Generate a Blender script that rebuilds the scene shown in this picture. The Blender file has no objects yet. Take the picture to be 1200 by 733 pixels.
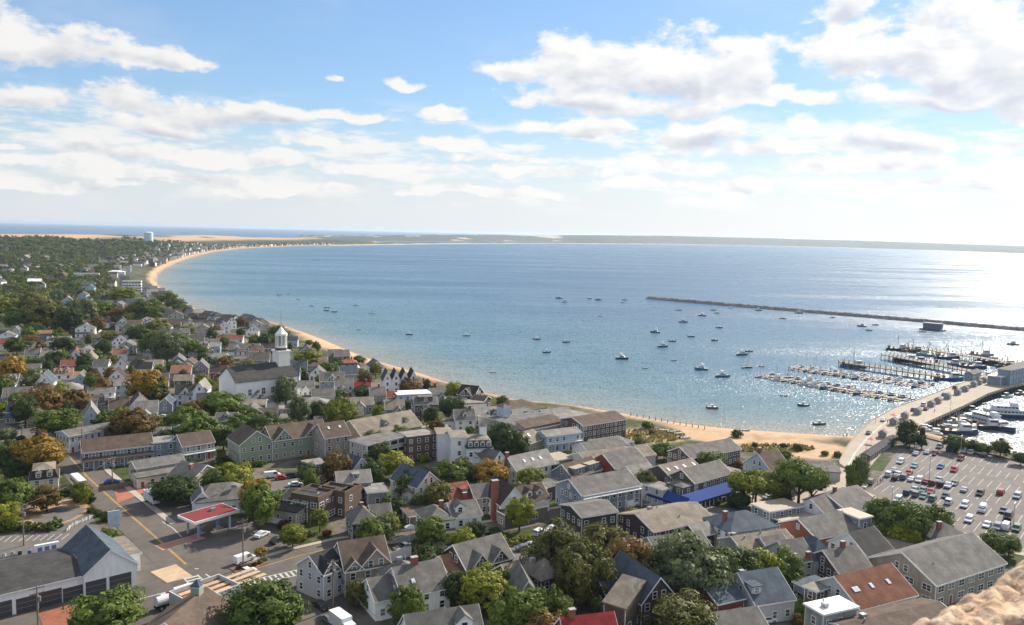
import bpy, bmesh, math, random
import numpy as np
from mathutils import Vector, Matrix
R = math.radians
random.seed(7)
rng = np.random.default_rng(11)
scene = bpy.context.scene
COL = scene.collection

# ------------------------------------------------------------------ camera
CAM_Z = 85.0
FPX = 960.0
PITCH, ROLL = R(5.55), R(1.30)
F_ = Vector((0, math.cos(PITCH), -math.sin(PITCH)))
R0 = Vector((1, 0, 0)); U0 = R0.cross(F_)
R_ = R0 * math.cos(ROLL) + U0 * math.sin(ROLL)
U_ = -R0 * math.sin(ROLL) + U0 * math.cos(ROLL)
cd = bpy.data.cameras.new('camera')
cam = bpy.data.objects.new('camera', cd); COL.objects.link(cam)
cd.sensor_width = 36.0; cd.lens = 36.0 * FPX / 1200.0
cd.clip_start = 0.1; cd.clip_end = 120000
cd.dof.use_dof = True; cd.dof.focus_distance = 320; cd.dof.aperture_fstop = 9.0
m = Matrix.Identity(4)
for i in range(3):
    m[i][0] = R_[i]; m[i][1] = U_[i]; m[i][2] = -F_[i]
m[2][3] = CAM_Z
cam.matrix_world = m
scene.camera = cam

# ------------------------------------------------------------------ light
SUN_AZ, SUN_EL = R(44), R(33.5)          # azimuth from the view axis (+Y) towards +X
sd_ = bpy.data.lights.new('sun', 'SUN'); sd_.energy = 5.0; sd_.angle = R(0.53); sd_.color = (1.0, 0.91, 0.78)
so = bpy.data.objects.new('sun', sd_); COL.objects.link(so)
to_sun = Vector((math.sin(SUN_AZ) * math.cos(SUN_EL), math.cos(SUN_AZ) * math.cos(SUN_EL), math.sin(SUN_EL)))
so.rotation_euler = to_sun.to_track_quat('Z', 'Y').to_euler()
so.location = (0, 0, 500)
vs = scene.view_settings
vs.view_transform = 'Standard'; vs.look = 'None'; vs.exposure = 0.72; vs.gamma = 1.0; vs.use_curve_mapping = False
try:
    scene.cycles.use_denoising = True
    scene.cycles.denoiser = 'OPENIMAGEDENOISE'
except Exception: pass
scene.cycles.max_bounces = 5; scene.cycles.diffuse_bounces = 2; scene.cycles.glossy_bounces = 2
scene.cycles.transparent_max_bounces = 6; scene.cycles.volume_bounces = 0
scene.cycles.sample_clamp_indirect = 6.0

# ------------------------------------------------------------------ sky with clouds
def dir_of(u, v):
    d = (F_ * FPX + R_ * (u - 600) + U_ * (366.5 - v)).normalized()
    return math.atan2(d.x, d.y), math.asin(d.z)
world = bpy.data.worlds.new('World'); scene.world = world; world.use_nodes = True
nt = world.node_tree; nt.nodes.clear()
class NB:
    """small helper to write node maths"""
    def __init__(s, nt): s.nt = nt
    def n(s, t, **k):
        x = s.nt.nodes.new(t)
        for a, b in k.items(): setattr(x, a, b)
        return x
    def l(s, a, b): s.nt.links.new(a, b)
    def m(s, op, a, b=None, c=None, clamp=False):
        x = s.n('ShaderNodeMath', operation=op); x.use_clamp = clamp
        for i, q in enumerate((a, b, c)):
            if q is None: continue
            if isinstance(q, (int, float)): x.inputs[i].default_value = q
            else: s.l(q, x.inputs[i])
        return x.outputs[0]
    def ss(s, v, a, b, lo=0.0, hi=1.0):
        x = s.n('ShaderNodeMapRange', interpolation_type='SMOOTHSTEP')
        s.l(v, x.inputs[0])
        for i, q in zip((1, 2, 3, 4), (a, b, lo, hi)): x.inputs[i].default_value = q
        return x.outputs[0]
    def noise(s, vec, scale, detail=4, rough=.5, lac=2.0):
        x = s.n('ShaderNodeTexNoise'); x.inputs['Scale'].default_value = scale
        x.inputs['Detail'].default_value = detail; x.inputs['Roughness'].default_value = rough
        if vec is not None: s.l(vec, x.inputs['Vector'])
        return x.outputs[0]
    def xyz(s, a, b, c=0.0):
        x = s.n('ShaderNodeCombineXYZ')
        for i, q in enumerate((a, b, c)):
            if isinstance(q, (int, float)): x.inputs[i].default_value = q
            else: s.l(q, x.inputs[i])
        return x.outputs[0]
    def mix(s, f, a, b):
        x = s.n('ShaderNodeMix', data_type='RGBA')
        if isinstance(f, (int, float)): x.inputs[0].default_value = f
        else: s.l(f, x.inputs[0])
        for i, q in ((6, a), (7, b)):
            if isinstance(q, tuple): x.inputs[i].default_value = (*q[:3], 1)
            else: s.l(q, x.inputs[i])
        return x.outputs[2]
W = NB(nt)
sky = W.n('ShaderNodeTexSky', sky_type='NISHITA'); sky.sun_disc = False
sky.sun_elevation = SUN_EL; sky.sun_rotation = SUN_AZ
sky.altitude = 0; sky.air_density = 1.0; sky.dust_density = 0.25; sky.ozone_density = 2.2
tc = W.n('ShaderNodeTexCoord'); sep = W.n('ShaderNodeSeparateXYZ'); W.l(tc.outputs['Generated'], sep.inputs[0])
az = W.m('ARCTAN2', sep.outputs[0], sep.outputs[1]); el = W.m('ARCSINE', sep.outputs[2])
# cloud bodies: direction of the middle, half-width and half-height in photo pixels
CLOUDS = [(60,52,95,38),(170,66,75,16),(225,68,30,9),(38,113,48,20),(150,122,60,24),(235,133,110,24),(330,140,80,18),(410,140,55,12),(190,148,110,16),
  (480,96,32,8),(518,135,32,10),(385,94,12,5),(120,172,70,15),(220,178,110,14),(375,172,55,14),(300,190,120,12),(90,190,90,12),(520,172,70,12),
  (600,90,45,22),(690,82,110,44),(800,84,110,48),(870,92,50,44),(680,118,110,22),(760,126,110,22),(640,150,40,10),(700,150,70,16),
  (815,158,90,28),(890,118,50,14),(960,125,40,12),(1040,66,110,48),(1130,70,120,66),(1200,95,100,55),(1090,115,110,18),(995,12,50,22),(1090,40,60,30),
  (1030,170,80,22),(940,150,36,12),(1165,172,45,14),(1185,195,50,12),(900,178,80,14),(770,196,100,12),(600,190,80,10),(640,205,120,10),(1000,200,130,14),
  (450,200,130,9),(200,206,160,10),(60,215,110,9),(330,220,160,8),(560,225,140,8),(820,218,160,10),(1100,222,140,10),(14,170,20,5)]
wp = W.xyz(az, W.m('MULTIPLY', el, 1.5))
wn = W.n('ShaderNodeTexNoise'); wn.inputs['Scale'].default_value = 9; wn.inputs['Detail'].default_value = 4; W.l(wp, wn.inputs['Vector'])
wsep = W.n('ShaderNodeSeparateColor'); W.l(wn.outputs['Color'], wsep.inputs[0])
azw = W.m('ADD', az, W.m('MULTIPLY', W.m('SUBTRACT', wsep.outputs[0], .5), .11))
elw = W.m('ADD', el, W.m('MULTIPLY', W.m('SUBTRACT', wsep.outputs[1], .5), .05))
def fold(items):
    acc = None
    for (u, v, ru, rv) in items:
        a, e = dir_of(u, v)
        ra, re = ru / FPX * math.cos(a), rv / FPX
        dx = W.m('MULTIPLY', W.m('SUBTRACT', azw, a), 1 / ra)
        dy = W.m('SUBTRACT', elw, e)
        dy = W.m('MAXIMUM', W.m('MULTIPLY', dy, 1 / re), W.m('MULTIPLY', dy, -1 / (re * .62)))
        q = W.m('SQRT', W.m('ADD', W.m('MULTIPLY', dx, dx), W.m('MULTIPLY', dy, dy)))
        acc = q if acc is None else W.m('SMOOTH_MIN', acc, q, 0.25)
    return W.m('SUBTRACT', 1.0, acc)
vec1 = W.xyz(az, W.m('MULTIPLY', el, 1.7))
n1 = W.noise(vec1, 15, 10, .62)
n1s = W.noise(W.xyz(W.m('ADD', az, .010), W.m('ADD', W.m('MULTIPLY', el, 1.7), .020)), 15, 5, .55); n1b = W.noise(vec1, 15, 5, .55)
n2 = W.noise(vec1, 5, 5, .55)
vec2 = W.xyz(az, W.m('MULTIPLY', el, 4.2))
n3 = W.noise(vec2, 9, 9, .6)
n3s = W.noise(W.xyz(W.m('ADD', az, .006), W.m('ADD', W.m('MULTIPLY', el, 4.2), .05)), 9, 5, .55); n3b = W.noise(vec2, 9, 5, .55)
B = fold(CLOUDS)
fld = W.m('ADD', B, W.m('MULTIPLY', W.m('SUBTRACT', n1, .5), 2.6))
dens = W.ss(fld, -.02, .46)
low = W.m('MULTIPLY', W.ss(el, .018, .05), W.ss(el, .11, .16, 1.0, 0.0))
thin = W.m('MULTIPLY', W.ss(n3, .45, .60), W.m('MULTIPLY', low, .92))
veil = W.m('MULTIPLY', W.ss(n2, .45, .8), .22)
big = dens
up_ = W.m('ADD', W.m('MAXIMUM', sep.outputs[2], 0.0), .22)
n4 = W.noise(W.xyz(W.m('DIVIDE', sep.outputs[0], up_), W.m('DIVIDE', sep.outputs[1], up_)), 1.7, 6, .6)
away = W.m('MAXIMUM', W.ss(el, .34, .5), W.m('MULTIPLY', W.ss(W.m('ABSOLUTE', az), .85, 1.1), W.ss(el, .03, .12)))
fill_clouds = W.m('MULTIPLY', W.ss(n4, .44, .58), away)  # bright clouds overhead and behind the camera, unseen, added to raise the fill light
dens = W.m('MAXIMUM', dens, fill_clouds)
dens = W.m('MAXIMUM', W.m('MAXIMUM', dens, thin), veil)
relief = W.m('ADD', W.m('MULTIPLY', W.m('MULTIPLY', W.m('SUBTRACT', n1s, n1b), 3.2), big), W.m('MULTIPLY', W.m('MULTIPLY', W.m('SUBTRACT', n3s, n3b), 3.0), W.m('SUBTRACT', 1.0, big)))
BD = fold([(u + ru * .05, v + rv * .34, ru * .80, rv * .50) for (u, v, ru, rv) in CLOUDS if rv >= 15])
dark = W.m('ADD', W.m('MULTIPLY', W.ss(W.m('ADD', BD, W.m('MULTIPLY', W.m('SUBTRACT', n1, .5), 2.4)), -.25, .9), .8), relief, clamp=True)
# clouds towards the sun are brighter
sunside = W.ss(az, -.5, .6)
lit = W.mix(sunside, (6.1, 6.05, 5.95), (7.0, 7.0, 6.95))
shd = W.mix(sunside, (3.9, 4.15, 4.7), (4.7, 5.0, 5.6))
ccol = W.mix(W.m('MULTIPLY', dark, 1.0), lit, shd)
# the clear sky, its glare compressed as the bright haze near the horizon evens it out
lum = W.n('ShaderNodeRGBToBW'); W.l(sky.outputs[0], lum.inputs[0])
k_ = W.m('DIVIDE', 1.18, W.m('ADD', 1.0, W.m('MULTIPLY', lum.outputs[0], .085)))
sc_ = W.n('ShaderNodeVectorMath', operation='SCALE'); W.l(sky.outputs[0], sc_.inputs[0]); W.l(k_, sc_.inputs['Scale'])
tint = W.n('ShaderNodeVectorMath', operation='MULTIPLY'); W.l(sc_.outputs[0], tint.inputs[0]); tint.inputs[1].default_value = (.92, 1.0, 1.08)
skyc = W.mix(W.ss(el, .0, .15, .90, 0.0), tint.outputs[0], W.mix(sunside, (4.9, 5.2, 5.7), (6.5, 6.65, 6.9)))
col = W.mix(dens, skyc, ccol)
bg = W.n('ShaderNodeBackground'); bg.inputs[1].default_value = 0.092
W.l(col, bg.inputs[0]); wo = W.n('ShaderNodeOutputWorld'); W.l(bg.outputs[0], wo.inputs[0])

# ------------------------------------------------------------------ pixel <-> ground
LAND = 4.0
def ray(u, v): return F_ * FPX + R_ * (u - 600) + U_ * (366.5 - v)
def P(u, v, z=LAND):
    d = ray(u, v); t = (z - CAM_Z) / d.z
    return Vector((d.x * t, d.y * t, z))
def Q(p):
    x = Vector(p) - Vector((0, 0, CAM_Z)); k = FPX / x.dot(F_)
    return 600 + x.dot(R_) * k, 366.5 - x.dot(U_) * k
def at_range(u, r):                # point on the bearing of column u (at the horizon), r metres away
    d = ray(u, 259.6 + .0228 * u); k = r / math.hypot(d.x, d.y)
    return Vector((d.x * k, d.y * k, 0))

# ------------------------------------------------------------------ materials
MATS = {}
def newmat(name):
    mt = bpy.data.materials.new(name); mt.use_nodes = True
    t = mt.node_tree; b = t.nodes['Principled BSDF']; return mt, NB(t), b
def objcoord(N, scale=None):
    tcn = N.n('ShaderNodeTexCoord'); return tcn.outputs['Object']
def mat(name, col, rough=.7, var=.18, scale=1.2, stretch=(1, 1, 1), metal=0.0, spec=.5, bump=0.0):
    """plain painted / rough surface with two scales of uneven tone"""
    key = (name, tuple(col))
    if key in MATS: return MATS[key]
    mt, N, b = newmat(name)
    oc = objcoord(N); mp = N.n('ShaderNodeMapping'); N.l(oc, mp.inputs[0]); mp.inputs['Scale'].default_value = stretch
    oi = N.n('ShaderNodeObjectInfo')
    n1 = N.noise(mp.outputs[0], scale, 5, .6); n2 = N.noise(mp.outputs[0], scale * .17, 3, .5)
    s = N.m('ADD', N.m('MULTIPLY', n1, .6), N.m('MULTIPLY', n2, .4))
    dk = tuple(c * (1 - var) for c in col); lt = tuple(min(1, c * (1 + var)) for c in col)
    N.l(N.mix(N.ss(s, .32, .68), dk, lt), b.inputs['Base Color'])
    b.inputs['Roughness'].default_value = rough; b.inputs['Metallic'].default_value = metal
    b.inputs['Specular IOR Level'].default_value = spec
    if bump:
        bp = N.n('ShaderNodeBump'); bp.inputs['Strength'].default_value = bump; N.l(n1, bp.inputs['Height']); N.l(bp.outputs[0], b.inputs['Normal'])
    MATS[key] = mt; return mt
def siding(col, kind='clap'):
    """painted clapboard or cedar shingle wall: thin horizontal courses and weather streaks"""
    key = ('wall_' + kind, tuple(col))
    if key in MATS: return MATS[key]
    mt, N, b = newmat('siding')
    oc = objcoord(N); sp = N.n('ShaderNodeSeparateXYZ'); N.l(oc, sp.inputs[0])
    course = N.m('FRACT', N.m('MULTIPLY', sp.outputs[2], 4.5 if kind == 'clap' else 3.3))
    mp = N.n('ShaderNodeMapping'); N.l(oc, mp.inputs[0]); mp.inputs['Scale'].default_value = (1.4, 1.4, .25)
    n1 = N.noise(mp.outputs[0], 1.0, 5, .65)
    v = .10 if kind == 'clap' else .28
    base = N.mix(N.ss(n1, .3, .7), tuple(c * (1 - v) for c in col), tuple(min(.9, c * (1 + v * .6)) for c in col))
    if kind != 'clap':
        br = N.n('ShaderNodeTexVoronoi'); br.inputs['Scale'].default_value = 3.2; N.l(oc, br.inputs['Vector'])
        base = N.mix(N.m('MULTIPLY', N.ss(br.outputs['Distance'], .2, .8), .35), base, tuple(c * .55 for c in col))
    base = N.mix(N.ss(course, .78, 1.0, 0, .45), base, tuple(c * .55 for c in col))
    N.l(base, b.inputs['Base Color']); b.inputs['Roughness'].default_value = .75
    MATS[key] = mt; return mt
def shingles(col):
    key = ('roof', tuple(col))
    if key in MATS: return MATS[key]
    mt, N, b = newmat('roof_shingles')
    oc = objcoord(N); sp = N.n('ShaderNodeSeparateXYZ'); N.l(oc, sp.inputs[0])
    vo = N.n('ShaderNodeTexVoronoi'); vo.inputs['Scale'].default_value = 2.2; N.l(oc, vo.inputs['Vector'])
    n1 = N.noise(oc, .35, 6, .65); n2 = N.noise(oc, 3.5, 3, .6)
    rows = N.m('FRACT', N.m('MULTIPLY', N.m('ADD', sp.outputs[2], N.m('MULTIPLY', n2, .05)), 5.0))
    c = N.mix(N.ss(n1, .3, .7), tuple(q * .70 for q in col), tuple(min(.9, q * 1.28) for q in col))
    c = N.mix(N.m('MULTIPLY', N.ss(vo.outputs['Color'], .2, .9), .35), c, tuple(q * .62 for q in col))
    c = N.mix(N.ss(rows, .72, 1.0, 0, .35), c, tuple(q * .5 for q in col))
    N.l(c, b.inputs['Base Color']); b.inputs['Roughness'].default_value = .9; b.inputs['Specular IOR Level'].default_value = .18
    MATS[key] = mt; return mt

WALLC = {'white': (.82, .82, .81), 'cream': (.66, .61, .48), 'tan': (.36, .31, .24), 'beige': (.47, .43, .36), 'grey': (.30, .30, .29), 'lightgrey': (.48, .48, .47),
  'bluegrey': (.22, .27, .33), 'lightblue': (.40, .50, .58), 'blue': (.12, .19, .33), 'navy': (.05, .06, .09), 'brown': (.13, .10, .08), 'darkbrown': (.065, .05, .045),
  'wood': (.125, .085, .06), 'green': (.26, .31, .22), 'brick': (.27, .085, .05), 'brownred': (.22, .075, .055), 'red': (.30, .07, .05), 'weathered': (.19, .175, .15), 'yellow': (.55, .47, .2)}
SHINGLE = ('tan', 'grey', 'brown', 'darkbrown', 'weathered', 'bluegrey', 'beige', 'wood')
ROOFC = {'grey': (.155, .146, .134), 'lightgrey': (.24, .226, .206), 'darkgrey': (.060, .058, .057), 'slate': (.085, .105, .13), 'brown': (.118, .088, .069), 'darkbrown': (.058, .045, .039),
  'tan': (.225, .192, .155), 'rust': (.165, .070, .042), 'red': (.27, .035, .035), 'orange': (.26, .15, .09), 'terracotta': (.27, .125, .08), 'white': (.72, .72, .72), 'black': (.045, .045, .048),
  'brownred': (.22, .075, .055), 'sand': (.34, .28, .21), 'blue': (.07, .13, .33)}
def wallm(c): return siding(WALLC[c], 'shingle' if c in SHINGLE else 'clap')
def roofm(c):
    if c in ('white', 'sand', 'blue'): return mat('flat_roof_membrane', ROOFC[c], .55, .10, .5)
    return shingles(ROOFC[c])
TRIM = mat('white_trim_paint', (.74, .74, .73), .5, .05)
DARKTRIM = mat('dark_trim_paint', (.07, .06, .055), .6, .1)
GLASSM, N, b = newmat('window_glass')
oi = N.n('ShaderNodeObjectInfo')
N.l(N.mix(N.m('POWER', oi.outputs['Random'], 3.0), (.012, .015, .02), (.26, .27, .27)), b.inputs['Base Color']); b.inputs['Roughness'].default_value = .08; b.inputs['IOR'].default_value = 1.5
BRICK = mat('chimney_brick', (.24, .085, .055), .85, .3, 5)
METAL = mat('grey_metal', (.35, .36, .37), .4, .1, metal=.6)
WOODM = mat('weathered_timber', (.19, .15, .11), .85, .3, 2, (1, 1, .3))
PILE = mat('dark_piling', (.06, .05, .042), .9, .3, 2)

# ------------------------------------------------------------------ mesh builder
class MB:
    def __init__(s): s.v = []; s.f = []; s.mi = []; s.m = []
    def mid(s, mtl):
        if mtl not in s.m: s.m.append(mtl)
        return s.m.index(mtl)
    def add(s, vs, fs, mtl=None, M=None):
        o = len(s.v); k = s.mid(mtl) if mtl is not None else 0
        s.v += [tuple(M @ Vector(p)) if M is not None else tuple(p) for p in vs]
        s.f += [tuple(i + o for i in f) for f in fs]; s.mi += [k] * len(fs)
    def box(s, x0, x1, y0, y1, z0, z1, mtl=None, M=None):
        s.add([(x0, y0, z0), (x1, y0, z0), (x1, y1, z0), (x0, y1, z0), (x0, y0, z1), (x1, y0, z1), (x1, y1, z1), (x0, y1, z1)],
              [(0, 3, 2, 1), (4, 5, 6, 7), (0, 1, 5, 4), (1, 2, 6, 5), (2, 3, 7, 6), (3, 0, 4, 7)], mtl, M)
    def prism(s, poly, z0, z1, mtl=None, M=None):
        n = len(poly)
        s.add([(p[0], p[1], z0) for p in poly] + [(p[0], p[1], z1) for p in poly],
              [tuple(range(n))[::-1], tuple(range(n, 2 * n))] + [(i, (i + 1) % n, n + (i + 1) % n, n + i) for i in range(n)], mtl, M)
    def loft(s, rings, mtl=None, M=None, cap=True):
        n = len(rings[0]); vs = [p for r in rings for p in r]; fs = []
        for a in range(len(rings) - 1):
            for i in range(n):
                j = (i + 1) % n; fs.append((a * n + i, a * n + j, (a + 1) * n + j, (a + 1) * n + i))
        if cap: fs += [tuple(range(n))[::-1], tuple((len(rings) - 1) * n + i for i in range(n))]
        s.add(vs, fs, mtl, M)
    def tube(s, a, b, r0, r1=None, n=8, mtl=None, M=None):
        a = Vector(a); b = Vector(b); r1 = r0 if r1 is None else r1
        q = (b - a).to_track_quat('Z', 'Y').to_matrix(); rings = []
        for c, r in ((a, r0), (b, r1)):
            rings.append([c + q @ Vector((math.cos(t * 2 * math.pi / n) * r, math.sin(t * 2 * math.pi / n) * r, 0)) for t in range(n)])
        s.loft(rings, mtl, M)
    def data(s, name, mtl=None, fix=False):
        me = bpy.data.meshes.new(name); me.from_pydata(s.v, [], s.f)
        for q in (s.m or [mtl]): me.materials.append(q)
        if s.m: me.polygons.foreach_set('material_index', s.mi)
        if fix:
            bm = bmesh.new(); bm.from_mesh(me); bmesh.ops.recalc_face_normals(bm, faces=bm.faces); bm.to_mesh(me); bm.free()
        me.update(); return me
    def build(s, name, mtl=None, parent=None, fix=True):
        return link(name, s.data(name, mtl, fix), parent)
def link(name, me, parent=None, loc=None, rz=None):
    o = bpy.data.objects.new(name, me); COL.objects.link(o)
    if parent is not None: o.parent = parent
    if loc is not None: o.location = loc
    if rz is not None: o.rotation_euler = (0, 0, rz)
    return o
THINGS = []          # (object, description, kind) for the labels
def thing(name, loc, rz=0, desc=None, cat=None, group=None, label=None, place=None):
    o = bpy.data.objects.new(name, None); COL.objects.link(o); o.empty_display_size = 1
    o.location = loc; o.rotation_euler = (0, 0, rz)
    return tag(o, desc, cat, group, label, place)
def tag(o, desc=None, cat=None, group=None, label=None, place=None):
    o['category'] = cat
    if group: o['group'] = group
    if label: o['label'] = label
    THINGS.append((o, desc, label, place)); return o
def struct(o, kind='structure'): o['kind'] = kind; return o
KIDS = {}
def dup(root, loc, rz=None, **k):
    """a thing and its parts copied as objects of their own, sharing their mesh data"""
    r = root.copy(); COL.objects.link(r); r.location = loc
    if rz is not None: r.rotation_euler = (0, 0, rz)
    for a in ('label', 'group'):
        if a in r: del r[a]
    m = {root: r}
    if root not in KIDS:
        KIDS[root] = [c for c in root.children_recursive]
    for c in KIDS[root]:
        d = c.copy(); COL.objects.link(d); d.parent = m[c.parent]; m[c] = d
    tag(r, k.get('desc'), k.get('cat', root['category']), k.get('group'), k.get('label'), k.get('place'))
    r['_m'] = 0; del r['_m']
    return r, m
# ------------------------------------------------------------------ coast and terrain
SHORE_PX = [(990,513),(960,511),(920,508),(880,505),(840,502),(800,497.5),(770,494),(745,490),(715,486),(680,481),(640,477),(610,474),(582,468),(560,462),(540,455),
 (520,449),(505,443),(490,438),(470,432),(450,426.5),(430,420),(410,412),(395,405.5),(380,399),(360,392),(340,386),(320,380.5),(300,377),(280,375.5),(262,373.5),(248,369.5),
 (235,366),(222,359),(208,351),(194,343.5),(187,337),(182,330),(184,322),(193,315),(206,308.5),(225,301.5),(250,295.5),(280,291.8),(310,290),(350,288.6),(400,287.6)]
pts = [P(u, v, 0)[:2] for u, v in SHORE_PX]
left = [at_range(440, 4900)[:2], at_range(440, 6000)[:2], at_range(330, 5400)[:2], at_range(200, 4900)[:2], at_range(0, 4300)[:2], at_range(-350, 4200)[:2], (-4200, -400)]
right = [(1500, -400), (900, 60), P(1500, 640, 0)[:2], P(1300, 569, 0)[:2], P(1200, 540, 0)[:2], P(1140, 526, 0)[:2], P(1085, 512, 0)[:2], P(1062, 508, 0)[:2], P(1035, 512, 0)[:2], P(1010, 513, 0)[:2]]
POLY = np.array([tuple(p) for p in pts + left + right])
def sdist(x, y):
    """signed distance to the waterline, positive on land"""
    x = np.asarray(x, float); y = np.asarray(y, float)
    best = np.full(x.shape, 1e18); ins = np.zeros(x.shape, bool)
    n = len(POLY)
    for i in range(n):
        ax, ay = POLY[i]; bx, by = POLY[(i + 1) % n]
        dx, dy = bx - ax, by - ay; L = dx * dx + dy * dy + 1e-9
        t = np.clip(((x - ax) * dx + (y - ay) * dy) / L, 0, 1)
        best = np.minimum(best, (x - ax - t * dx) ** 2 + (y - ay - t * dy) ** 2)
        c = (ay > y) != (by > y)
        with np.errstate(divide='ignore', invalid='ignore'):
            xi = (bx - ax) * (y - ay) / (by - ay + 1e-12) + ax
        ins ^= c & (x < xi)
    d = np.sqrt(best); return np.where(ins, d, -d)
def sstep(a, b, x):
    t = np.clip((x - a) / (b - a), 0, 1); return t * t * (3 - 2 * t)
def vnoise(x, y, s, seed=0):
    """value noise on arrays"""
    x = np.asarray(x) / s; y = np.asarray(y) / s; xi = np.floor(x).astype(np.int64); yi = np.floor(y).astype(np.int64); fx = x - xi; fy = y - yi
    def h(a, b):
        k = (a * 374761393 + b * 668265263 + seed * 1442695) & 0x7fffffff
        k = ((k ^ (k >> 13)) * 1274126177) & 0x7fffffff
        return ((k ^ (k >> 16)) & 0xffff) / 65535.0
    fx = fx * fx * (3 - 2 * fx); fy = fy * fy * (3 - 2 * fy)
    return (h(xi, yi) * (1 - fx) + h(xi + 1, yi) * fx) * (1 - fy) + (h(xi, yi + 1) * (1 - fx) + h(xi + 1, yi + 1) * fx) * fy
def beachw(x, y):      # the beach is widest between the inn and the pier
    bx, by = P(880, 515)[:2]
    cx, cy = P(390, 410)[:2]
    return 11 + 15 * np.exp(-(((x - cx) / 90) ** 2 + ((y - cy) / 120) ** 2)) + 24 * np.exp(-(((x - bx) / 55) ** 2 + ((y - by) / 70) ** 2)) + np.clip((np.hypot(x, y) - 900) / 200, 0, 5)
WT = tuple(at_range(174, 2750)[:2])
def gz(x, y, sd=None):
    x = np.asarray(x, float); y = np.asarray(y, float)
    if sd is None: sd = sdist(x, y)
    w = beachw(x, y)
    z = np.where(sd < 0, np.maximum(sd * .07, -3), 4 * np.clip(sd / (w * .62), 0, 1) ** .8)
    r = np.hypot(x, y)
    inland = sstep(60, 400, sd)
    z = z + inland * sstep(800, 2500, r) * (9 + 8 * vnoise(x, y, 420, 3))
    tx_, ty_ = WT; z = z + sstep(20, 110, sd) * 25 * np.exp(-(((x - tx_) ** 2 + (y - ty_) ** 2) / 480 ** 2))
    dune = sstep(2650, 3000, r) * sstep(20, 160, sd)
    z = z + dune * (6 + 16 * vnoise(x, y, 260, 5) ** 2 + 5 * vnoise(x, y, 90, 6)) * (.25 + .75 * sstep(200, 500, sd))
    return z
def G(x, y): return float(gz(np.array([x]), np.array([y]))[0])
def PG(u, v):
    """point of the ground seen at a photo pixel"""
    p = P(u, v, LAND)
    if p.length < 700: return p
    for _ in range(6): p = P(u, v, min(60, G(p.x, p.y)))
    return p

a = np.radians(np.arange(-66, 66.01, .19)); r = np.exp(np.linspace(math.log(60), math.log(6500), 720))
A, RR = np.meshgrid(a, r); X = RR * np.sin(A); Y = RR * np.cos(A)
SD = sdist(X, Y); Z = gz(X, Y, SD)
SANDM = sstep(.95, .55, SD / beachw(X, Y) / 1.12 + .25 * (vnoise(X, Y, 9, 8) - .5))
far_r = np.hypot(X, Y)
dunem = sstep(2600, 2800, far_r) * sstep(.24, .38, .6 * vnoise(X, Y, 300, 9) + .4 * vnoise(X, Y, 90, 10)) * sstep(250, 380, SD)
SANDM = np.maximum(SANDM, dunem)
# pale sand and beach grass in front of the inn's beach
def blob(u, v, ru, rv):
    p = P(u, v); q1 = P(u + ru, v); q2 = P(u, v - rv)
    return (((X - p.x) / (q1.x - p.x)) ** 2 + ((Y - p.y) / (q2.y - p.y)) ** 2)
wob = .5 * (vnoise(X, Y, 7, 12) - .5)
GRASSM = np.maximum(np.maximum(sstep(1.2, .6, blob(765, 511, 40, 9) + wob), sstep(1.2, .6, blob(905, 526, 52, 5) + wob)), sstep(1.2, .7, blob(318, 398, 30, 5) + wob))
GRASSM = np.maximum(GRASSM, sstep(1.2, .6, blob(585, 476, 22, 4) + wob))
SANDM = np.maximum(SANDM, sstep(1.2, .7, blob(840, 510, 45, 10) + wob))
SANDM = np.maximum(SANDM, sstep(1.2, .7, blob(940, 526, 50, 12) + wob))
WOOD = sstep(620, 900, far_r) * sstep(30, 90, SD)
def grid_mesh(name, X, Y, Z, keep, attrs, mtl):
    ny, nx = X.shape; idx = np.arange(nx * ny).reshape(ny, nx)
    q = np.stack([idx[:-1, :-1], idx[:-1, 1:], idx[1:, 1:], idx[1:, :-1]], -1)[keep]
    q = q[:, ::-1]
    used = np.unique(q); mp = np.full(nx * ny, -1); mp[used] = np.arange(len(used)); q = mp[q]
    co = np.stack([X.ravel(), Y.ravel(), Z.ravel()], -1)[used]
    me = bpy.data.meshes.new(name); me.vertices.add(len(co)); me.vertices.foreach_set('co', co.astype(np.float32).ravel())
    me.loops.add(q.size); me.loops.foreach_set('vertex_index', q.astype(np.int32).ravel())
    me.polygons.add(len(q)); me.polygons.foreach_set('loop_start', np.arange(0, q.size, 4, dtype=np.int32))
    me.polygons.foreach_set('use_smooth', np.ones(len(q), bool))
    for k, v in attrs.items():
        at = me.attributes.new(k, 'FLOAT', 'POINT'); at.data.foreach_set('value', v.ravel()[used].astype(np.float32))
    me.materials.append(mtl); me.update(calc_edges=True); me.validate()
    return link(name, me)
gm, N, b = newmat('town_ground')
def attr(N, k):
    x = N.n('ShaderNodeAttribute'); x.attribute_name = k; return x.outputs['Fac']
oc = objcoord(N)
nA = N.noise(oc, .055, 5, .62); nB = N.noise(oc, .35, 5, .65); nC = N.noise(oc, 2.2, 3, .6)
gravel = N.mix(N.ss(nB, .35, .65), (.105, .092, .073), (.17, .148, .118))
grass = N.mix(N.ss(nB, .3, .7), (.030, .045, .012), (.072, .085, .026))
c = N.mix(N.ss(nA, .44, .54), gravel, grass)
c = N.mix(N.ss(N.noise(oc, .09, 4, .6), .57, .62), c, (.085, .082, .08))
wood = N.mix(N.ss(nB, .3, .7), (.030, .042, .018), (.06, .07, .03))
c = N.mix(attr(N, 'wood'), c, wood)
sand = N.mix(N.ss(nB, .3, .7), (.41, .272, .168), (.52, .36, .23))
sand = N.mix(attr(N, 'wet'), sand, (.30, .21, .135))
c = N.mix(attr(N, 'sand'), c, sand)
dg = N.mix(N.ss(N.noise(oc, .5, 5, .7), .38, .60), (.17, .15, .06), (.42, .32, .18))
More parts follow.
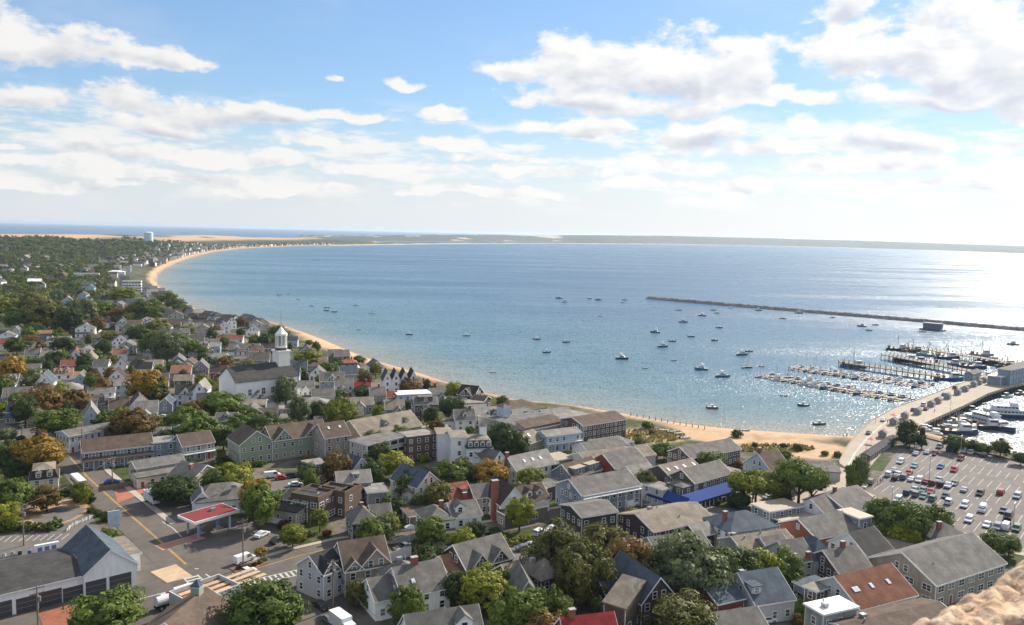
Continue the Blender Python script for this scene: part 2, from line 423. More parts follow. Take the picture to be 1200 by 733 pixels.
c = N.mix(attr(N, 'beachgrass'), c, dg)
N.l(c, b.inputs['Base Color']); b.inputs['Roughness'].default_value = .95; b.inputs['Specular IOR Level'].default_value = .15
bp = N.n('ShaderNodeBump'); bp.inputs['Strength'].default_value = .4; bp.inputs['Distance'].default_value = .3; N.l(nC, bp.inputs['Height']); N.l(bp.outputs[0], b.inputs['Normal'])
keep = np.maximum.reduce([Z[:-1, :-1], Z[1:, 1:], Z[:-1, 1:], Z[1:, :-1]]) > -1.2
g = grid_mesh('ground', X, Y, Z, keep, {'sand': SANDM, 'beachgrass': GRASSM * (1 - 0), 'wood': WOOD, 'wet': sstep(3.2, .8, SD)}, gm); struct(g)

# far shore across the bay: a low spit, a lagoon, then wooded bluffs
FR = [(360, 4250), (400, 4330), (450, 4800), (500, 5300), (600, 6500), (700, 7800), (800, 9300), (900, 9900), (1000, 10100), (1100, 9700), (1200, 9000), (1320, 8500)]
HT = [(360, 6), (400, 10), (450, 22), (500, 34), (600, 50), (700, 70), (800, 84), (900, 82), (1000, 78), (1100, 66), (1200, 54), (1320, 45)]
def az_u(u): return dir_of(u, 259.6 + .0228 * u)[0]
fa = np.array([az_u(u) for u, _ in FR]); fr = np.array([q for _, q in FR]); ha = np.array([q for _, q in HT])
a2 = np.linspace(az_u(352), az_u(1330), 700)
rel = np.concatenate([np.arange(-40, 400, 20), np.arange(400, 3600, 50), np.arange(3600, 6000, 200)])
A2, RL = np.meshgrid(a2, rel); RR2 = np.interp(A2, fa, fr) + RL
X2, Y2 = RR2 * np.sin(A2), RR2 * np.cos(A2); H2 = np.interp(A2, fa, ha)
tree = vnoise(X2, Y2, 60, 20) * .6 + vnoise(X2, Y2, 25, 21) * .4
Z2 = np.where(RL < 0, RL * .08, 0) + sstep(0, 60, RL) * (3 + 8 * tree)
lag = sstep(az_u(715), az_u(640), A2)                       # the lagoon lies behind the left half only
gap = sstep(420, 520, RL) * sstep(1750, 1600, RL)
Z2 = Z2 * (1 - lag * gap) - 2 * lag * gap
start = 60 + 1640 * lag
back = sstep(0, 1100, RL - start) * H2 * (.86 + .14 * vnoise(X2, Y2, 900, 22)) + sstep(0, 200, RL - start) * 6 * tree
Z2 = Z2 + back * sstep(5990, 4200, RL)
S2 = np.maximum(sstep(45, 20, RL), sstep(.70, .78, vnoise(X2, Y2, 240, 24)) * lag * sstep(1650, 1750, RL) * .9)
fm, N, b = newmat('far_shore_wood'); oc = objcoord(N)
c = N.mix(N.ss(N.noise(oc, .02, 5, .7), .35, .65), (.022, .034, .022), (.055, .065, .035))
c = N.mix(attr(N, 'sand'), c, (.50, .40, .28)); N.l(c, b.inputs['Base Color']); b.inputs['Roughness'].default_value = .95
g = grid_mesh('far_shore', X2, Y2, Z2, np.ones((X2.shape[0] - 1, X2.shape[1] - 1), bool), {'sand': S2}, fm); struct(g)

# ------------------------------------------------------------------ water
a = np.radians(np.linspace(-75, 75, 420)); r = np.exp(np.concatenate([np.linspace(math.log(150), math.log(3000), 500), np.linspace(math.log(3030), math.log(48000), 60)]))
A, RR = np.meshgrid(a, r); X = RR * np.sin(A); Y = RR * np.cos(A); D = -sdist(X, Y)
nz = vnoise(X, Y, 130, 31) * .6 + vnoise(X, Y, 45, 32) * .4
SH = np.exp(-np.clip(D, 0, None) / (12 + 34 * nz)); SH2 = np.exp(-np.clip(D, 0, None) / (110 + 200 * nz))
wm, N, b = newmat('sea_water'); oc = objcoord(N)
geo = N.n('ShaderNodeNewGeometry'); cdn = N.n('ShaderNodeCameraData')
c = N.mix(attr(N, 'shoal'), (.034, .098, .175), (.078, .172, .200))
c = N.mix(attr(N, 'shallow'), c, (.24, .22, .17))
# darker wind lanes lie on the water as stretches of different roughness
mp = N.n('ShaderNodeMapping'); N.l(oc, mp.inputs[0]); mp.inputs['Rotation'].default_value = (0, 0, R(8)); mp.inputs['Scale'].default_value = (.0016, .0075, 1)
lane = N.noise(mp.outputs[0], 1.0, 5, .6)
N.l(c, b.inputs['Base Color'])
N.l(N.ss(lane, .35, .65, .26, .36), b.inputs['Roughness'])
b.inputs['IOR'].default_value = 1.34; b.inputs['Specular IOR Level'].default_value = .6
def wave(sx, sy, rot, det):
    mp = N.n('ShaderNodeMapping'); N.l(oc, mp.inputs[0]); mp.inputs['Rotation'].default_value = (0, 0, R(rot)); mp.inputs['Scale'].default_value = (sx, sy, 1)
    return N.noise(mp.outputs[0], 1.0, det, .62)
# wind ripples as slopes: a coarse swell and a finer chop, both real tilts of the surface
def slopes(sx, sy, rot, det):
    mp = N.n('ShaderNodeMapping'); N.l(oc, mp.inputs[0]); mp.inputs['Rotation'].default_value = (0, 0, R(rot)); mp.inputs['Scale'].default_value = (sx, sy, 1)
    t_ = N.n('ShaderNodeTexNoise'); t_.inputs['Scale'].default_value = 1.0; t_.inputs['Detail'].default_value = det; t_.inputs['Roughness'].default_value = .6; N.l(mp.outputs[0], t_.inputs['Vector'])
    q = N.n('ShaderNodeSeparateColor'); N.l(t_.outputs['Color'], q.inputs[0]); return N.m('SUBTRACT', q.outputs[0], .5), N.m('SUBTRACT', q.outputs[1], .5)
ax1, ay1 = slopes(.9, 1.5, 14, 3); ax2, ay2 = slopes(.07, .19, -8, 3)
lk = N.ss(lane, .3, .7, .55, 1.2)
sx_ = N.m('MULTIPLY', N.m('ADD', N.m('MULTIPLY', ax1, 2.8), N.m('MULTIPLY', ax2, .35)), lk); sy_ = N.m('MULTIPLY', N.m('ADD', N.m('MULTIPLY', ay1, 3.2), N.m('MULTIPLY', ay2, .55)), lk)
nv = N.n('ShaderNodeVectorMath', operation='NORMALIZE'); N.l(N.xyz(sx_, sy_, 1.0), nv.inputs[0]); N.l(nv.outputs[0], b.inputs['Normal'])
g = grid_mesh('water', X, Y, np.zeros_like(X), np.maximum(D[:-1, :-1], D[1:, 1:]) > -40, {'shallow': SH, 'shoal': SH2}, wm); struct(g)

# ------------------------------------------------------------------ roads, pavements, lots (thin sheets over the ground)
asphalt = mat('asphalt', (.096, .082, .070), .9, .22, .35, bump=.1)
asphalt_old = mat('old_asphalt', (.120, .108, .098), .9, .2, .25, bump=.1)
concrete = mat('concrete_paving', (.36, .31, .255), .9, .15, .4)
sandy = mat('sandy_roadway', (.33, .275, .215), .9, .14, .2)
ROADS = []
def sheet(name, px, mtl, dz, world=False):
    q = [Vector(p) for p in px] if world else [P(u, v) for u, v in px]
    bm = bmesh.new(); vs_ = [bm.verts.new((p[0], p[1], LAND + dz)) for p in q]; f = bm.faces.new(vs_)
    bm.normal_update()
    if f.normal.z < 0: f.normal_flip()
    bmesh.ops.triangulate(bm, faces=[f]); me = bpy.data.meshes.new(name); bm.to_mesh(me); bm.free(); me.materials.append(mtl)
    ROADS.append([(p[0], p[1]) for p in q])
    return struct(link(name, me))
def ribbon(name, px, w, mtl, dz, off=0, keep=True, pts=None):
    q = pts if pts is not None else [P(u, v) for u, v in px]
    L, Rr = [], []
    for i, p in enumerate(q):
        t = (q[min(i + 1, len(q) - 1)] - q[max(i - 1, 0)]); t.z = 0; t.normalize(); n = Vector((-t.y, t.x, 0))
        L.append(p + n * (off + w / 2)); Rr.append(p + n * (off - w / 2))
    mb = MB(); k = len(q)
    mb.add([(p.x, p.y, LAND + dz) for p in L + Rr], [(i, k + i, k + i + 1, i + 1) for i in range(k - 1)], mtl)
    if keep: ROADS.append([(p.x, p.y) for p in L + Rr[::-1]])
    o = mb.build(name, None); return struct(o)
MAIN = [(40,500),(66,520),(86,541),(103,560),(134,588),(172,621),(218,662),(262,706),(330,775)]
SIDE = [(250,678),(300,667),(350,652),(400,640),(450,632.5),(520,626.5),(580,619),(640,606.5),(700,594),(760,584)]
sheet('forecourt_pavement', [(146,600),(196,584),(232,600),(300,612),(345,624),(352,648),(300,668),(250,690),(180,690),(150,660)], asphalt, .05)
sheet('garage_yard_pavement', [(-60,740),(-20,706),(160,666),(172,650),(262,690),(300,668),(372,655),(410,700),(480,780),(-60,800)], asphalt, .06)
sheet('lot_pavement', [(-80,598),(60,601),(108,606),(124,632),(160,672),(60,680),(-80,700)], asphalt_old, .055)
ribbon('main_street', MAIN, 11.5, asphalt, .09)
ribbon('side_street', SIDE, 8.5, asphalt, .08)
ribbon('pavement', MAIN[1:6], 1.8, concrete, .14, 6.9)
ribbon('pavement', SIDE[1:], 1.6, concrete, .14, 5.2)
ribbon('lane', [(100,545),(75,520),(40,517),(0,500),(-60,480)], 6, asphalt_old, .07)
ribbon('harbour_street', [(560,560),(640,545),(700,585),(760,584),(850,600),(905,592),(960,600),(1040,640),(1130,690)], 6, asphalt_old, .065)
ribbon('lane', [(380,700),(410,735),(440,780)], 12, asphalt, .072)
sheet('back_lot_pavement', [(262,570),(318,556),(352,560),(357,580),(330,590),(280,588)], asphalt_old, .05)
sheet('side_lot_pavement', [(586,646),(612,628),(668,622),(672,640),(640,655),(600,668)], asphalt_old, .05)
sheet('inn_lot_pavement', [(690,590),(745,568),(790,584),(845,600),(870,590),(860,574),(905,560),(960,575),(900,615),(760,592)], concrete, .05)
sheet('plaza', [(868,562),(940,556),(985,548),(1012,560),(1006,580),(940,612),(880,600)], sandy, .075)
PARK = [(1016,579),(1062,514),(1085,515),(1140,529),(1203,545),(1320,574),(1350,690),(1200,648),(1128,627)]
sheet('car_park', PARK, asphalt_old, .06)
sheet('walkway', [(1010,592),(1016,577),(1128,624),(1200,643),(1350,688),(1350,698),(1200,652),(1120,635)], concrete, .10)
# painted markings
LINE = mat('road_paint_white', (.42, .42, .40), .7, .2, 3); YEL = mat('road_paint_yellow', (.55, .33, .06), .7, .2, 3)
REDP = mat('painted_red_crosswalk', (.36, .17, .12), .85, .2, 1)
def along(px, n):
    q = [P(*p) for p in px]; out = []
    for i in range(len(q) - 1):
        for k in range(n): out.append(q[i].lerp(q[i + 1], k / n))
    return out + [q[-1]]
for off in (-.16, .16): ribbon('road_markings', MAIN[:7], .14, YEL, .105, off, False)
ribbon('road_markings', SIDE[1:6], .16, YEL, .10, 0, False)
ribbon('road_markings', [(190,612),(203,620),(213,630)], .28, LINE, .115, 0, False)
ribbon('crosswalk', [(186,643),(236,629)], 3.6, REDP, .108, 0, False)
for o_ in (-1.9, 1.9): ribbon('road_markings', [(186,643),(236,629)], .3, LINE, .12, o_, False)
def ladder(a, b, w, n):
    a = P(*a); b = P(*b)
    for o_ in (-w / 2, w / 2): ribbon('road_markings', None, .3, LINE, .118, o_, False, pts=[a, b])
    for i in range(n):
        t0 = (i + .5) / n; c0 = a.lerp(b, t0 - .22 / n); c1 = a.lerp(b, t0 + .22 / n)
        ribbon('road_markings', None, w - .3, LINE, .114, 0, False, pts=[c0, c1])
ladder((223,676), (240,693), 3.2, 6); ladder((275,688), (352,671), 3.0, 12)
for (a_, b_) in (((241,673.5),(252,681)), ((228,667),(233,667.5)), ((152,706),(212,690))): ribbon('road_markings', [a_, b_], .35, LINE, .116, 0, False)
for i in range(11):
    u = -12 + i * 8.4; ribbon('road_markings', [(u, 636.5 - i * .35), (u + 9, 629.5 - i * .35)], .22, LINE, .075, 0, False)
sheet('concrete_corner', [(176,671),(206,662),(226,676),(196,684)], mat('sandy_concrete', (.42, .31, .2), .9, .15, .6), .13)
sheet('brick_patio', [(134,576),(176,567),(180,574),(138,590)], mat('red_brick_paving', (.33, .12, .075), .9, .2, 3), .12)
sheet('dirt_patch', [(14,607),(40,590),(92,584),(110,598),(84,611),(50,622),(20,618)], mat('dry_dirt', (.30, .195, .115), .95, .3, .25), .085)
sheet('gravel_patch', [(36,610),(66,595),(104,596),(84,609),(56,618)], asphalt_old, .10)
sheet('mulch_bed', [(44,718),(80,708),(98,733),(60,760)], mat('red_mulch', (.24, .085, .045), .95, .3, 1.5), .11)
# ------------------------------------------------------------------ house builder
_cache = {}
def win_mesh(w, h, kind):
    """frame and pane of one window, facing -Y, standing 4 cm proud of its wall"""
    k = (round(w, 2), round(h, 2), kind)
    if k in _cache: return _cache[k]
    f = MB(); t = .13
    fm = DARKTRIM if kind == 'dark' else TRIM
    f.box(-w / 2 - t, w / 2 + t, -.09, .05, -t, 0, fm); f.box(-w / 2 - t, w / 2 + t, -.09, .05, h, h + t, fm)
    f.box(-w / 2 - t, -w / 2, -.09, .05, 0, h, fm); f.box(w / 2, w / 2 + t, -.09, .05, 0, h, fm)
    if kind != 'plain':
        f.box(-w / 2, w / 2, -.075, .05, h * .47, h * .53, fm)
        for i in range(1, max(1, int(round(w / .9)))):
            x = -w / 2 + w * i / max(1, int(round(w / .9))); f.box(x - .05, x + .05, -.07, .05, 0, h * .469, fm); f.box(x - .05, x + .05, -.07, .05, h * .531, h, fm)
    p = MB(); p.box(-w / 2, w / 2, -.03, .05, 0, h, GLASSM)
    one = MB(); one.v = list(f.v); one.f = list(f.f); one.mi = list(f.mi); one.m = list(f.m); one.add(p.v, p.f, GLASSM)
    _cache[k] = (f.data('window'), p.data('pane'), one.data('window')); return _cache[k]
def simple_mesh(key, fn):
    if key not in _cache: _cache[key] = fn()
    return _cache[key]
def door_mesh(colm):
    mb = MB(); mb.box(-.5, .5, -.07, .05, 0, 2.1, colm); mb.box(-.62, -.5, -.1, .05, 0, 2.2, TRIM); mb.box(.5, .62, -.1, .05, 0, 2.2, TRIM); mb.box(-.5, .5, -.1, .05, 2.1, 2.2, TRIM)
    return mb.data('door')
def skylight_mesh():
    mb = MB(); mb.box(-.45, .45, -.6, .6, 0, .14, METAL); mb.box(-.37, .37, -.52, .52, .14, .17, mat('skylight_glass', (.55, .6, .66), .15, .05)); return mb.data('skylight')
GDOOR = mat('overhead_door', (.055, .06, .065), .35, .15, 1.5); GDOORW = mat('white_overhead_door', (.62, .62, .60), .5, .06)
def gdoor_mesh(w, h, m_):
    mb = MB(); mb.box(-w / 2, w / 2, -.05, .05, 0, h, m_)
    for i in range(1, 3): mb.box(-w / 2, w / 2, -.075, -.05, h * i / 3 - .03, h * i / 3 + .03, METAL)
    for x in (-w / 2 - .18, w / 2): mb.box(x, x + .18, -.1, .05, 0, h + .15, TRIM)
    mb.box(-w / 2, w / 2, -.1, .05, h, h + .15, TRIM)
    return mb.data('garage_door')
FOOT = []            # footprints, for keeping trees off houses
HOUSES = []
def faces_cam(pw, nw): return (Vector((0, 0, CAM_Z)) - pw).normalized().dot(nw) > -.05
def wrap(a, step): return (a + step / 2) % step - step / 2
class House:
    def __init__(s, name='house', wall='white', roof='grey', desc=None, label=None, cat='house', trim=True, base=-1.0, group=None, place=None):
        s.name, s.wall, s.roof, s.desc, s.label, s.cat, s.trim, s.base, s.group, s.place = name, wall, roof, desc, label, cat, trim, base, group, place
        s.root = None; s.ang0 = None
    def block(s, uA, vA, uB, vB, h, d, rise, typ, ang=None, L=None, **o):
        g0 = LAND
        A = P(uA, vA, g0 + h); Bp = P(uB, vB, g0 + h)
        if A.length > 640:
            g0 = G(A.x, A.y); g0 = max(g0, 1.5); A = P(uA, vA, g0 + h); Bp = P(uB, vB, g0 + h)
        if ang is None: th = math.atan2(Bp.y - A.y, Bp.x - A.x)
        else: th = R(ang)
        if s.ang0 is not None and ang is None:
            th = s.ang0 + round((th - s.ang0) / (math.pi / 2)) * (math.pi / 2)
        if L is None:
            # length from the picture width along the fixed direction
            if ang is None and s.ang0 is None: L = (Bp - A).to_2d().length
            else:
                t = Vector((math.cos(th), math.sin(th), 0)); lo, hi = .5, 120
                for _ in range(30):
                    mid = (lo + hi) / 2
                    if Q(A + t * mid)[0] < uB: lo = mid
                    else: hi = mid
                L = lo
        if s.root is None:
            s.ang0 = th
            c = Vector((A.x, A.y, g0)) + Matrix.Rotation(th, 3, 'Z') @ Vector((L / 2, d / 2, 0))
            s.root = thing(s.name, c, th, s.desc, s.cat, s.group, s.label, s.place); s.c = c; s.g0 = g0
            s.Lb, s.Db, s.h0 = L, d, h
            HOUSES.append(s)
        s.dist = A.length
        T = Matrix.Translation(s.c) @ Matrix.Rotation(s.ang0, 4, 'Z')
        Wm = Matrix.Translation((A.x, A.y, g0)) @ Matrix.Rotation(th, 4, 'Z')
        M = T.inverted() @ Wm                    # block frame -> thing frame
        FOOT.append((Wm @ Vector((L / 2, d / 2, 0)), Wm.to_3x3() @ Vector((1, 0, 0)), L / 2, d / 2))
        s.parts(M, Wm, L, d, h, rise, typ, o); return s
    def parts(s, M, Wm, L, D, h, rise, typ, o):
        wall = wallm(o.get('wall', s.wall)); roof = roofm(o.get('roof', s.roof)); root = s.root
        near = s.dist < 300; mid = s.dist < 620
        base = o.get('base', s.base); ov = o.get('ov', .35); t = .22
        w = MB(); rf = MB(); tr = MB()
        w.box(0, L, 0, D, base, h, wall)
        if typ in 'gx':
            if typ == 'x':                 # ridge runs away from the facade: build as 'g' in a turned frame
                K = M @ Matrix.Translation((0, D, 0)) @ Matrix.Rotation(-math.pi / 2, 4, 'Z'); LL, DD = D, L
            else: K = M; LL, DD = L, D
            sl = rise / (DD / 2)
            for x0, x1 in ((0, .16), (LL - .16, LL)):
                w.add([(x, y, z) for x in (x0, x1) for (y, z) in ((0, h), (DD, h), (DD / 2, h + rise))], [(0, 1, 2), (5, 4, 3), (0, 3, 4, 1), (1, 4, 5, 2), (2, 5, 3, 0)], wall, M.inverted() @ K)
            e = h - ov * sl
            prof = [(-ov, e), (DD / 2, h + rise), (DD + ov, e), (DD + ov, e + t), (DD / 2, h + rise + t * 1.15), (-ov, e + t)]
            rf.loft([[(x, y, z) for y, z in prof] for x in (-ov, LL + ov)], roof)
            if s.trim and mid and o.get('trim', True):
                for x in (-ov - .06, LL + ov + .003):
                    for (y0, z0, y1, z1) in ((-ov, e - .12, DD / 2, h + rise - .12), (DD / 2, h + rise - .12, DD + ov, e - .12)):
                        tr.add([(xx, yy, zz + dz) for xx in (x, x + .057) for (yy, zz) in ((y0, z0), (y1, z1)) for dz in (0, .36)], [(0, 1, 3, 2), (4, 6, 7, 5), (0, 4, 5, 1), (1, 5, 7, 3), (3, 7, 6, 2), (2, 6, 4, 0)], TRIM, M.inverted() @ K)
                tr.box(-ov, LL + ov, -ov - .06, -ov - .003, e - .1, e + .16, TRIM, M.inverted() @ K)
        elif typ == 'h':
            K = M; e = h - ov * .4; i = min(D / 2, L / 2) * o.get('hipin', 1.0)
            a = [(-ov, -ov, e), (L + ov, -ov, e), (L + ov, D + ov, e), (-ov, D + ov, e)]
            if L >= D: rd = [(i, D / 2, h + rise), (L - i + .01, D / 2, h + rise)]; fs = [(4, 5, 9, 8), (5, 6, 9), (6, 7, 8, 9), (7, 4, 8)]
            else: rd = [(L / 2, i, h + rise), (L / 2, D - i + .01, h + rise)]; fs = [(4, 5, 8), (5, 6, 9, 8), (6, 7, 9), (7, 4, 8, 9)]
            v = a + [(x, y, z + t) for x, y, z in a] + rd
            rf.add(v, [(3, 2, 1, 0), (0, 1, 5, 4), (1, 2, 6, 5), (2, 3, 7, 6), (3, 0, 4, 7)] + fs, roof)
        elif typ == 'f':
            K = M; p = o.get('parapet', 0)
            if p:
                rf.box(.2, L - .2, .2, D - .2, h - .1, h + .12, roof)
                pw = o.get('pm', wall)
                for q in ((-.06, L + .06, -.06, .197), (-.06, L + .06, D - .197, D + .06), (-.06, .197, .198, D - .198), (L - .197, L + .06, .198, D - .198)): tr.box(*q, h - .25, h + p, pw)
            else:
                rf.box(-ov, L + ov, -ov, D + ov, h, h + .3, roof)
                tr.box(-ov - .05, L + ov + .05, -ov - .05, -ov - .003, h - .08, h + .26, TRIM)
                tr.box(-ov - .05, -ov - .003, -ov, D + ov, h - .08, h + .26, TRIM); tr.box(L + ov + .003, L + ov + .05, -ov, D + ov, h - .08, h + .26, TRIM)
        elif typ == 's':
            K = M; rf.loft([[(x, y, z) for y, z in ((-ov, h - ov * rise / D), (D + ov, h + rise), (D + ov, h + rise + t), (-ov, h + t))] for x in (-ov, L + ov)], roof)
            w.loft([[(x, y, z) for y, z in ((.02, h - .02), (D - .02, h - .02), (D - .02, h + rise - .05))] for x in (.003, L - .003)], wall)
        elif typ == 'm':
            K = M; i = .8; hm = 2.5; low = roofm(o.get('mroof', 'darkgrey'))
            ring = lambda q, z: [(-q, -q, z), (L + q, -q, z), (L + q, D + q, z), (-q, D + q, z)]
            rf.loft([ring(.35, h), ring(.35, h + .2), ring(.05, h + .3), ring(-i, h + hm)], low)
            rr = [(L / 2 - (L - D) / 2 if L > D else L / 2, D / 2, h + hm + rise), (L / 2 + (L - D) / 2 if L > D else L / 2 + .1, D / 2, h + hm + rise)]
            bb = ring(-i + .25, h + hm + .005); rf.add(bb + [(x, y, z + .15) for x, y, z in bb] + rr, [(3, 2, 1, 0), (0, 1, 5, 4), (1, 2, 6, 5), (2, 3, 7, 6), (3, 0, 4, 7), (4, 5, 9, 8), (5, 6, 9), (6, 7, 8, 9), (7, 4, 8)], roof)
            tr.loft([ring(.37, h - .2), ring(.42, h - .003)], TRIM)
        # corner boards
        if s.trim and mid and h > 3 and o.get('trim', True) and not o.get('parapet'):
            for (x, y) in ((-.04, -.04), (L - .10, -.04), (-.04, D - .10), (L - .10, D - .10)): tr.box(x, x + .14, y, y + .14, base, h - .45 * (typ in 'gxh') - .1, TRIM)
        wo_ = w.build('wall', None, root); wo_.matrix_local = M
        ro = rf.build('roof', None, root); ro.matrix_local = (K if typ in 'gx' else M)
        if tr.v:
            tr_o = tr.build('trim', None, root); tr_o.matrix_local = M
        s.K, s.M = K, M
        s.windows(M, Wm, L, D, h, rise, typ, o, near, mid)
        s.extras(M, Wm, L, D, h, rise, typ, o, roof, wall, ro, mid)
    def annex(s, kind, rs):
        """an ell, a lean-to or a lower wing grown onto the first block"""
        L, D = s.Lb, s.Db; h = s.h0
        base = Matrix.Translation((-L / 2, -D / 2, 0)); T = Matrix.Translation(s.c) @ Matrix.Rotation(s.ang0, 4, 'Z')
        if kind == 'ell': w = rs.uniform(3.4, 4.6); dp = rs.uniform(2.5, 4.5); M = base @ Matrix.Translation((rs.uniform(.1, .9) * max(.1, L - w), -dp, 0)); a = (w, dp + .5, h * rs.uniform(.7, .95), rs.uniform(1.4, 2.0), 'x')
        elif kind == 'wing': w = rs.uniform(3.5, 6); M = base @ Matrix.Translation((-w + .02 if rs.random() < .5 else L - .02, D * rs.uniform(.1, .3), 0)); a = (w, D * rs.uniform(.5, .65), h * rs.uniform(.6, .8), rs.uniform(1.2, 2.0), rs.choice('gf'))
        else: dp = rs.uniform(2, 3); M = base @ Matrix.Translation((0.05, -dp, 0)); a = (L * rs.uniform(.5, .95), dp, min(2.5, h - .8), .8, 's')
        FOOT.append((T @ M @ Vector((a[0] / 2, a[1] / 2, 0)), T.to_3x3() @ Vector((1, 0, 0)), a[0] / 2, a[1] / 2))
        s.parts(M, T @ M, *a, dict(door=False, base=s.base))
    def put(s, me, x, y, z, rz, M, name, parent=None, sub=None, rx=0):
        T = M @ Matrix.Translation((x, y, z)) @ Matrix.Rotation(rz, 4, 'Z') @ Matrix.Rotation(rx, 4, 'X')
        ob = link(name, me, parent or s.root); ob.matrix_local = T if parent is None else parent.matrix_local.inverted() @ T
        if sub: link('pane', sub, ob)
        return ob
    def window(s, M, x, y, z, rz, w, h, kind, near):
        f, p, one = win_mesh(w, h, kind)
        if near: return s.put(f, x, y, z, rz, M, 'window', None, p)
        return s.put(one, x, y, z, rz, M, 'window')
    def windows(s, M, Wm, L, D, h, rise, typ, o, near, mid):
        if not o.get('win', True) or s.dist > 1500: return
        kind = o.get('wkind', 'sash'); ww = o.get('ww', 1.0); wh = o.get('wh', 1.45); sp = o.get('sp', 2.5)
        n = o.get('st', max(1, int((h + .4) / 2.7)))
        if s.dist > 620: sp = 3.2; ww = 1.1
        walls = {'f': ((0, 0), 0, L, (0, -1)), 'l': ((0, D), -math.pi / 2, D, (-1, 0)), 'r': ((L, 0), math.pi / 2, D, (1, 0))}
        rs = random.Random(int(s.c.x * 7 + s.c.y * 13 + L))
        for k, ((x0, y0), rz, ln, nm) in walls.items():
            if k in o.get('blank', ''): continue
            nw = Wm.to_3x3() @ Vector((*nm, 0)); mid_pt = Wm @ Vector((x0, y0, h / 2))
            if not faces_cam(mid_pt, nw): continue
            t = Vector((math.cos(rz), math.sin(rz)))
            cnt = max(1, int((ln - 1.0) / sp))
            doorx = rs.randrange(cnt) if (k == 'f' and mid and cnt > 2 and o.get('door', True)) else -1
            shop = o.get('shop') if k == 'f' else None
            for fl in range(n):
                z = .9 + fl * (h - .1) / n if n > 1 else max(.6, min(1.0, h - 2.0))
                if fl == 0 and shop: 
                    cn = max(1, int(ln / 3)); 
                    for i in range(cn):
                        q = ln * (i + .5) / cn; s.window(M, x0 + t.x * q, y0 + t.y * q, .6, rz, 2.0, 1.9, 'plain', near)
                    continue
                if o.get('band') and k in 'fr':
                    q = ln / 2; cn = max(1, int(ln / 3.2))
                    for i in range(cn):
                        q = ln * (i + .5) / cn; s.window(M, x0 + t.x * q, y0 + t.y * q, z, rz, ln / cn - .5, 1.5, 'plain', near)
                    continue
                for i in range(cnt):
                    q = ln * (i + .5) / cnt
                    if fl == 0 and i == doorx:
                        s.put(simple_mesh('door' + str(rs.randrange(3)), lambda: door_mesh(mat('painted_door', rs.choice([(.3, .05, .04), (.05, .1, .16), (.5, .5, .48)]), .5, .05))), x0 + t.x * q, y0 + t.y * q, .05, rz, M, 'door'); continue
                    if rs.random() < .08 and cnt > 2: continue
                    s.window(M, x0 + t.x * q, y0 + t.y * q, z, rz, ww, min(wh, h - z - .3), kind, near)
            # attic window in a gable end
            gable = (typ == 'x' and k == 'f') or (typ == 'g' and k in 'lr')
            if gable and rise > 2.4 and s.dist < 900:
                q = ln / 2; zz = h + .25 + rise * .04
                if ln > 8 and rise > 3.4:
                    for dq in (-1.1, 1.1): s.window(M, x0 + t.x * (q + dq), y0 + t.y * (q + dq), zz, rz, .9, 1.4, kind, near)
                else: s.window(M, x0 + t.x * q, y0 + t.y * q, zz, rz, .9, min(1.4, rise * .45), kind, near)
    def extras(s, M, Wm, L, D, h, rise, typ, o, roof, wall, ro, mid):
        sl = rise / (D / 2) if typ == 'g' else (rise / (L / 2) if typ == 'x' else (rise / D if typ == 's' else 0))
        def top(x, y):
            if typ == 'g': return h + rise - abs(y - D / 2) * sl
            if typ == 'x': return h + rise - abs(x - L / 2) * sl
            if typ == 's': return h + y * sl
            return h + (rise * .7 if typ == 'h' else .1)
        for (fx, fy, *r_) in o.get('chim', ()):
            x, y = fx * L, fy * D; wd = r_[0] if r_ else .55; z1 = (max(top(x, y), h) + 1.5) if not (len(r_) > 1) else r_[1]
            mb = MB(); mb.box(x - wd, x + wd, y - wd * .7, y + wd * .7, (top(x, y) - 1.2) if fx > 0 and fy > 0 else 0, z1, BRICK)
            mb.box(x - wd - .08, x + wd + .08, y - wd * .7 - .08, y + wd * .7 + .08, z1 + .002, z1 + .16, mat('chimney_cap', (.33, .31, .29), .8))
            c = mb.build('chimney', None, s.root); c.matrix_local = M
        for (fx, fy) in o.get('sky', ()):
            x, y = fx * L, fy * D; me = simple_mesh('sky', skylight_mesh)
            rx = math.atan(sl) if typ in 'gs' else 0
            if typ == 'g' and y > D / 2: rx = -rx
            z = top(x, y) + .24 if typ in 'gs' else h + .12
            s.put(me, x, y, z, 0, M, 'skylight', None, None, rx)
        for (fx, wd, *r_) in o.get('dorm', ()):          # dormers on the front slope
            hd = r_[0] if r_ else 1.9; kind = r_[1] if len(r_) > 1 else 'gable'; x = fx * L
            if typ == 'm': y0, zb, yend = .15, h + .35, 1.6
            else: y0 = D / 2 * (r_[2] if len(r_) > 2 else .30); zb = h + y0 * sl - .1; yend = min(D / 2, (zb + hd - h) / max(sl, .1))
            mb = MB(); mb.box(x - wd / 2, x + wd / 2, y0, yend, zb, zb + hd, wallm(o['dwall']) if 'dwall' in o else wall)
            d = mb.build('dormer', None, s.root); d.matrix_local = M
            r2 = MB()
            if kind == 'flat': r2.box(x - wd / 2 - .2, x + wd / 2 + .2, y0 - .3, yend + .6, zb + hd, zb + hd + .22, roofm(o.get('droof', o.get('roof', s.roof))))
            else:
                q = wd * .42; y2 = min(D / 2 + .2, (zb + hd + q - h) / max(sl, .1)) if typ != 'm' else 2.4
                mb2 = MB(); mb2.add([(x - wd / 2, y0, zb + hd), (x + wd / 2, y0, zb + hd), (x, y0, zb + hd + q), (x - wd / 2, y0 + .2, zb + hd), (x + wd / 2, y0 + .2, zb + hd), (x, y0 + .2, zb + hd + q)], [(0, 1, 2), (5, 4, 3), (0, 3, 4, 1), (1, 4, 5, 2), (2, 5, 3, 0)], TRIM)
                g_ = mb2.build('gable', None, d)
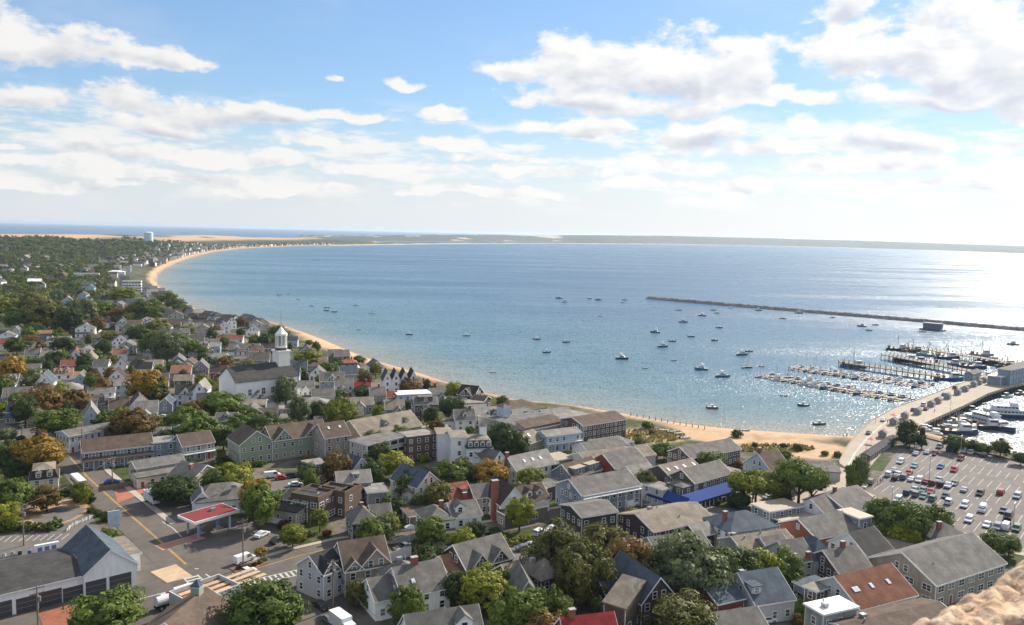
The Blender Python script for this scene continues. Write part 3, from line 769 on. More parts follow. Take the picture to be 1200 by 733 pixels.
                r2.loft([[(x - wd / 2 - .2, y, zb + hd - .18), (x, y, zb + hd + q), (x + wd / 2 + .2, y, zb + hd - .18), (x + wd / 2 + .2, y, zb + hd), (x, y, zb + hd + q + .2), (x - wd / 2 - .2, y, zb + hd)] for y in (y0 - .25, y2)], roof)
            r2.build('roof', None, d)
            f, p, one = win_mesh(min(1.1, wd - .5), hd - .6, 'sash'); wn = link('window', one, d); wn.location = (x, y0, zb + .35)
        for (fx, wd, *r_) in o.get('xg', ()):            # cross gables flush with the front wall
            x = fx * L; zr = h + (r_[0] if r_ else min(rise * .95, wd / 2 * sl))
            mb = MB(); mb.add([(x - wd / 2, -.03, h - .3), (x + wd / 2, -.03, h - .3), (x + wd / 2, -.03, h), (x, -.03, zr), (x - wd / 2, -.03, h), (x - wd / 2, .3, h - .3), (x + wd / 2, .3, h - .3), (x + wd / 2, .3, h), (x, .3, zr), (x - wd / 2, .3, h)],
                   [(0, 1, 2, 3, 4), (9, 8, 7, 6, 5), (0, 5, 6, 1), (1, 6, 7, 2), (2, 7, 8, 3), (3, 8, 9, 4), (4, 9, 5, 0)], wall)
            d = mb.build('gable', None, s.root); d.matrix_local = M
            yr = (zr - h) / sl; r2 = MB(); k = (zr - h) / (wd / 2) * .35
            r2.add([(x, -.4, zr + .25), (x, yr, zr + .25), (x - wd / 2 - .35, -.4, h - k + .25), (x - wd / 2 - .35, .2, h - k + .25), (x + wd / 2 + .35, -.4, h - k + .25), (x + wd / 2 + .35, .2, h - k + .25),
                    (x, -.4, zr + .02), (x, yr, zr + .02), (x - wd / 2 - .35, -.4, h - k), (x - wd / 2 - .35, .2, h - k), (x + wd / 2 + .35, -.4, h - k), (x + wd / 2 + .35, .2, h - k)],
                   [(0, 1, 3, 2), (0, 4, 5, 1), (6, 8, 9, 7), (6, 7, 11, 10), (0, 2, 8, 6), (0, 6, 10, 4), (2, 3, 9, 8), (4, 10, 11, 5)], roof)
            r2.build('roof', None, d)
            t_ = MB()
            for sg in (-1, 1):
                t_.add([(x, y, zr + dz) for y in (-.46, -.405) for dz in (-.05, .28)] + [(x + sg * (wd / 2 + .35), y, h - k + dz) for y in (-.46, -.405) for dz in (-.05, .28)], [(0, 1, 5, 4), (2, 6, 7, 3), (0, 4, 6, 2), (1, 3, 7, 5), (4, 5, 7, 6), (0, 2, 3, 1)], TRIM)
            t_.build('trim', None, d)
            wz = h + .1 if zr - h > 2.2 else h - .6
            if wd > 5.5:
                for dx in (-1.2, 1.2): wn = link('window', win_mesh(.9, 1.4, 'sash')[2], d); wn.location = (x + dx, -.03, wz)
            else: wn = link('window', win_mesh(.9, 1.3, 'sash')[2], d); wn.location = (x, -.03, wz)
        for (fx, w_, h_, *c_) in o.get('gdoors', ()):
            s.put(simple_mesh(('gd', w_, h_, bool(c_)), lambda: gdoor_mesh(w_, h_, GDOORW if c_ else GDOOR)), fx * L, 0, .02, 0, M, 'garage_door')
        if 'porch' in o:                                  # open porch or balcony along the front
            dp, zt, colr = o['porch']
            mb = MB(); mb.box(-.1, L + .1, -dp, -.05, zt, zt + .18, TRIM)
            n_ = max(2, int(L / 3))
            for i in range(n_ + 1): x = i * L / n_; mb.box(x - .09, x + .09, -dp + .05, -dp + .23, -.5, zt, TRIM)
            if colr == 'rail':
                mb.box(-.1, L + .1, -dp, -dp + .08, zt + .95, zt + 1.05, TRIM)
                for i in range(int(L / .5) + 1): x = i * .5; mb.box(x - .03, x + .03, -dp + .01, -dp + .07, zt + .18, zt + .95, TRIM)
                for i in range(n_ + 1): x = i * L / n_; mb.box(x - .07, x + .07, -dp + .0, -dp + .14, zt + .18, zt + 1.15, TRIM)
            pr = mb.build('porch', None, s.root); pr.matrix_local = M
            if colr != 'rail':
                mb = MB(); mb.loft([[(x, y, z) for y, z in ((-dp - .3, zt + .18), (-.05, zt + .9), (-.05, zt + 1.05), (-dp - .3, zt + .34))] for x in (-.3, L + .3)], roof)
                q = mb.build('porch_roof', None, s.root); q.matrix_local = M
        if 'vents' in o:
            for i in range(o['vents']):
                rs = random.Random(i + int(L * 10)); x, y = rs.uniform(.1, .9) * L, rs.uniform(.2, .8) * D
                mb = MB(); z = top(x, y) + .2
                if i % 3 == 0: mb.box(x - .6, x + .6, y - .5, y + .5, z, z + .8, METAL)
                else: mb.tube((x, y, z - .2), (x, y, z + .7), .16, mtl=METAL)
                v = mb.build('roof_vent', None, s.root); v.matrix_local = M
def H(wall, roof, *blocks, **k):
    hs = House(k.pop('name', 'house'), wall, roof, k.pop('desc', None), **k)
    for bl in blocks:
        hs.block(*bl[:8], **(bl[8] if len(bl) > 8 else {}))
    return hs
SUNROW = 0
def S(u0, u1, v, h, D, rise, typ, wall, roof, ang=18, **k):
    opt = {q: k.pop(q) for q in list(k) if q in ('chim', 'sky', 'dorm', 'xg', 'porch', 'win', 'st', 'band', 'hipin', 'base', 'wkind', 'sp', 'ww', 'parapet', 'mroof')}
    hs = House(k.pop('name', 'house'), wall, roof, k.pop('desc', None), **k)
    hs.block(u0, v, u1, v, h, D, rise, typ, ang=ang, **opt); return hs
# ------------------------------------------------------------------ the town: near blocks, placed by their near eave line
H('white', 'darkgrey', (-42,707,98,674,5.0,19,1.0,'g',dict(gdoors=[(.28,4.2,3.4),(.50,4.0,3.2),(.70,4.4,3.4),(.90,4.0,3.0)], win=False, trim=True, ov=.5)),
  (98,675,160,665,5.2,19,4.4,'x',dict(gdoors=[(.22,4.2,3.6),(.68,4.6,3.6)], win=False, roof='slate')),
  (146,653,164,648,4.2,13,0,'f',dict(roof='tan', win=True, shop=True)), name='garage_building', cat='garage', label='long white garage with dark overhead doors and a tall gabled bay at its end')
def cupola(hs, fx, fy, L, D, z, s_=1.1, wallc='lightgrey', roofc='slate', hgt=2.0):
    mb = MB(); x, y = fx * L, fy * D; mb.box(x - s_, x + s_, y - s_, y + s_, z - .8, z + hgt, wallm(wallc)); mb.box(x - s_ - .15, x + s_ + .15, y - s_ - .15, y + s_ + .15, z + hgt, z + hgt + .15, TRIM)
    c = mb.build('cupola', None, hs.root); c.matrix_local = hs.M
    r2 = MB(); r2.add([(x - s_ - .2, y - s_ - .2, z + hgt + .15), (x + s_ + .2, y - s_ - .2, z + hgt + .15), (x + s_ + .2, y + s_ + .2, z + hgt + .15), (x - s_ - .2, y + s_ + .2, z + hgt + .15), (x, y, z + hgt + 1.5)], [(3, 2, 1, 0), (0, 1, 4), (1, 2, 4), (2, 3, 4), (3, 0, 4)], roofm(roofc)); r2.build('roof', None, c)
hs = H('lightgrey', 'brown', (150,752,238,760,4.2,15,4.2,'x'), label='brown roofed house with a pale green cupola at the bottom edge'); cupola(hs, .5, .82, 14, 15, 8.0, .9, 'green')
H('grey', 'brown', (404.5,669.7,457,661,6.2,11,4.6,'g',dict(xg=[(.68,7.5,3.9),(.20,4.0,2.0)], st=2)), wall='tan', label='tan shingled house with a brown roof and two front cross gables') if False else H('tan', 'brown', (404.5,669.7,457,661,6.2,11,4.6,'g',dict(xg=[(.68,7.5,3.9),(.20,4.0,2.0)], st=2)), label='tan shingled house with a brown roof and two front cross gables')
H('lightgrey', 'black', (379,674,404,664,6.2,9,3.0,'g',dict(xg=[(.35,4.5,2.6)],st=2)), label='pale grey house with a charred dark roof lined by white ridge boards')
H('white', 'grey', (472,700,527,688,5.0,11,4.2,'g',dict(chim=[(.45,.5,.7)],sky=[(.3,.2)])), (440,705,474,698,4.4,9,3.0,'g',dict(dorm=[(.85,1.6,1.5)])), (460,686,502,677,6.0,9,3.0,'h',dict(vents=2)), label='rambling white house with grey roofs and a thick brick chimney in the middle')
H('white', 'grey', (482,764,568,750,5.0,10,4.6,'g',dict(dorm=[(.75,3.0,2.2)],vents=3)), label='white house with a pale grey roof and one white gabled dormer at the bottom edge')
H('darkbrown', 'grey', (547,668,601,653,4.4,11,4.0,'g',dict(xg=[(.30,4.6,2.6),(.72,4.6,2.6)])), (526,671,549,667,3.4,8,2.4,'g',dict(roof='orange')), label='dark brown house with grey twin gables and an orange brown lean roof')
H('darkbrown', 'tan', (634,681,662,673,6.0,10,3.4,'h',dict(st=2,vents=2)), (600,684,634,676,4.2,8,2.8,'g',dict(sky=[(.55,.2),(.8,.2)])), label='dark brown house with a tan hipped roof and a wing with two skylights')
H('grey', 'grey', (603,704,634,702,5.0,10,4.0,'x'), label='grey gable house half hidden behind bright green trees')
H('red', 'red', (668,768,729,760,5.0,10,4.6,'g',dict(chim=[(.2,.5)])), label='house with a bright red roof cut off by the bottom edge')
H('brown', 'tan', (708,706,733,714,6.0,8,3.0,'s',dict(st=1)), label='narrow brown shed roofed house with a pale sloping roof')
H('darkbrown', 'slate', (752,707,792,699,5.4,15,4.8,'x',dict(sky=[(.2,.5)])), (712,700,748,696,4.0,8,2.8,'g',dict(sky=[(.5,.2)])), label='dark brown gable house with a blue grey roof and white windows')
H('brick', 'slate', (841,708,872,701,5.0,9,2.0,'g',dict(gdoors=[(.5,5.5,3.0,1)],win=False)), cat='garage', name='garage_building', label='small brick garage with a white door and a slate roof')
H('lightgrey', 'slate', (886,709,931,702,4.6,13,4.2,'g',dict(vents=2,dorm=[(.15,2.4,1.8,'flat')])), label='pale grey house with a broad blue grey roof beside the brick garage')
H('lightgrey', 'grey', (846,742,899,734,3.6,8,2.2,'g',dict(win=False)), label='low grey roof in front of the brick garage')
H('grey', 'white', (944,709,965,721,7.4,9,0,'f',dict(st=2,vents=2)), label='square grey house with a gleaming white flat roof')
H('brown', 'lightgrey', (943,688,957,694,5.6,8,0,'f'), label='small brown cube house with a pale flat roof')
H('lightgrey', 'rust', (1008,714,1074,697,4.6,14,4.2,'g',dict(sky=[(.12,.25),(.17,.25),(.42,.25),(.72,.25)],sp=2.2,wh=1.9,ww=1.3)), cat='shop', name='shop_building', label='long shop with a rust red roof and four skylights')
H('beige', 'brown', (1004,752,1122,724,5.0,9,1.2,'g',dict(win=False,vents=2)), cat='shop', name='shop_building', label='low brown roofed building beside the stone parapet')
H('tan', 'grey', (1097,686,1178,660,5.6,17,4.4,'g',dict(sp=3.4,ww=2.0,wh=1.3)), cat='hall', name='hall_building', label='large tan shingled hall with one vast plain grey roof')
H('white', 'darkgrey', (1016,651.5,1045,643,5.0,11,3.8,'g'), label='white house with a dark grey gable roof behind the rust roofed shop')
H('wood', 'grey', (984,672.5,1022,666,5.0,11,3.4,'g',dict(chim=[(.6,.5)],sp=1.9)), label='reddish brown house with a grey roof just behind the rust roofed shop')
H('lightgrey', 'grey', (928,660,955,656,5.6,10,3.4,'g',dict(chim=[(.15,.05,.5),(.75,.05,.5)])), (955,657,980,651,5.6,9,4.0,'h',dict(roof='slate')), label='pale grey house with two dark chimneys and a slate pyramid roof')
H('grey', 'tan', (872,648,934,638.5,4.6,10,2.2,'g',dict(win=False,vents=4)), label='long low tan roof behind the row of dark trees')
H('white', 'slate', (856,625.5,912,617,5.6,12,3.2,'h',dict(chim=[(.15,.45)],sp=2.3)), label='white two storey house with a slate hipped roof')
H('darkbrown', 'tan', (766,623.5,837,609,5.2,15,2.4,'g',dict(vents=3)), (818,629,838,625,4.0,7,1.8,'g',dict(roof='lightgrey')), cat='hall', name='hall_building', label='wide dark brown building with a broad tan roof and rooftop plant')
H('lightgrey', 'grey', (770,648,832,640,3.8,9,2.2,'g',dict(win=False)), label='low pale grey house in front of the wide tan roofed building')
H('darkbrown', 'grey', (682,606.5,723,600,7.0,11,1.4,'g',dict(st=2)), label='dark boxy two storey house with a low grey roof by the side street')
H('bluegrey', 'grey', (682,581,750,568.5,6.4,13,3.0,'g',dict(st=2,sp=2.0,porch=(1.2,5.4,'rail'))), cat='inn', name='inn_building', label='long blue grey motel with a grey roof and a white gallery')
H('red', 'grey', (721,549.5,758,541,5.4,12,3.6,'g',dict(win=False)), label='red walled house with a grey gable roof behind the blue grey motel')
H('lightgrey', 'tan', (690,543.5,768,533,5.0,12,2.2,'g',dict(win=False,vents=3)), label='long tan roofed building behind the red walled house')
H('bluegrey', 'brown', (671,560,705,549.5,4.6,9,3.2,'g',dict(dorm=[(.28,5.2,2.0,'flat',.1),(.76,5.2,2.0,'flat',.1)],droof='sand')), label='blue grey cottage with two flat topped dormers')
H('white', 'lightgrey', (606,553,651,543,5.4,10,3.6,'g',dict(sky=[(.3,.25),(.52,.25),(.72,.25)],chim=[(-.01,.5)])), label='white house with three skylights in a pale grey roof')
H('lightblue', 'lightgrey', (641,512,681,507,6.4,8,1.2,'g',dict(st=2,porch=(1.2,3.4,'rail'))), label='pale blue lodging with a long gallery below the brick block', cat='inn', name='inn_building')
H('wood', 'brown', (684,499.5,734,491.5,7.6,14,2.0,'g',dict(st=3,sp=2.0)), cat='inn', name='inn_building', label='three storey dark wooden block with a brown roof right on the beach')
H('grey', 'grey', (707,523,742,518,3.2,9,0,'f',dict(win=False,vents=2)), label='low flat grey shed in front of the dark wooden beach block', cat='shed', name='shed')
hs = H('beige', 'grey', (604,499,655,489,6.0,22,0,'f',dict(win=False,vents=4)), (596,486,640,479,5.0,15,3.6,'h',dict(roof='brown')), (615,503,658,493,5.6,5,2.0,'s',dict(roof='brown',win=False)), (655,493,690,488,5.2,12,0,'f',dict(roof='lightgrey')), (612,507,662,498,4.6,4,0,'f',dict(win=False)), cat='hall', name='hall_building', label='sprawling beige beach hall with a flat grey roof and a small tower'); cupola(hs, .35, .5, 24, 40, 5.0, 2.0, 'lightblue', 'grey', 5)
H('lightgrey', 'lightgrey', (640,489,672,486,4.8,10,2.0,'g',dict(sp=3)), label='long pale grey wing on the sand beside the beach hall')
H('tan', 'tan', (617,521,635,515,4.8,9,3.0,'g',dict(sky=[(.5,.3)])), label='tan cottage with one skylight below the beach hall')
H('beige', 'tan', (602,518,620,514,4.2,12,0,'f',dict(win=False)), label='flat tan roofed store beside the tan skylight cottage', cat='shop', name='shop_building')
hs = H('white', 'tan', (529,513.5,548,513,10.5,10,0.6,'f',dict(st=3)), (513,509.5,530,509,9.8,9,0,'f',dict(st=2,blank='f')), (547,526,577,518.5,7.4,10,1.2,'m',dict(dorm=[(.14,1.6,1.7),(.38,1.6,1.7),(.62,1.6,1.7),(.86,1.6,1.7)],st=2)), cat='hotel', name='hotel_building', label='tall white hotel with a mansard wing and white arched dormers'); cupola(hs, .5, .6, 13, 10, 10.6, 1.1, 'white', 'lightgrey', 3.0)
H('white', 'grey', (577,542,593,538,4.4,9,3.0,'x'), (562,537,580,532,4.6,9,2.4,'g'), label='little white gable cottage beside the white hotel')
H('beige', 'grey', (430,522,475,511.5,8.6,9,.6,'f',dict(st=3,band=True)), cat='inn', name='inn_building', label='three storey pale apartment house with bands of dark windows')
H('tan', 'tan', (424,512,494,498.5,5.6,15,4.6,'g',dict(dorm=[(.45,2.4,1.2),(.80,1.8,1.0)],win=False)), label='big tan roofed house behind the banded apartment house')
H('wood', 'lightgrey', (477,514,514,509.5,8.6,10,0,'f',dict(st=3,parapet=.4)), label='tall brown timber house with open decks between pale apartments and white hotel')
H('green', 'brown', (281,522,320,516.5,7.2,12,4.2,'x',dict(st=2)), (319,517,384,508,7.2,11,4.0,'g',dict(st=2,xg=[(.20,6.5,3.4),(.74,6.5,3.4)])), (381,514,410,509,8.2,11,4.0,'g',dict(wall='tan',sky=[(.3,.3),(.75,.3)])), cat='inn', name='inn_building', label='long sage green inn with three gables and a brown roof')
H('grey', 'brown', (214,523.5,251,518,5.8,10,3.0,'g',dict(st=2,porch=(1.6,2.9,'rail'))), label='grey house with a brown roof and a white balcony')
H('bluegrey', 'brown', (97,530.5,179,521.5,6.0,9,3.2,'g',dict(st=2,sp=1.9,porch=(1.4,3.0,'roof'))), (179,520,207,515.5,6.4,8,.6,'f',dict(roof='lightgrey',st=2)), cat='inn', name='inn_building', label='very long blue grey lodging house with a plain brown roof')
H('beige', 'grey', (160,549.5,216,540.5,5.2,8,1.4,'g',dict(st=1,wh=.8)), (161,561,218,551.5,3.4,6,.8,'s',dict(wall='cream')), label='two tiered low cream building with long grey roofs')
H('beige', 'grey', (226,562,257,551.5,4.4,10,3.0,'x',dict(chim=[(.3,.4)])), label='beige gable cottage behind the filling station shop')
H('white', 'grey', (230,590,292,583.5,4.2,12,3.4,'h',dict(hipin=.7,vents=2)), (226,588.5,247,587,4.2,5,2.4,'x'), cat='shop', name='shop_building', label='white filling station shop with a grey hipped roof')
H('cream', 'tan', (35,563.5,68,560,5.2,10,1.2,'m',dict(dorm=[(.3,1.5,1.7),(.7,1.5,1.7)],st=2,mroof='darkbrown')), label='cream house with a dark mansard roof and white dormers')
H('lightgrey', 'grey', (81,511.5,134,501.5,6.2,9,1.2,'g',dict(st=2,sp=2)), label='two storey pale house with a grey roof and many small windows')
H('lightblue', 'lightgrey', (97,491,117,489.5,5.6,12,4.8,'x',dict(st=2,wide=1)), label='pale blue house with a big sweeping gable and a red brown deck')
H('wood', 'darkgrey', (373,586,396,575,7.0,9,0,'f',dict(st=2,parapet=.8,ww=1.8)), (404,579.5,418,572.5,7.0,9,0,'f',dict(st=2,parapet=.8)), (396,577,405,577,7.0,8,0,'f',dict(win=False,parapet=.5)), (378,598,430,583,3.8,6,0,'f',dict(roof='brown',parapet=.9,ww=2.2)), (329,584,360,581,5.6,9,1.5,'g',dict(sky=[(.45,.2),(.75,.2)])), (319,596,347,594,3.8,7,1.4,'s',dict(wall='beige',sky=[(.5,.5)])), label='modern brown timber house with flat roofs, parapets and a roof terrace')
H('darkbrown', 'grey', (413,615,444,611.5,5.0,9,3.2,'h',dict(chim=[(.5,.6,.4)])), (437,611,460,604,4.6,8,3.0,'g'), label='dark shingled cottage with a grey hipped roof near the white picket fence')
H('grey', 'lightgrey', (396,567,435,564,5.8,8,2.4,'g',dict(dorm=[(.55,2.0,1.4,'flat')])), (431,578.5,454,574.5,4.2,8,0,'f'), label='grey house with a pale roof and a flat roofed annex')
H('lightgrey', 'slate', (412,552.5,434,547.5,5.2,10,3.6,'x',dict(st=2)), label='pale grey gable house with white bargeboards and a slate roof')
H('cream', 'slate', (489,571.5,515,564,5.6,12,3.8,'x'), (482,578,507,572,3.8,4,.9,'s',dict(roof='tan')), label='cream gable house with a slate blue roof and a tan lean-to')
H('white', 'grey', (502,612.5,532,608.5,6.4,10,2.4,'h',dict(st=2,porch=(1.5,3.0,'roof'),chim=[(.8,.6)])), (532,608,564,602.5,6.2,10,2.6,'g',dict(st=2,dorm=[(.3,2.6,1.8)])), (480,606,504,596,3.2,8,0,'f',dict(roof='brown',wall='brown')), label='white Victorian house with bay dormers and a porch by the picket fence')
H('brown', 'brownred', (529,588.5,556,584,4.6,11,3.4,'g',dict(dorm=[(.7,2.4,1.6,'flat')],sky=[(.2,.3)],chim=[(.6,.05)])), label='brown cottage with a worn red roof')
H('white', 'darkbrown', (587,592,617,588,5.4,13,4.4,'x',dict(chim=[(-.06,.25,.9,11.5)],st=2)), (557,584,578,580.5,5.2,8,2.6,'g',dict(wall='beige',roof='grey')), label='white gable house with a dark roof and a tall brick side chimney')
H('white', 'brown', (612,590.5,644,584.5,3.8,9,3.4,'g',dict(dorm=[(.35,1.9,1.6),(.72,1.9,1.6)])), label='cottage with a brown roof and two white pointed dormers')
H('weathered', 'darkgrey', (592,604,642,593.5,3.8,4,0,'f',dict(st=1,trim=False,ov=.15,sp=2.4,ww=1.7)), cat='arbor', name='arbor', label='weathered grey timber screen porch along the side street')
H('brown', 'grey', (641,572,658,566.5,4.6,9,0,'f',dict(vents=1)), label='small brown flat roofed shop among the utility poles', cat='shop', name='shop_building')
hs = H('brown', 'grey', (814,566.5,857,554.5,6.6,10,3.0,'g',dict(st=2,sp=1.8,wh=1.6)), (800,572,814,568,6.0,6,1.0,'h',dict(st=2)), cat='inn', name='inn_building', label='brown shingled inn with a bright blue awning round its ground floor')
AW = mat('blue_awning_canvas', (.012,.045,.21), .95, .12, 1)
l0, hw_ = (hs.Lb / 2, hs.Db / 2); mb = MB()
def awn(x0, y0, x1, y1, nx, ny, d=3.2, z0=2.5, z1=4.5):
    o_ = Vector((nx, ny, 0)) * d; a_, b_ = Vector((x0, y0, 0)), Vector((x1, y1, 0))
    v = [a_ + o_ + Vector((0,0,z0)), b_ + o_ + Vector((0,0,z0)), b_ + Vector((0,0,z1)), a_ + Vector((0,0,z1))]
    mb.add([tuple(q) for q in v] + [tuple(q - Vector((0,0,.35))) for q in v], [(0,1,2,3), (7,6,5,4), (0,4,5,1), (1,5,6,2), (2,6,7,3), (3,7,4,0)], AW)
    mb.add([tuple(q - Vector((0,0,.5))) for q in v[:2]] + [tuple(q) for q in v[:2]], [(0,1,3,2)], AW)
    n_ = int((b_ - a_).length / 2)
    for i in range(n_ + 1):
        q = a_.lerp(b_, i / n_) + o_ * .93; mb.box(q.x - .1, q.x + .1, q.y - .1, q.y + .1, 0, z0 - .1, TRIM)
awn(-l0 - 7.5, -hw_ - .9, l0 + .5, -hw_ - .9, 0, -1); awn(-l0 - 7.5, hw_, -l0 - 7.5, -hw_ - 4.2, -1, 0, 2.6)
aw = mb.build('awning', None, hs.root)
H('brown', 'tan', (786,559,823,550.5,6.4,10,2.4,'g',dict(st=2,sky=[(.1,.25),(.35,.25),(.6,.25),(.9,.25)],porch=(1.8,3.2,'rail'))), cat='inn', name='inn_building', label='brown guest house with four skylights and balconies behind the blue awning inn')
H('brown', 'grey', (810,537.5,868,526.5,5.4,11,2.6,'g',dict(sky=[(.30,.6),(.38,.6),(.46,.6)],sp=1.9,st=2)), cat='inn', name='inn_building', label='long dark timber building with three skylights beside the wide beach')
H('lightblue', 'brown', (903,551.5,925,546.5,5.2,11,4.6,'g',dict(st=2,chim=[(.1,.5)])), label='pale blue house with a steep brown roof behind the beach')
H('bluegrey', 'sand', (902,600.5,940,594,5.6,7,0,'f',dict(st=2)), (917,612,961,602.5,3.6,6,0,'f',dict(wall='navy',sp=1.8,ww=1.4)), cat='restaurant', name='restaurant_building', label='two tier restaurant with flat sand coloured roofs and a navy front')
H('white', 'grey', (997,602.5,1031,590.5,4.4,15,3.4,'g'), (967,603,997,599,4.8,9,3.0,'g',dict(chim=[(.9,.5)])), label='white corner house with big grey roofs near the foot of the pier')
H('brick', 'grey', (957,631.5,1009,621.5,4.6,13,3.0,'g'), (1007,608.5,1021.5,604.5,7.4,7,0,'f',dict(wall='bluegrey',roof='sand')), label='brick red house with a long grey roof and a square tower')
H('beige', 'tan', (1044,651,1085,643,3.4,12,.8,'h'), label='low beige bungalow with a flat tan roof behind the big hall')
H('lightgrey', 'grey', (1100,636,1146,634.5,4.4,12,3.0,'h',dict(chim=[(.3,.4)],dorm=[])), label='grey hipped house between the big hall and the car park')
H('bluegrey', 'slate', (960,697,985,690,4.2,7,0,'f'), label='blue grey flat roofed annex between the white flat roof and the rust roofed shop')
H('lightgrey', 'grey', (905,650,930,646,4.4,9,2.6,'g',dict(win=False)), label='pale grey gabled house behind the dark trees')
H('white', 'tan', (850,560,872,553,3.6,7,0,'f',dict(win=False)), label='flat tan roofed outbuilding beside the blue awning inn', cat='shed', name='shed')
H('brown', 'darkbrown', (925,568,948,561,4.0,8,1.6,'g'), label='small brown building beside the flat crowned green trees')
H('lightgrey', 'grey', (930,545,978,549,3.2,6,.8,'g',dict(win=False)), (955,552,985,556,3.0,6,.6,'s',dict(win=False)), label='low pale grey bath house behind the sand by the pier', cat='shed', name='shed')
H('lightgrey', 'lightgrey', (776,575,790,571,5.0,8,0,'f',dict(st=2)), label='narrow pale house tucked beside the blue awning inn')
H('white', 'lightgrey', (745,560,770,555,4.6,9,2.4,'g'), label='white house with a pale grey roof beside the red walled house')
H('grey', 'grey', (655,540,672,537,4.2,8,0,'f',dict(roof='sand')), label='flat sand roofed shed near the white skylight house', cat='shed', name='shed')
H('white', 'grey', (690,530,735,522,4.2,9,2.2,'g'), label='white house with a plain grey roof in front of the beach block')
# sage inn forecourt awning and similar small roofs
H('weathered', 'lightgrey', (362,546,382,543,3.2,6,0,'f'), label='small grey flat shelter in front of the sage green inn', cat='shed', name='shed')
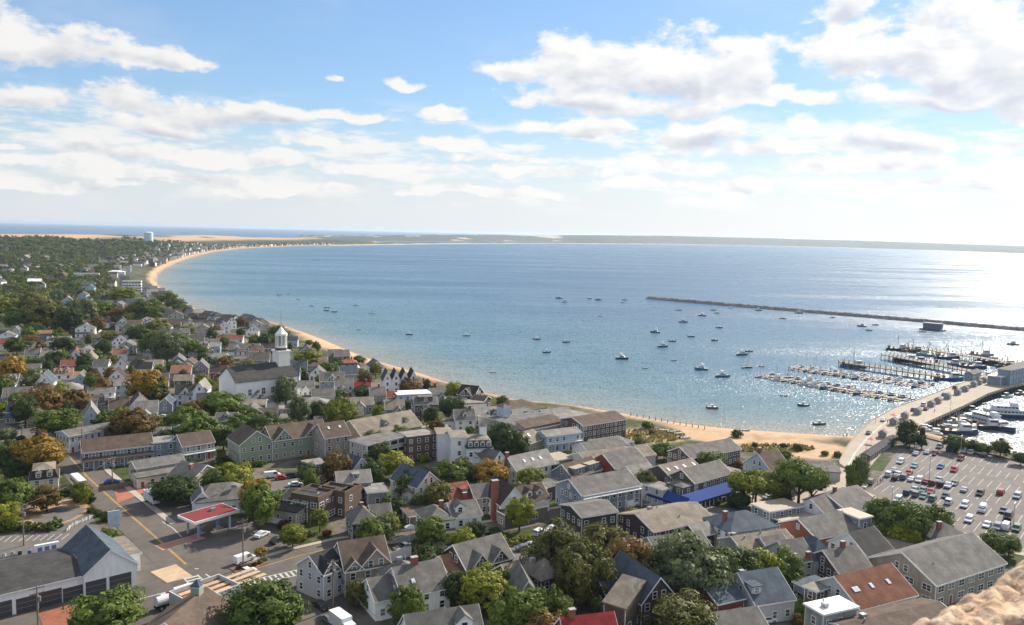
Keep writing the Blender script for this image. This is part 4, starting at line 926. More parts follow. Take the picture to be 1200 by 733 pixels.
# ------------------------------------------------------------------ smaller houses of the east end, near eave given as a picture span
DS = [ # u0,u1,v,h,D,rise,type,wall,roof,extra
 (42,62,449,5,11,4.6,'x','white','slate',{}),(64,85,440,5.5,11,2.4,'g','white','orange',dict(chim=[(.5,.5)])),(85,103,447,5,10,3.8,'x','lightblue','grey',{}),
 (64,97,458.5,4.5,12,3,'h','navy','lightgrey',{}),(103,134,461.5,5,9,1.4,'g','white','grey',dict(porch=(1.6,2.8,'rail'))),(125,147,445.5,5.5,12,4.4,'x','white','darkbrown',dict(chim=[(.3,.4)])),
 (134,153,452,5.5,9,2.6,'g','lightblue','lightgrey',{}),(152,175,476.5,5,11,4.2,'x','white','brown',{}),(128,151,480,4.2,9,3,'g','beige','brown',{}),
 (19,38,475,4.6,11,4,'x','white','slate',{}),(31,49,485,5.5,8,2.2,'h','tan','tan',{}),(10,41,462,4,8,1.6,'g','lightgrey','grey',{}),(81,97,418,5,10,4,'x','white','brownred',dict(chim=[(.8,.5)])),
 (98,113,421.5,5,10,3.6,'x','cream','tan',{}),(71,92,429,4,9,2.4,'g','tan','brownred',{}),(47,69,418.5,4.6,10,2.6,'g','white','tan',{}),(29,46,417,5,9,3.6,'g','lightgrey','grey',dict(chim=[(.1,.5),(.9,.5)])),
 (21,46,436,4.6,10,3,'g','white','grey',{}),(132,148,415.5,4.5,9,2.6,'g','white','terracotta',{}),(134,148,429,4.6,10,3.6,'x','white','darkgrey',{}),
 (200,223,437,4.6,11,2.8,'g','tan','terracotta',{}),(204,225,446,3.4,8,2,'g','brown','tan',{}),(200,217,424,4.8,11,3.2,'x','blue','grey',{}),(238,264,420,4.6,9,2.2,'g','lightblue','lightgrey',{}),
 (229,258,406.5,4.6,9,1.8,'g','lightblue','lightgrey',{}),(226,244,432,5,10,4,'x','grey','grey',{}),(246,266,437,4.8,10,2.8,'g','red','darkbrown',{}),(205,228,463,5.5,10,3.4,'g','white','darkgrey',dict(xg=[(.5,5,2.6)])),
 (226,241,459,7.6,12,4,'x','white','lightgrey',{}),(185,202,475,3.6,9,3,'x','bluegrey','slate',{}),(179,197,448,5,9,3,'g','tan','brown',{}),(162,190,429,4,9,2.2,'g','beige','tan',{}),(150,170,424,4,9,2.2,'g','beige','grey',{}),
 (181,199,508.5,3.2,8,1.4,'g','brown','grey',{}),(198,221,505,3.4,11,1.8,'x','beige','sand',{}),(252,276,494,5,9,2.4,'g','blue','grey',{}),(281,311,475,6,9,1.2,'g','navy','tan',dict(porch=(1.4,3.2,'rail'))),
 (257,271,502,3,7,1.2,'g','lightgrey','grey',{}),(341,362,421,4,9,1.8,'g','white','grey',{}),(336,381,429,3.4,8,1.8,'g','tan','brown',{}),(365,383,425,4,9,2.6,'g','beige','tan',{}),
 (375,403,447,5,11,3.6,'g','bluegrey','grey',dict(xg=[(.5,6,3.0)])),(393,414,453,5.4,10,2.8,'g','white','grey',{}),(415,434,458,4.4,9,3,'g','white','red',{}),(434,452,463,4.4,10,2.6,'g','beige','grey',{}),
 (412,438,475,4,9,2.4,'g','grey','tan',{}),(366,392,465,4.4,9,2.6,'g','lightgrey','grey',{}),(339,388,477,4,12,2.6,'h','beige','lightgrey',{}),(327,357,491,3,8,0,'f','grey','grey',{}),
 (385,401,417,4.4,9,3,'g','weathered','grey',{}),(400,419,426,3.4,9,2.2,'h','brown','terracotta',{}),(402,421,432,3,7,0,'f','blue','white',{}),(436,448,430,2.8,7,.4,'f','white','white',{}),
 (466,505,463.5,6.4,9,0,'f','lightblue','white',dict(porch=(1.6,3.2,'rail'))),(454,465,466,5,8,2,'g','red','brownred',{}),(495,511,450,3,8,1.2,'h','brown','terracotta',{}),
 (505,525,462,4.4,9,1.8,'g','grey','grey',{}),(523,547,470,4,9,0,'f','tan','sand',{}),(546,566,473,4,7,0,'f','navy','lightgrey',{}),(545,572,480,3.4,8,0,'f','lightgrey','grey',{}),
 (486,513,474.5,7.6,9,2.4,'g','brown','grey',dict(dorm=[(.5,6,2.2,'flat')])),(534,557,493,5,10,3.4,'g','white','grey',dict(chim=[(.8,.5)])),(556,593,487.5,4.6,11,2.2,'g','lightgrey','lightgrey',{}),
 (576,601,491,5,9,2.6,'g','lightblue','brown',dict(dorm=[(.2,2,1.4),(.7,2,1.4)])),(493,528,506,4,8,0,'f','grey','lightgrey',{}),
 (43,68,391.5,4.4,10,1.8,'g','bluegrey','orange',{}),(88,111,385.5,6,11,3.2,'x','white','grey',{}),(135,152,380,6,12,4.6,'x','white','darkgrey',{}),(13,23,388.5,5,9,3,'x','lightblue','grey',{}),
 (55,82,401,6,11,2.4,'g','white','lightgrey',dict(dorm=[(.2,2.2,1.6)])),(0,11,404,4,9,3,'g','cream','brownred',{}),(96,118,397,4,9,2.6,'h','beige','brown',{}),(112,134,394,4,10,2.6,'h','beige','tan',{}),
 (131,149,401,5,10,3.8,'x','white','slate',{}),(150,164,390,6,9,1,'g','white','lightgrey',{}),(73,85,352,6,11,3.6,'x','lightblue','lightgrey',{}),(86,116,321,5,12,.8,'g','white','lightgrey',{}),
 (126,146,319,5,14,2.6,'h','white','white',{}),(32,48,330,5,14,3,'g','brownred','white',{}) ,(119,134,348,5,10,.8,'g','white','white',{}),(143,165,330,13,14,0,'f','white','lightgrey',dict(band=True,st=4)),
 (190,213,358,5,10,2,'g','lightgrey','sand',{}),(220,243,373,5,10,3,'g','brown','darkbrown',{}),(226,252,380,4.4,10,2.4,'g','grey','darkgrey',{}),(215,235,384,4.6,9,2.8,'g','cream','tan',{}),(232,248,383,4.6,9,3,'g','white','grey',{}),
 (200,222,391,5,10,2.8,'g','beige','grey',{}),(252,292,377.5,3.6,9,1,'g','grey','darkbrown',dict(porch=(1.5,2.6,'roof'))),(245,262,392,4.6,9,2,'g','white','lightgrey',{}),(254,284,398,5,9,2.2,'g','white','brownred',{}),
 (268,303,409,4,9,2.6,'g','white','grey',dict(xg=[(.25,5,2.2)])),(296,323,409,3.4,9,2.4,'g','brown','darkbrown',{}),(291,322,421,3.6,9,2.2,'g','beige','brown',{}),(240,266,401,4,8,1.6,'g','blue','grey',{}),
 (160,182,408,4.4,9,2.6,'g','beige','brown',{}),(172,196,396,4.4,9,2.6,'g','white','grey',{}),(178,196,378,4.6,9,2.6,'g','beige','tan',{}),(110,126,405,4.6,9,3.2,'x','navy','grey',{}),(168,186,415,4,9,2.4,'g','lightgrey','grey',{}),(6,20,448,4.4,9,3,'g','white','grey',{}),
 (-5,12,432,4.4,9,3,'g','lightblue','grey',{}),(100,122,474,4,9,2.6,'g','grey','brown',{}),(66,84,470,4,9,2.6,'g','beige','tan',{}),(48,62,463,4.4,9,3,'g','white','grey',{}),
 (268,284,440,4.4,9,3,'g','white','grey',{}),(300,325,487,3.6,8,2,'g','tan','brown',{}),(348,368,455,4.2,9,2.6,'g','white','grey',{}),(452,474,480,4.6,10,3,'g','grey','tan',{}),(405,425,487,4.4,9,2.6,'g','beige','grey',{}),(470,486,500,5,8,0,'f','white','lightgrey',{}),
]
def near_word(w): return w
for (u0, u1, v, h, D, rise, ty, wl, rf_, ex) in DS:
    q_ = random.Random(int(u0 * 31 + v * 17))
    if 'chim' not in ex and ty in 'gxh' and q_.random() < .45: ex = dict(ex, chim=[(q_.uniform(.15, .85), .5, .4)])
    if ty == 'g' and 'dorm' not in ex and 'xg' not in ex and rise > 2.2 and q_.random() < .35: ex = dict(ex, dorm=[(f_, 1.8, 1.5) for f_ in ((.5,), (.3, .7))[q_.random() < .4]])
    hs = S(u0, u1, v, h, D, rise, ty, wl, rf_, ang=(24 if u0 < 180 else 14) + (u0 * 7 + v * 3) % 11 - 5, **ex)
    if hs.dist < 800 and ty in 'gxh' and 'porch' not in ex:
        k_ = q_.random()
        if k_ < .70: hs.annex('ell' if k_ < .22 else 'wing' if k_ < .5 else 'lean', q_)
# the inn of four gables at the water's edge
hs = House('inn_building', 'white', 'darkgrey', label='white seaside inn with a row of four steep dark gables', cat='inn')
for i in range(4): hs.block(449 + i * 10.2, 446.5 - i * .2, 459.2 + i * 10.2, 446.3 - i * .2, 6.5, 12, 4.6, 'x', ang=14, st=2)
# burnt dark wooden house on piles
hs = House('house', 'darkbrown', 'darkbrown', label='dark brown wooden house standing on piles over the sand', base=-3); hs.block(536, 462, 556, 467, 5.5, 10, 3.6, 'g', ang=-22, xg=[(.5, 6, 3)]); hs.block(552, 469, 567, 473, 4.2, 8, 1.6, 'g', ang=-22)
# houses strung along the curving far beach: both rows follow the waterline
far_i = 0
for i in range(len(SHORE_PX) - 1):
    p, q = P(*SHORE_PX[i], 0), P(*SHORE_PX[i + 1], 0)
    if p.length < 730 or p.length > 1750: continue
    t = (q - p); L = t.length; t.normalize(); n_ = Vector((t.y, -t.x, 0))
    if sdist(np.array([(p + n_ * 30).x]), np.array([(p + n_ * 30).y]))[0] < 0: n_ = -n_
    step = 17 if p.length < 1600 else 30 if p.length < 2600 else 46
    k = 0
    while k * step < L and far_i < 44:
        for row in (0, 1):
            if row and (k % 2 or p.length > 2600): continue
            w = random.choice(['white', 'lightgrey', 'grey', 'brown', 'white', 'beige', 'weathered', 'lightblue']); rf_ = random.choice(['grey', 'lightgrey', 'brown', 'darkgrey', 'tan', 'grey'])
            c = p + t * (k * step + random.uniform(0, 4)) + n_ * ((24 if p.length < 1600 else 34) + row * 26 + random.uniform(-3, 5))
            g0 = G(c.x, c.y); D = random.uniform(8, 11); h = random.choice([3.4, 4.6, 5.6, 6])
            hs = House('house', w, rf_, cat='house', group='houses along the far beach', place='beach'); hs.root = None
            up = Q(c + Vector((0, 0, h))); lw = random.uniform(9, 15) * (1 if p.length < 1600 else 1.6); th = math.atan2(t.y, t.x) + random.choice((0, math.pi / 2)) + math.pi
            hs.block(up[0], up[1], up[0] + 5, up[1], h, D, random.uniform(2, 3.6), random.choice('gggh'), ang=math.degrees(th), L=lw, win=p.length < 1300, base=-3)
            far_i += 1
        k += 1

rs = random.Random(21); made = 0; tries = 0
while made < 52 and tries < 3000:
    tries += 1
    u, v = rs.uniform(95, 262), rs.uniform(303, 402)
    p = PG(u, v); d_ = float(sdist(np.array([p.x]), np.array([p.y]))[0])
    if d_ < 45 or d_ > 330 or p.length > 1900 or p.length < 600: continue
    if any((p - c).length < max(hl, hd) + 9 for c, ax, hl, hd in FOOT): continue
    h = rs.choice([4.4, 5, 5.6]); hs = House('house', rs.choice(['white', 'white', 'lightgrey', 'grey', 'brown', 'beige', 'lightblue', 'cream']), rs.choice(['grey', 'brown', 'lightgrey', 'darkgrey', 'tan', 'brown', 'slate']), cat='house', place=None)
    up = Q(p + Vector((0, 0, h))); hs.block(up[0], up[1], up[0] + 5, up[1], h, rs.uniform(8, 11), rs.uniform(2.4, 4), rs.choice('gggxh'), ang=rs.choice((15, 25, 105, 20)) + rs.uniform(-8, 8), L=rs.uniform(9, 15), base=-3); made += 1

n_foot = len(FOOT)
# beyond them the far houses run together along the curve of the beach
mbs = MB(); rs = random.Random(33); wm_ = [wallm(k) for k in ('white', 'lightgrey', 'grey', 'beige', 'brown')]; rm_ = [roofm(k) for k in ('grey', 'lightgrey', 'brown', 'darkgrey')]
for i in range(len(SHORE_PX) - 1):
    p, q = P(*SHORE_PX[i], 0), P(*SHORE_PX[i + 1], 0)
    if p.length < 1700: continue
    t = (q - p); L = t.length; t.normalize(); n_ = Vector((t.y, -t.x, 0))
    if sdist(np.array([(p + n_ * 30).x]), np.array([(p + n_ * 30).y]))[0] < 0: n_ = -n_
    s_ = 0
    while s_ < L:
        for row in range(4):
            if rs.random() < (.15 + .2 * row): continue
            c = p + t * s_ + n_ * (20 + row * rs.uniform(24, 34) + rs.uniform(-4, 4)); c.z = G(c.x, c.y); w_, d_, h_ = rs.uniform(9, 16), rs.uniform(8, 11), rs.uniform(4, 7.5)
            M_ = Matrix.Translation(c) @ Matrix.Rotation(math.atan2(t.y, t.x) + rs.choice((0, 1.57)) + rs.uniform(-.2, .2), 4, 'Z'); mbs.box(-w_/2, w_/2, -d_/2, d_/2, -3, h_, rs.choice(wm_), M_)
            mbs.loft([[(x, y, z) for y, z in ((-d_/2 - .3, h_ - .1), (d_/2 + .3, h_ - .1), (0, h_ + 3))] for x in (-w_/2 - .3, w_/2 + .3)], rs.choice(rm_), M_)
        s_ += rs.uniform(17, 26)
for _ in range(900):
    u, v = rs.uniform(-10, 165), rs.uniform(290, 342); p = PG(u, v)
    if not 860 < p.length < 2500 or float(sdist(np.array([p.x]), np.array([p.y]))[0]) < 120 or any((p - c).length < 24 for c, ax, hl, hd in FOOT): continue
    if len(FOOT) - n_foot > 24: break
    w_, d_, h_ = rs.uniform(10, 16), rs.uniform(8, 11), rs.uniform(4.5, 7); M_ = Matrix.Translation(p) @ Matrix.Rotation(rs.uniform(-.4, .6) + rs.choice((0, 1.57)), 4, 'Z')
    mbs.box(-w_/2, w_/2, -d_/2, d_/2, -3, h_, rs.choice(wm_), M_); mbs.loft([[(x, y, z) for y, z in ((-d_/2 - .3, h_ - .1), (d_/2 + .3, h_ - .1), (0, h_ + 3.2))] for x in (-w_/2 - .3, w_/2 + .3)], rs.choice(rm_), M_)
    FOOT.append((p, Vector((1, 0, 0)), w_ / 2, d_ / 2))
fh = mbs.build('distant_houses', None, None); fh['kind'] = 'stuff'

# infill: small houses and sheds crowded between the others on the east side
rs = random.Random(77); made = 0; tries = 0
while made < 44 and tries < 6000:
    tries += 1
    u, v = rs.uniform(-5, 440), rs.uniform(382, 500)
    p = PG(u, v)
    if float(sdist(np.array([p.x]), np.array([p.y]))[0]) < 26: continue
    if any((p - c).length < max(hl, hd) * .8 + 7.5 for c, ax, hl, hd in FOOT): continue
    h = rs.choice([3.2, 4.2, 4.8, 5.2]); hs = House('house', rs.choice(['white', 'white', 'lightgrey', 'grey', 'brown', 'beige', 'lightblue', 'cream', 'tan']), rs.choice(['grey', 'brown', 'lightgrey', 'darkgrey', 'tan', 'brown', 'slate', 'grey']), cat='house')
    up = Q(p + Vector((0, 0, h))); hs.block(up[0], up[1], up[0] + 5, up[1], h, rs.uniform(6.5, 9), rs.uniform(2.4, 3.8), rs.choice('gggxx'), ang=rs.choice((15, 22, 12, 20)) + rs.uniform(-8, 8), L=rs.uniform(7, 11), chim=[(rs.uniform(.2, .8), .5, .4)] if rs.random() < .4 else ())
    if rs.random() < .5: hs.annex(rs.choice(('ell', 'wing', 'lean')), rs)
    made += 1
print('HOUSES', len(HOUSES))
# ------------------------------------------------------------------ trees
def leafmat(name, dk, lt):
    mt, N, b = newmat(name)
    g_ = N.n('ShaderNodeNewGeometry'); oi = N.n('ShaderNodeObjectInfo'); oc = objcoord(N)
    n = N.noise(oc, 2.4, 4, .6)
    f = N.m('ADD', N.m('MULTIPLY', g_.outputs['Random Per Island'], .55), N.m('ADD', N.m('MULTIPLY', N.m('SUBTRACT', n, .5), 1.3), N.m('MULTIPLY', oi.outputs['Random'], .45)), clamp=True)
    c = N.mix(f, dk, lt)
    N.l(c, b.inputs['Base Color']); b.inputs['Roughness'].default_value = .6; b.inputs['Specular IOR Level'].default_value = .2
    tr = N.n('ShaderNodeBsdfTranslucent'); N.l(N.mix(.35, c, (.16, .20, .03)), tr.inputs[0])
    ms = N.n('ShaderNodeMixShader'); ms.inputs[0].default_value = .28; N.l(b.outputs[0], ms.inputs[1]); N.l(tr.outputs[0], ms.inputs[2])
    N.l(ms.outputs[0], N.nt.nodes['Material Output'].inputs[0]); return mt
LEAF = {'green': leafmat('green_leaves', (0.044, 0.075, 0.013), (0.165, 0.220, 0.037)), 'dark': leafmat('dark_green_leaves', (0.024, 0.044, 0.013), (0.086, 0.123, 0.033)),
  'yellowgreen': leafmat('yellow_green_leaves', (0.094, 0.121, 0.013), (0.319, 0.329, 0.039)), 'olive': leafmat('olive_leaves', (0.053, 0.061, 0.015), (0.209, 0.192, 0.050)),
  'rust': leafmat('rusty_autumn_leaves', (0.066, 0.050, 0.013), (0.275, 0.149, 0.044)), 'orange': leafmat('orange_autumn_leaves', (0.154, 0.099, 0.013), (0.461, 0.275, 0.039)),
  'greygreen': leafmat('grey_green_leaves', (0.066, 0.088, 0.044), (0.209, 0.241, 0.110)), 'red': leafmat('dark_red_leaves', (0.039, 0.013, 0.013), (0.154, 0.044, 0.033))}
LEAFWORD = {'green': 'green', 'dark': 'dark green', 'yellowgreen': 'yellow green', 'olive': 'olive green', 'rust': 'rust tinged', 'orange': 'orange autumn', 'greygreen': 'grey green', 'red': 'dark red'}
BARK = mat('tree_bark', (.09, .07, .055), .95, .3, 3, (1, 1, .3))
def crown_arrays(rg, nclump, per, leaf, shape='round', core=True):
    """leaf quads gathered in clumps through the crown volume; unit radius, unit height"""
    c = []; k = 0
    while len(c) < nclump:
        p = rg.normal(size=3); p /= np.linalg.norm(p); r = rg.uniform(.45, .95) ** .6
        if p[2] < -.8: continue
        q = p * r
        if shape == 'flat': q[2] *= .55
        if shape == 'cone':
            zz = rg.uniform(-.8, 1); rad = (1 - (zz + 1) / 2) * .9 + .05; an = rg.uniform(0, 6.28); q = np.array([math.cos(an) * rad * rg.uniform(.5, 1), math.sin(an) * rad * rg.uniform(.5, 1), zz])
        c.append(q * (1 + .16 * math.sin(3 * math.atan2(q[1], q[0]) + nclump)))
    c = np.array(c); cs = rg.uniform(.16, .34, len(c))
    V = []; 
    P0 = np.repeat(c, per, 0); S0 = np.repeat(cs, per)[:, None]
    off = rg.normal(size=P0.shape); off /= np.linalg.norm(off, axis=1)[:, None]; off *= rg.uniform(.55, 1, len(off))[:, None] ** .5
    pos = P0 + off * S0 * np.array([1, 1, .8])
    nrm = off * .9 + P0 * .6 + rg.normal(size=pos.shape) * .32; nrm /= np.linalg.norm(nrm, axis=1)[:, None]
    up = rg.normal(size=pos.shape); t1 = np.cross(nrm, up); t1 /= np.linalg.norm(t1, axis=1)[:, None]; t2 = np.cross(nrm, t1)
    L = leaf * rg.uniform(.6, 1.35, len(pos))[:, None]
    v = np.stack([pos - t1 * L - t2 * L * .6, pos + t1 * L - t2 * L * .6, pos + t1 * L + t2 * L * .6, pos - t1 * L + t2 * L * .6], 1)
    return v.reshape(-1, 3)
def quads_mesh(name, v, mtl, ico=None):
    me = bpy.data.meshes.new(name); n = len(v)
    me.vertices.add(n); me.vertices.foreach_set('co', v.astype(np.float32).ravel())
    me.loops.add(n); me.loops.foreach_set('vertex_index', np.arange(n, dtype=np.int32))
    me.polygons.add(n // 4); me.polygons.foreach_set('loop_start', np.arange(0, n, 4, dtype=np.int32))
    me.materials.append(mtl); me.update(calc_edges=True); return me
def core_quads(rg, shape):      # an inner mass of big overlapping leaves so that light does not pass straight through
    return crown_arrays(rg, 60, 26, .10, shape) * (.80 if shape != 'cone' else .8)
CROWNS = {}
for shape, nv, ncl in (('round', 6, 62), ('flat', 3, 58), ('cone', 2, 60)):
    CROWNS[shape] = []
    for i in range(nv):
        rg = np.random.default_rng(100 + i * 7 + len(shape))
        v = np.concatenate([crown_arrays(rg, ncl, 125, .034, shape), core_quads(rg, shape)])
        CROWNS[shape].append(v)
CM = {}
def crown_mesh(shape, i, kind):
    k = (shape, i, kind)
    if k not in CM: CM[k] = quads_mesh('crown', CROWNS[shape][i], LEAF[kind])
    return CM[k]
def trunk_mesh(i):
    rs = random.Random(i); mb = MB(); n = 7
    mb.tube((0, 0, -.05), (0, 0, .42), .045, .03, n); 
    for k in range(5):
        an = k * 1.26 + rs.random(); z0 = rs.uniform(.28, .42); d = rs.uniform(.22, .4)
        m1 = Vector((math.cos(an) * d * .5, math.sin(an) * d * .5, z0 + .16)); mb.tube((0, 0, z0), m1, .02, .014, 5); mb.tube(m1, m1 + Vector((math.cos(an + .4) * d * .6, math.sin(an + .4) * d * .6, .2)), .014, .005, 5)
    return mb.data('trunk', BARK)
TRUNKS = [trunk_mesh(i) for i in range(4)]
TREES = []
def tree(p, hgt, rad, kind, shape='round', clear=.28, name='tree', desc=None, label=None, vi=None, place=None):
    i = random.randrange(len(CROWNS[shape])) if vi is None else vi
    t = thing(name, p, random.uniform(0, 6.28), desc or (LEAFWORD[kind] + (' conical evergreen tree' if shape == 'cone' else ' flat crowned tree' if shape == 'flat' else ' leafy tree')), 'tree' if name == 'tree' else name.split('_')[-1], None, label, place)
    tk = link('trunk', TRUNKS[i % 4], t); tk.scale = (hgt * .8, hgt * .8, hgt)
    c = link('crown', crown_mesh(shape, i, kind), t); ch = hgt * (1 - clear) / 2
    c.location = (0, 0, hgt - ch * .96); c.scale = (rad, rad * random.uniform(.9, 1.1), ch * (1.5 if shape == 'flat' else 1.05)); TREES.append((p, rad)); return t
def T(u, vt, vb, wpx, kind, shape='round', clear=.10, **k):
    p = PG(u, vb); d = p.length
    lo, hi = 1, 60
    for _ in range(25):
        m_ = (lo + hi) / 2
        if Q(p + Vector((0, 0, m_)))[1] > vt: lo = m_
        else: hi = m_
    return tree(p, lo, wpx * 1.10 / 2 * (p - Vector((0, 0, CAM_Z))).length / FPX, kind, shape, clear, **k)
NEAR = [(125,695,748,64,'green'),(312,687,752,82,'green'),(478,690,738,36,'green'),(505,641,671,44,'dark'),(565,669,716,52,'yellowgreen'),(536,672,714,32,'dark'),(617,692,742,50,'green'),
 (656,698,738,30,'green'),(640,718,755,48,'rust'),(651,620,690,58,'olive'),(685,640,708,52,'olive'),(704,617,668,48,'olive'),(590,702,742,34,'green'),(741,633,692,52,'rust'),(803,632,708,72,'greygreen'),
 (855,642,694,52,'dark'),(889,645,692,44,'yellowgreen'),(915,646,692,42,'green'),(798,702,750,72,'olive'),(876,650,692,36,'green'),(672,648,716,46,'olive'),
 (305,566,620,36,'green'),(300,563,604,34,'orange'),(343,615,642,28,'yellowgreen'),(394,531,572,34,'rust'),(398,467,510,32,'yellowgreen'),(462,530,562,36,'yellowgreen'),(478,555,585,30,'dark'),
 (527,541,577,38,'green'),(507,548,580,30,'dark'),(576,541,575,36,'orange'),(556,545,572,26,'dark'),(622,549,578,32,'yellowgreen'),(513,566,601,36,'olive'),(588,497,538,34,'dark'),(604,508,540,30,'dark'),(530,466,493,28,'dark'),
 (275,546,578,40,'yellowgreen'),(255,552,580,34,'green'),(205,560,590,42,'dark'),(262,500,528,30,'dark'),(335,441,478,24,'greygreen'),(262,460,492,44,'green'),(237,488,528,40,'green'),(222,478,508,34,'green'),
 (285,487,512,34,'green'),(308,486,512,36,'dark'),(290,478,500,26,'green'),(45,512,560,46,'orange'),(14,562,605,34,'green'),(6,590,622,26,'yellowgreen'),(66,480,516,42,'green'),(156,480,522,46,'rust'),(52,455,492,38,'rust'),(87,457,488,30,'rust'),
 (170,433,478,36,'orange'),(178,440,478,32,'dark'),(30,468,500,22,'dark'),(12,520,560,28,'dark'),(22,535,566,24,'dark'),(55,572,600,24,'rust'),(40,570,596,22,'olive'),(96,566,592,18,'yellowgreen'),
 (430,598,628,22,'green'),(455,602,630,24,'yellowgreen'),(452,615,634,16,'red'),(418,680,712,24,'olive'),(434,690,715,18,'green'),(585,640,668,24,'olive'),(590,670,705,26,'green'),
 (640,690,740,30,'green'),(700,700,730,16,'dark'),(722,560,585,16,'dark'),(757,552,582,24,'olive'),(778,520,540,26,'green'),(833,530,556,30,'green'),(652,545,562,14,'dark'),
 (1035,586,626,36,'green'),(1060,588,640,42,'green'),(1092,593,632,30,'green'),(1060,612,645,34,'yellowgreen'),(1080,610,640,24,'dark'),(1048,600,640,30,'dark'),(1030,612,640,22,'green'),(1168,625,652,28,'green'),(1182,628,652,20,'green'),
 (868,577,598,20,'dark'),(916,574,597,18,'dark'),(1006,534,578,18,'greygreen'),(1000,545,580,16,'green'),
 (1062,492,522,18,'dark'),(1066,505,525,22,'dark'),(1080,503,526,12,'dark','cone'),(1118,510,530,22,'green'),(1140,516,530,16,'dark'),(1172,516,536,18,'green'),(1196,530,545,14,'dark'),(1152,520,533,14,'green'),
 (326,383,404,22,'dark'),(312,392,408,18,'dark'),(300,393,408,16,'green'),(360,410,432,30,'yellowgreen'),(385,425,440,24,'green'),(345,430,446,26,'dark'),(420,432,447,20,'dark'),(425,452,468,24,'dark'),(375,495,512,36,'yellowgreen'),
 (350,466,500,20,'greygreen'),(372,470,492,20,'dark'),(480,445,462,22,'rust'),(300,500,520,26,'dark'),(318,495,512,24,'yellowgreen'),(445,520,548,28,'dark'),(435,540,566,26,'dark'),(490,580,604,18,'dark'),(465,585,606,20,'dark'),
 (100,415,438,16,'dark'),(108,436,455,18,'red'),(70,412,432,20,'dark'),(15,418,450,26,'orange'),(2,440,462,22,'olive'),(75,395,416,22,'dark'),(122,398,420,16,'dark'),(60,415,432,18,'dark'),(88,412,425,12,'green'),
 (8,350,372,26,'yellowgreen'),(22,362,388,24,'green'),(55,352,388,36,'olive'),(70,372,392,18,'olive'),(42,345,372,28,'olive'),(98,350,385,30,'greygreen'),(82,360,392,22,'dark'),(120,352,378,28,'green'),(115,372,392,14,'rust'),(34,385,402,14,'green'),
 (170,352,382,34,'green'),(182,355,372,24,'olive'),(146,337,356,30,'yellowgreen'),(195,342,360,22,'green'),(205,350,366,20,'dark'),(212,356,370,16,'green'),(186,385,420,24,'greygreen'),(196,390,428,30,'greygreen'),(178,392,420,24,'green'),(212,393,418,22,'green'),
 (163,382,404,24,'dark'),(185,374,395,24,'olive'),(130,388,404,20,'olive'),(142,360,382,22,'rust'),(152,366,384,18,'yellowgreen'),(224,398,418,20,'green'),(238,440,462,16,'yellowgreen'),(250,445,464,18,'green'),(280,448,468,14,'olive'),
 (130,430,450,12,'rust'),(160,448,466,14,'dark'),(142,478,498,16,'yellowgreen'),(122,482,505,20,'green'),(108,455,472,12,'yellowgreen'),(20,395,416,22,'dark'),(230,470,492,14,'olive'),(200,488,504,16,'dark'),(190,495,512,12,'yellowgreen')]
for q in NEAR: T(*q)
# broad flat crowns near the plaza
T(885,551,594,56,'yellowgreen','flat',.30); T(868,556,590,30,'yellowgreen','flat',.35); T(935,541,600,46,'green','flat',.42); T(950,550,598,28,'green','flat',.4); T(925,545,592,30,'yellowgreen','flat',.38)
# trees in the gaps between the small houses
def inside(p, m_=1.0):
    for c, ax, hl, hd in FOOT:
        d = p - c
        if abs(d.x) + abs(d.y) > 60: continue
        x = d.x * ax.x + d.y * ax.y; y = -d.x * ax.y + d.y * ax.x
        if abs(x) < hl + m_ and abs(y) < hd + m_: return True
    for poly in ROADS:
        ins = False; n = len(poly)
        for i in range(n):
            (ax_, ay), (bx, by) = poly[i], poly[(i + 1) % n]
            if (ay > p.y) != (by > p.y) and p.x < (bx - ax_) * (p.y - ay) / (by - ay) + ax_: ins = not ins
        if ins: return True
    return False
rs = random.Random(5)
TREES0 = list(TREES); print('TREES', len(TREES))
cnt = 0; tries = 0
while cnt < 298 - len(TREES0) and tries < 6000:
    tries += 1
    u = rs.uniform(-20, 640); v = rs.uniform(338, 640) if u < 330 else rs.uniform(405, 660)
    if u < 330 and rs.random() < .6: v = rs.uniform(345, 480)
    p = PG(u, v)
    if p.length > 950 or inside(p, 2.0) or any((p - q).length < (r_ + 2.5) for q, r_ in TREES): continue
    if sdist(np.array([p.x]), np.array([p.y]))[0] < 24: continue
    if G(p.x, p.y) < 3.4: continue
    hg = rs.uniform(5, 10); r_ = rs.uniform(2.2, 4.6) if p.length < 620 else rs.uniform(3.5, 6.5)
    tree(p, hg, r_, rs.choice(['green', 'dark', 'green', 'olive', 'dark', 'yellowgreen', 'rust', 'greygreen']), 'round', .18); cnt += 1
# shrubs: rounded bushes and hedges along fences and yards
SHR = []
def shrub(p, r_, kind, hgt=None, desc=None):
    t = thing('shrub', p, random.uniform(0, 6), desc or LEAFWORD[kind] + ' rounded shrub', 'shrub')
    c = link('foliage', crown_mesh('round', random.randrange(6), kind), t); h = hgt or r_ * 1.3; c.scale = (r_, r_, h * .55); c.location = (0, 0, h * .45); SHR.append(p)
cnt = 0; tries = 0
while cnt < 230 and tries < 14000:
    tries += 1
    u = rs.uniform(0, 1100); v = rs.uniform(440 + max(0, (u - 600) * .25), 735); p = P(u, v)
    if p.length > 420 or inside(p, .9) or any((p - q).length < r_ * .6 for q, r_ in TREES) or sdist(np.array([p.x]), np.array([p.y]))[0] < 30: continue
    if any((p - q).length < 3 for q in SHR): continue
    shrub(p, rs.uniform(1.0, 2.6), rs.choice(['green', 'dark', 'green', 'olive', 'dark', 'yellowgreen', 'rust', 'red'])); cnt += 1
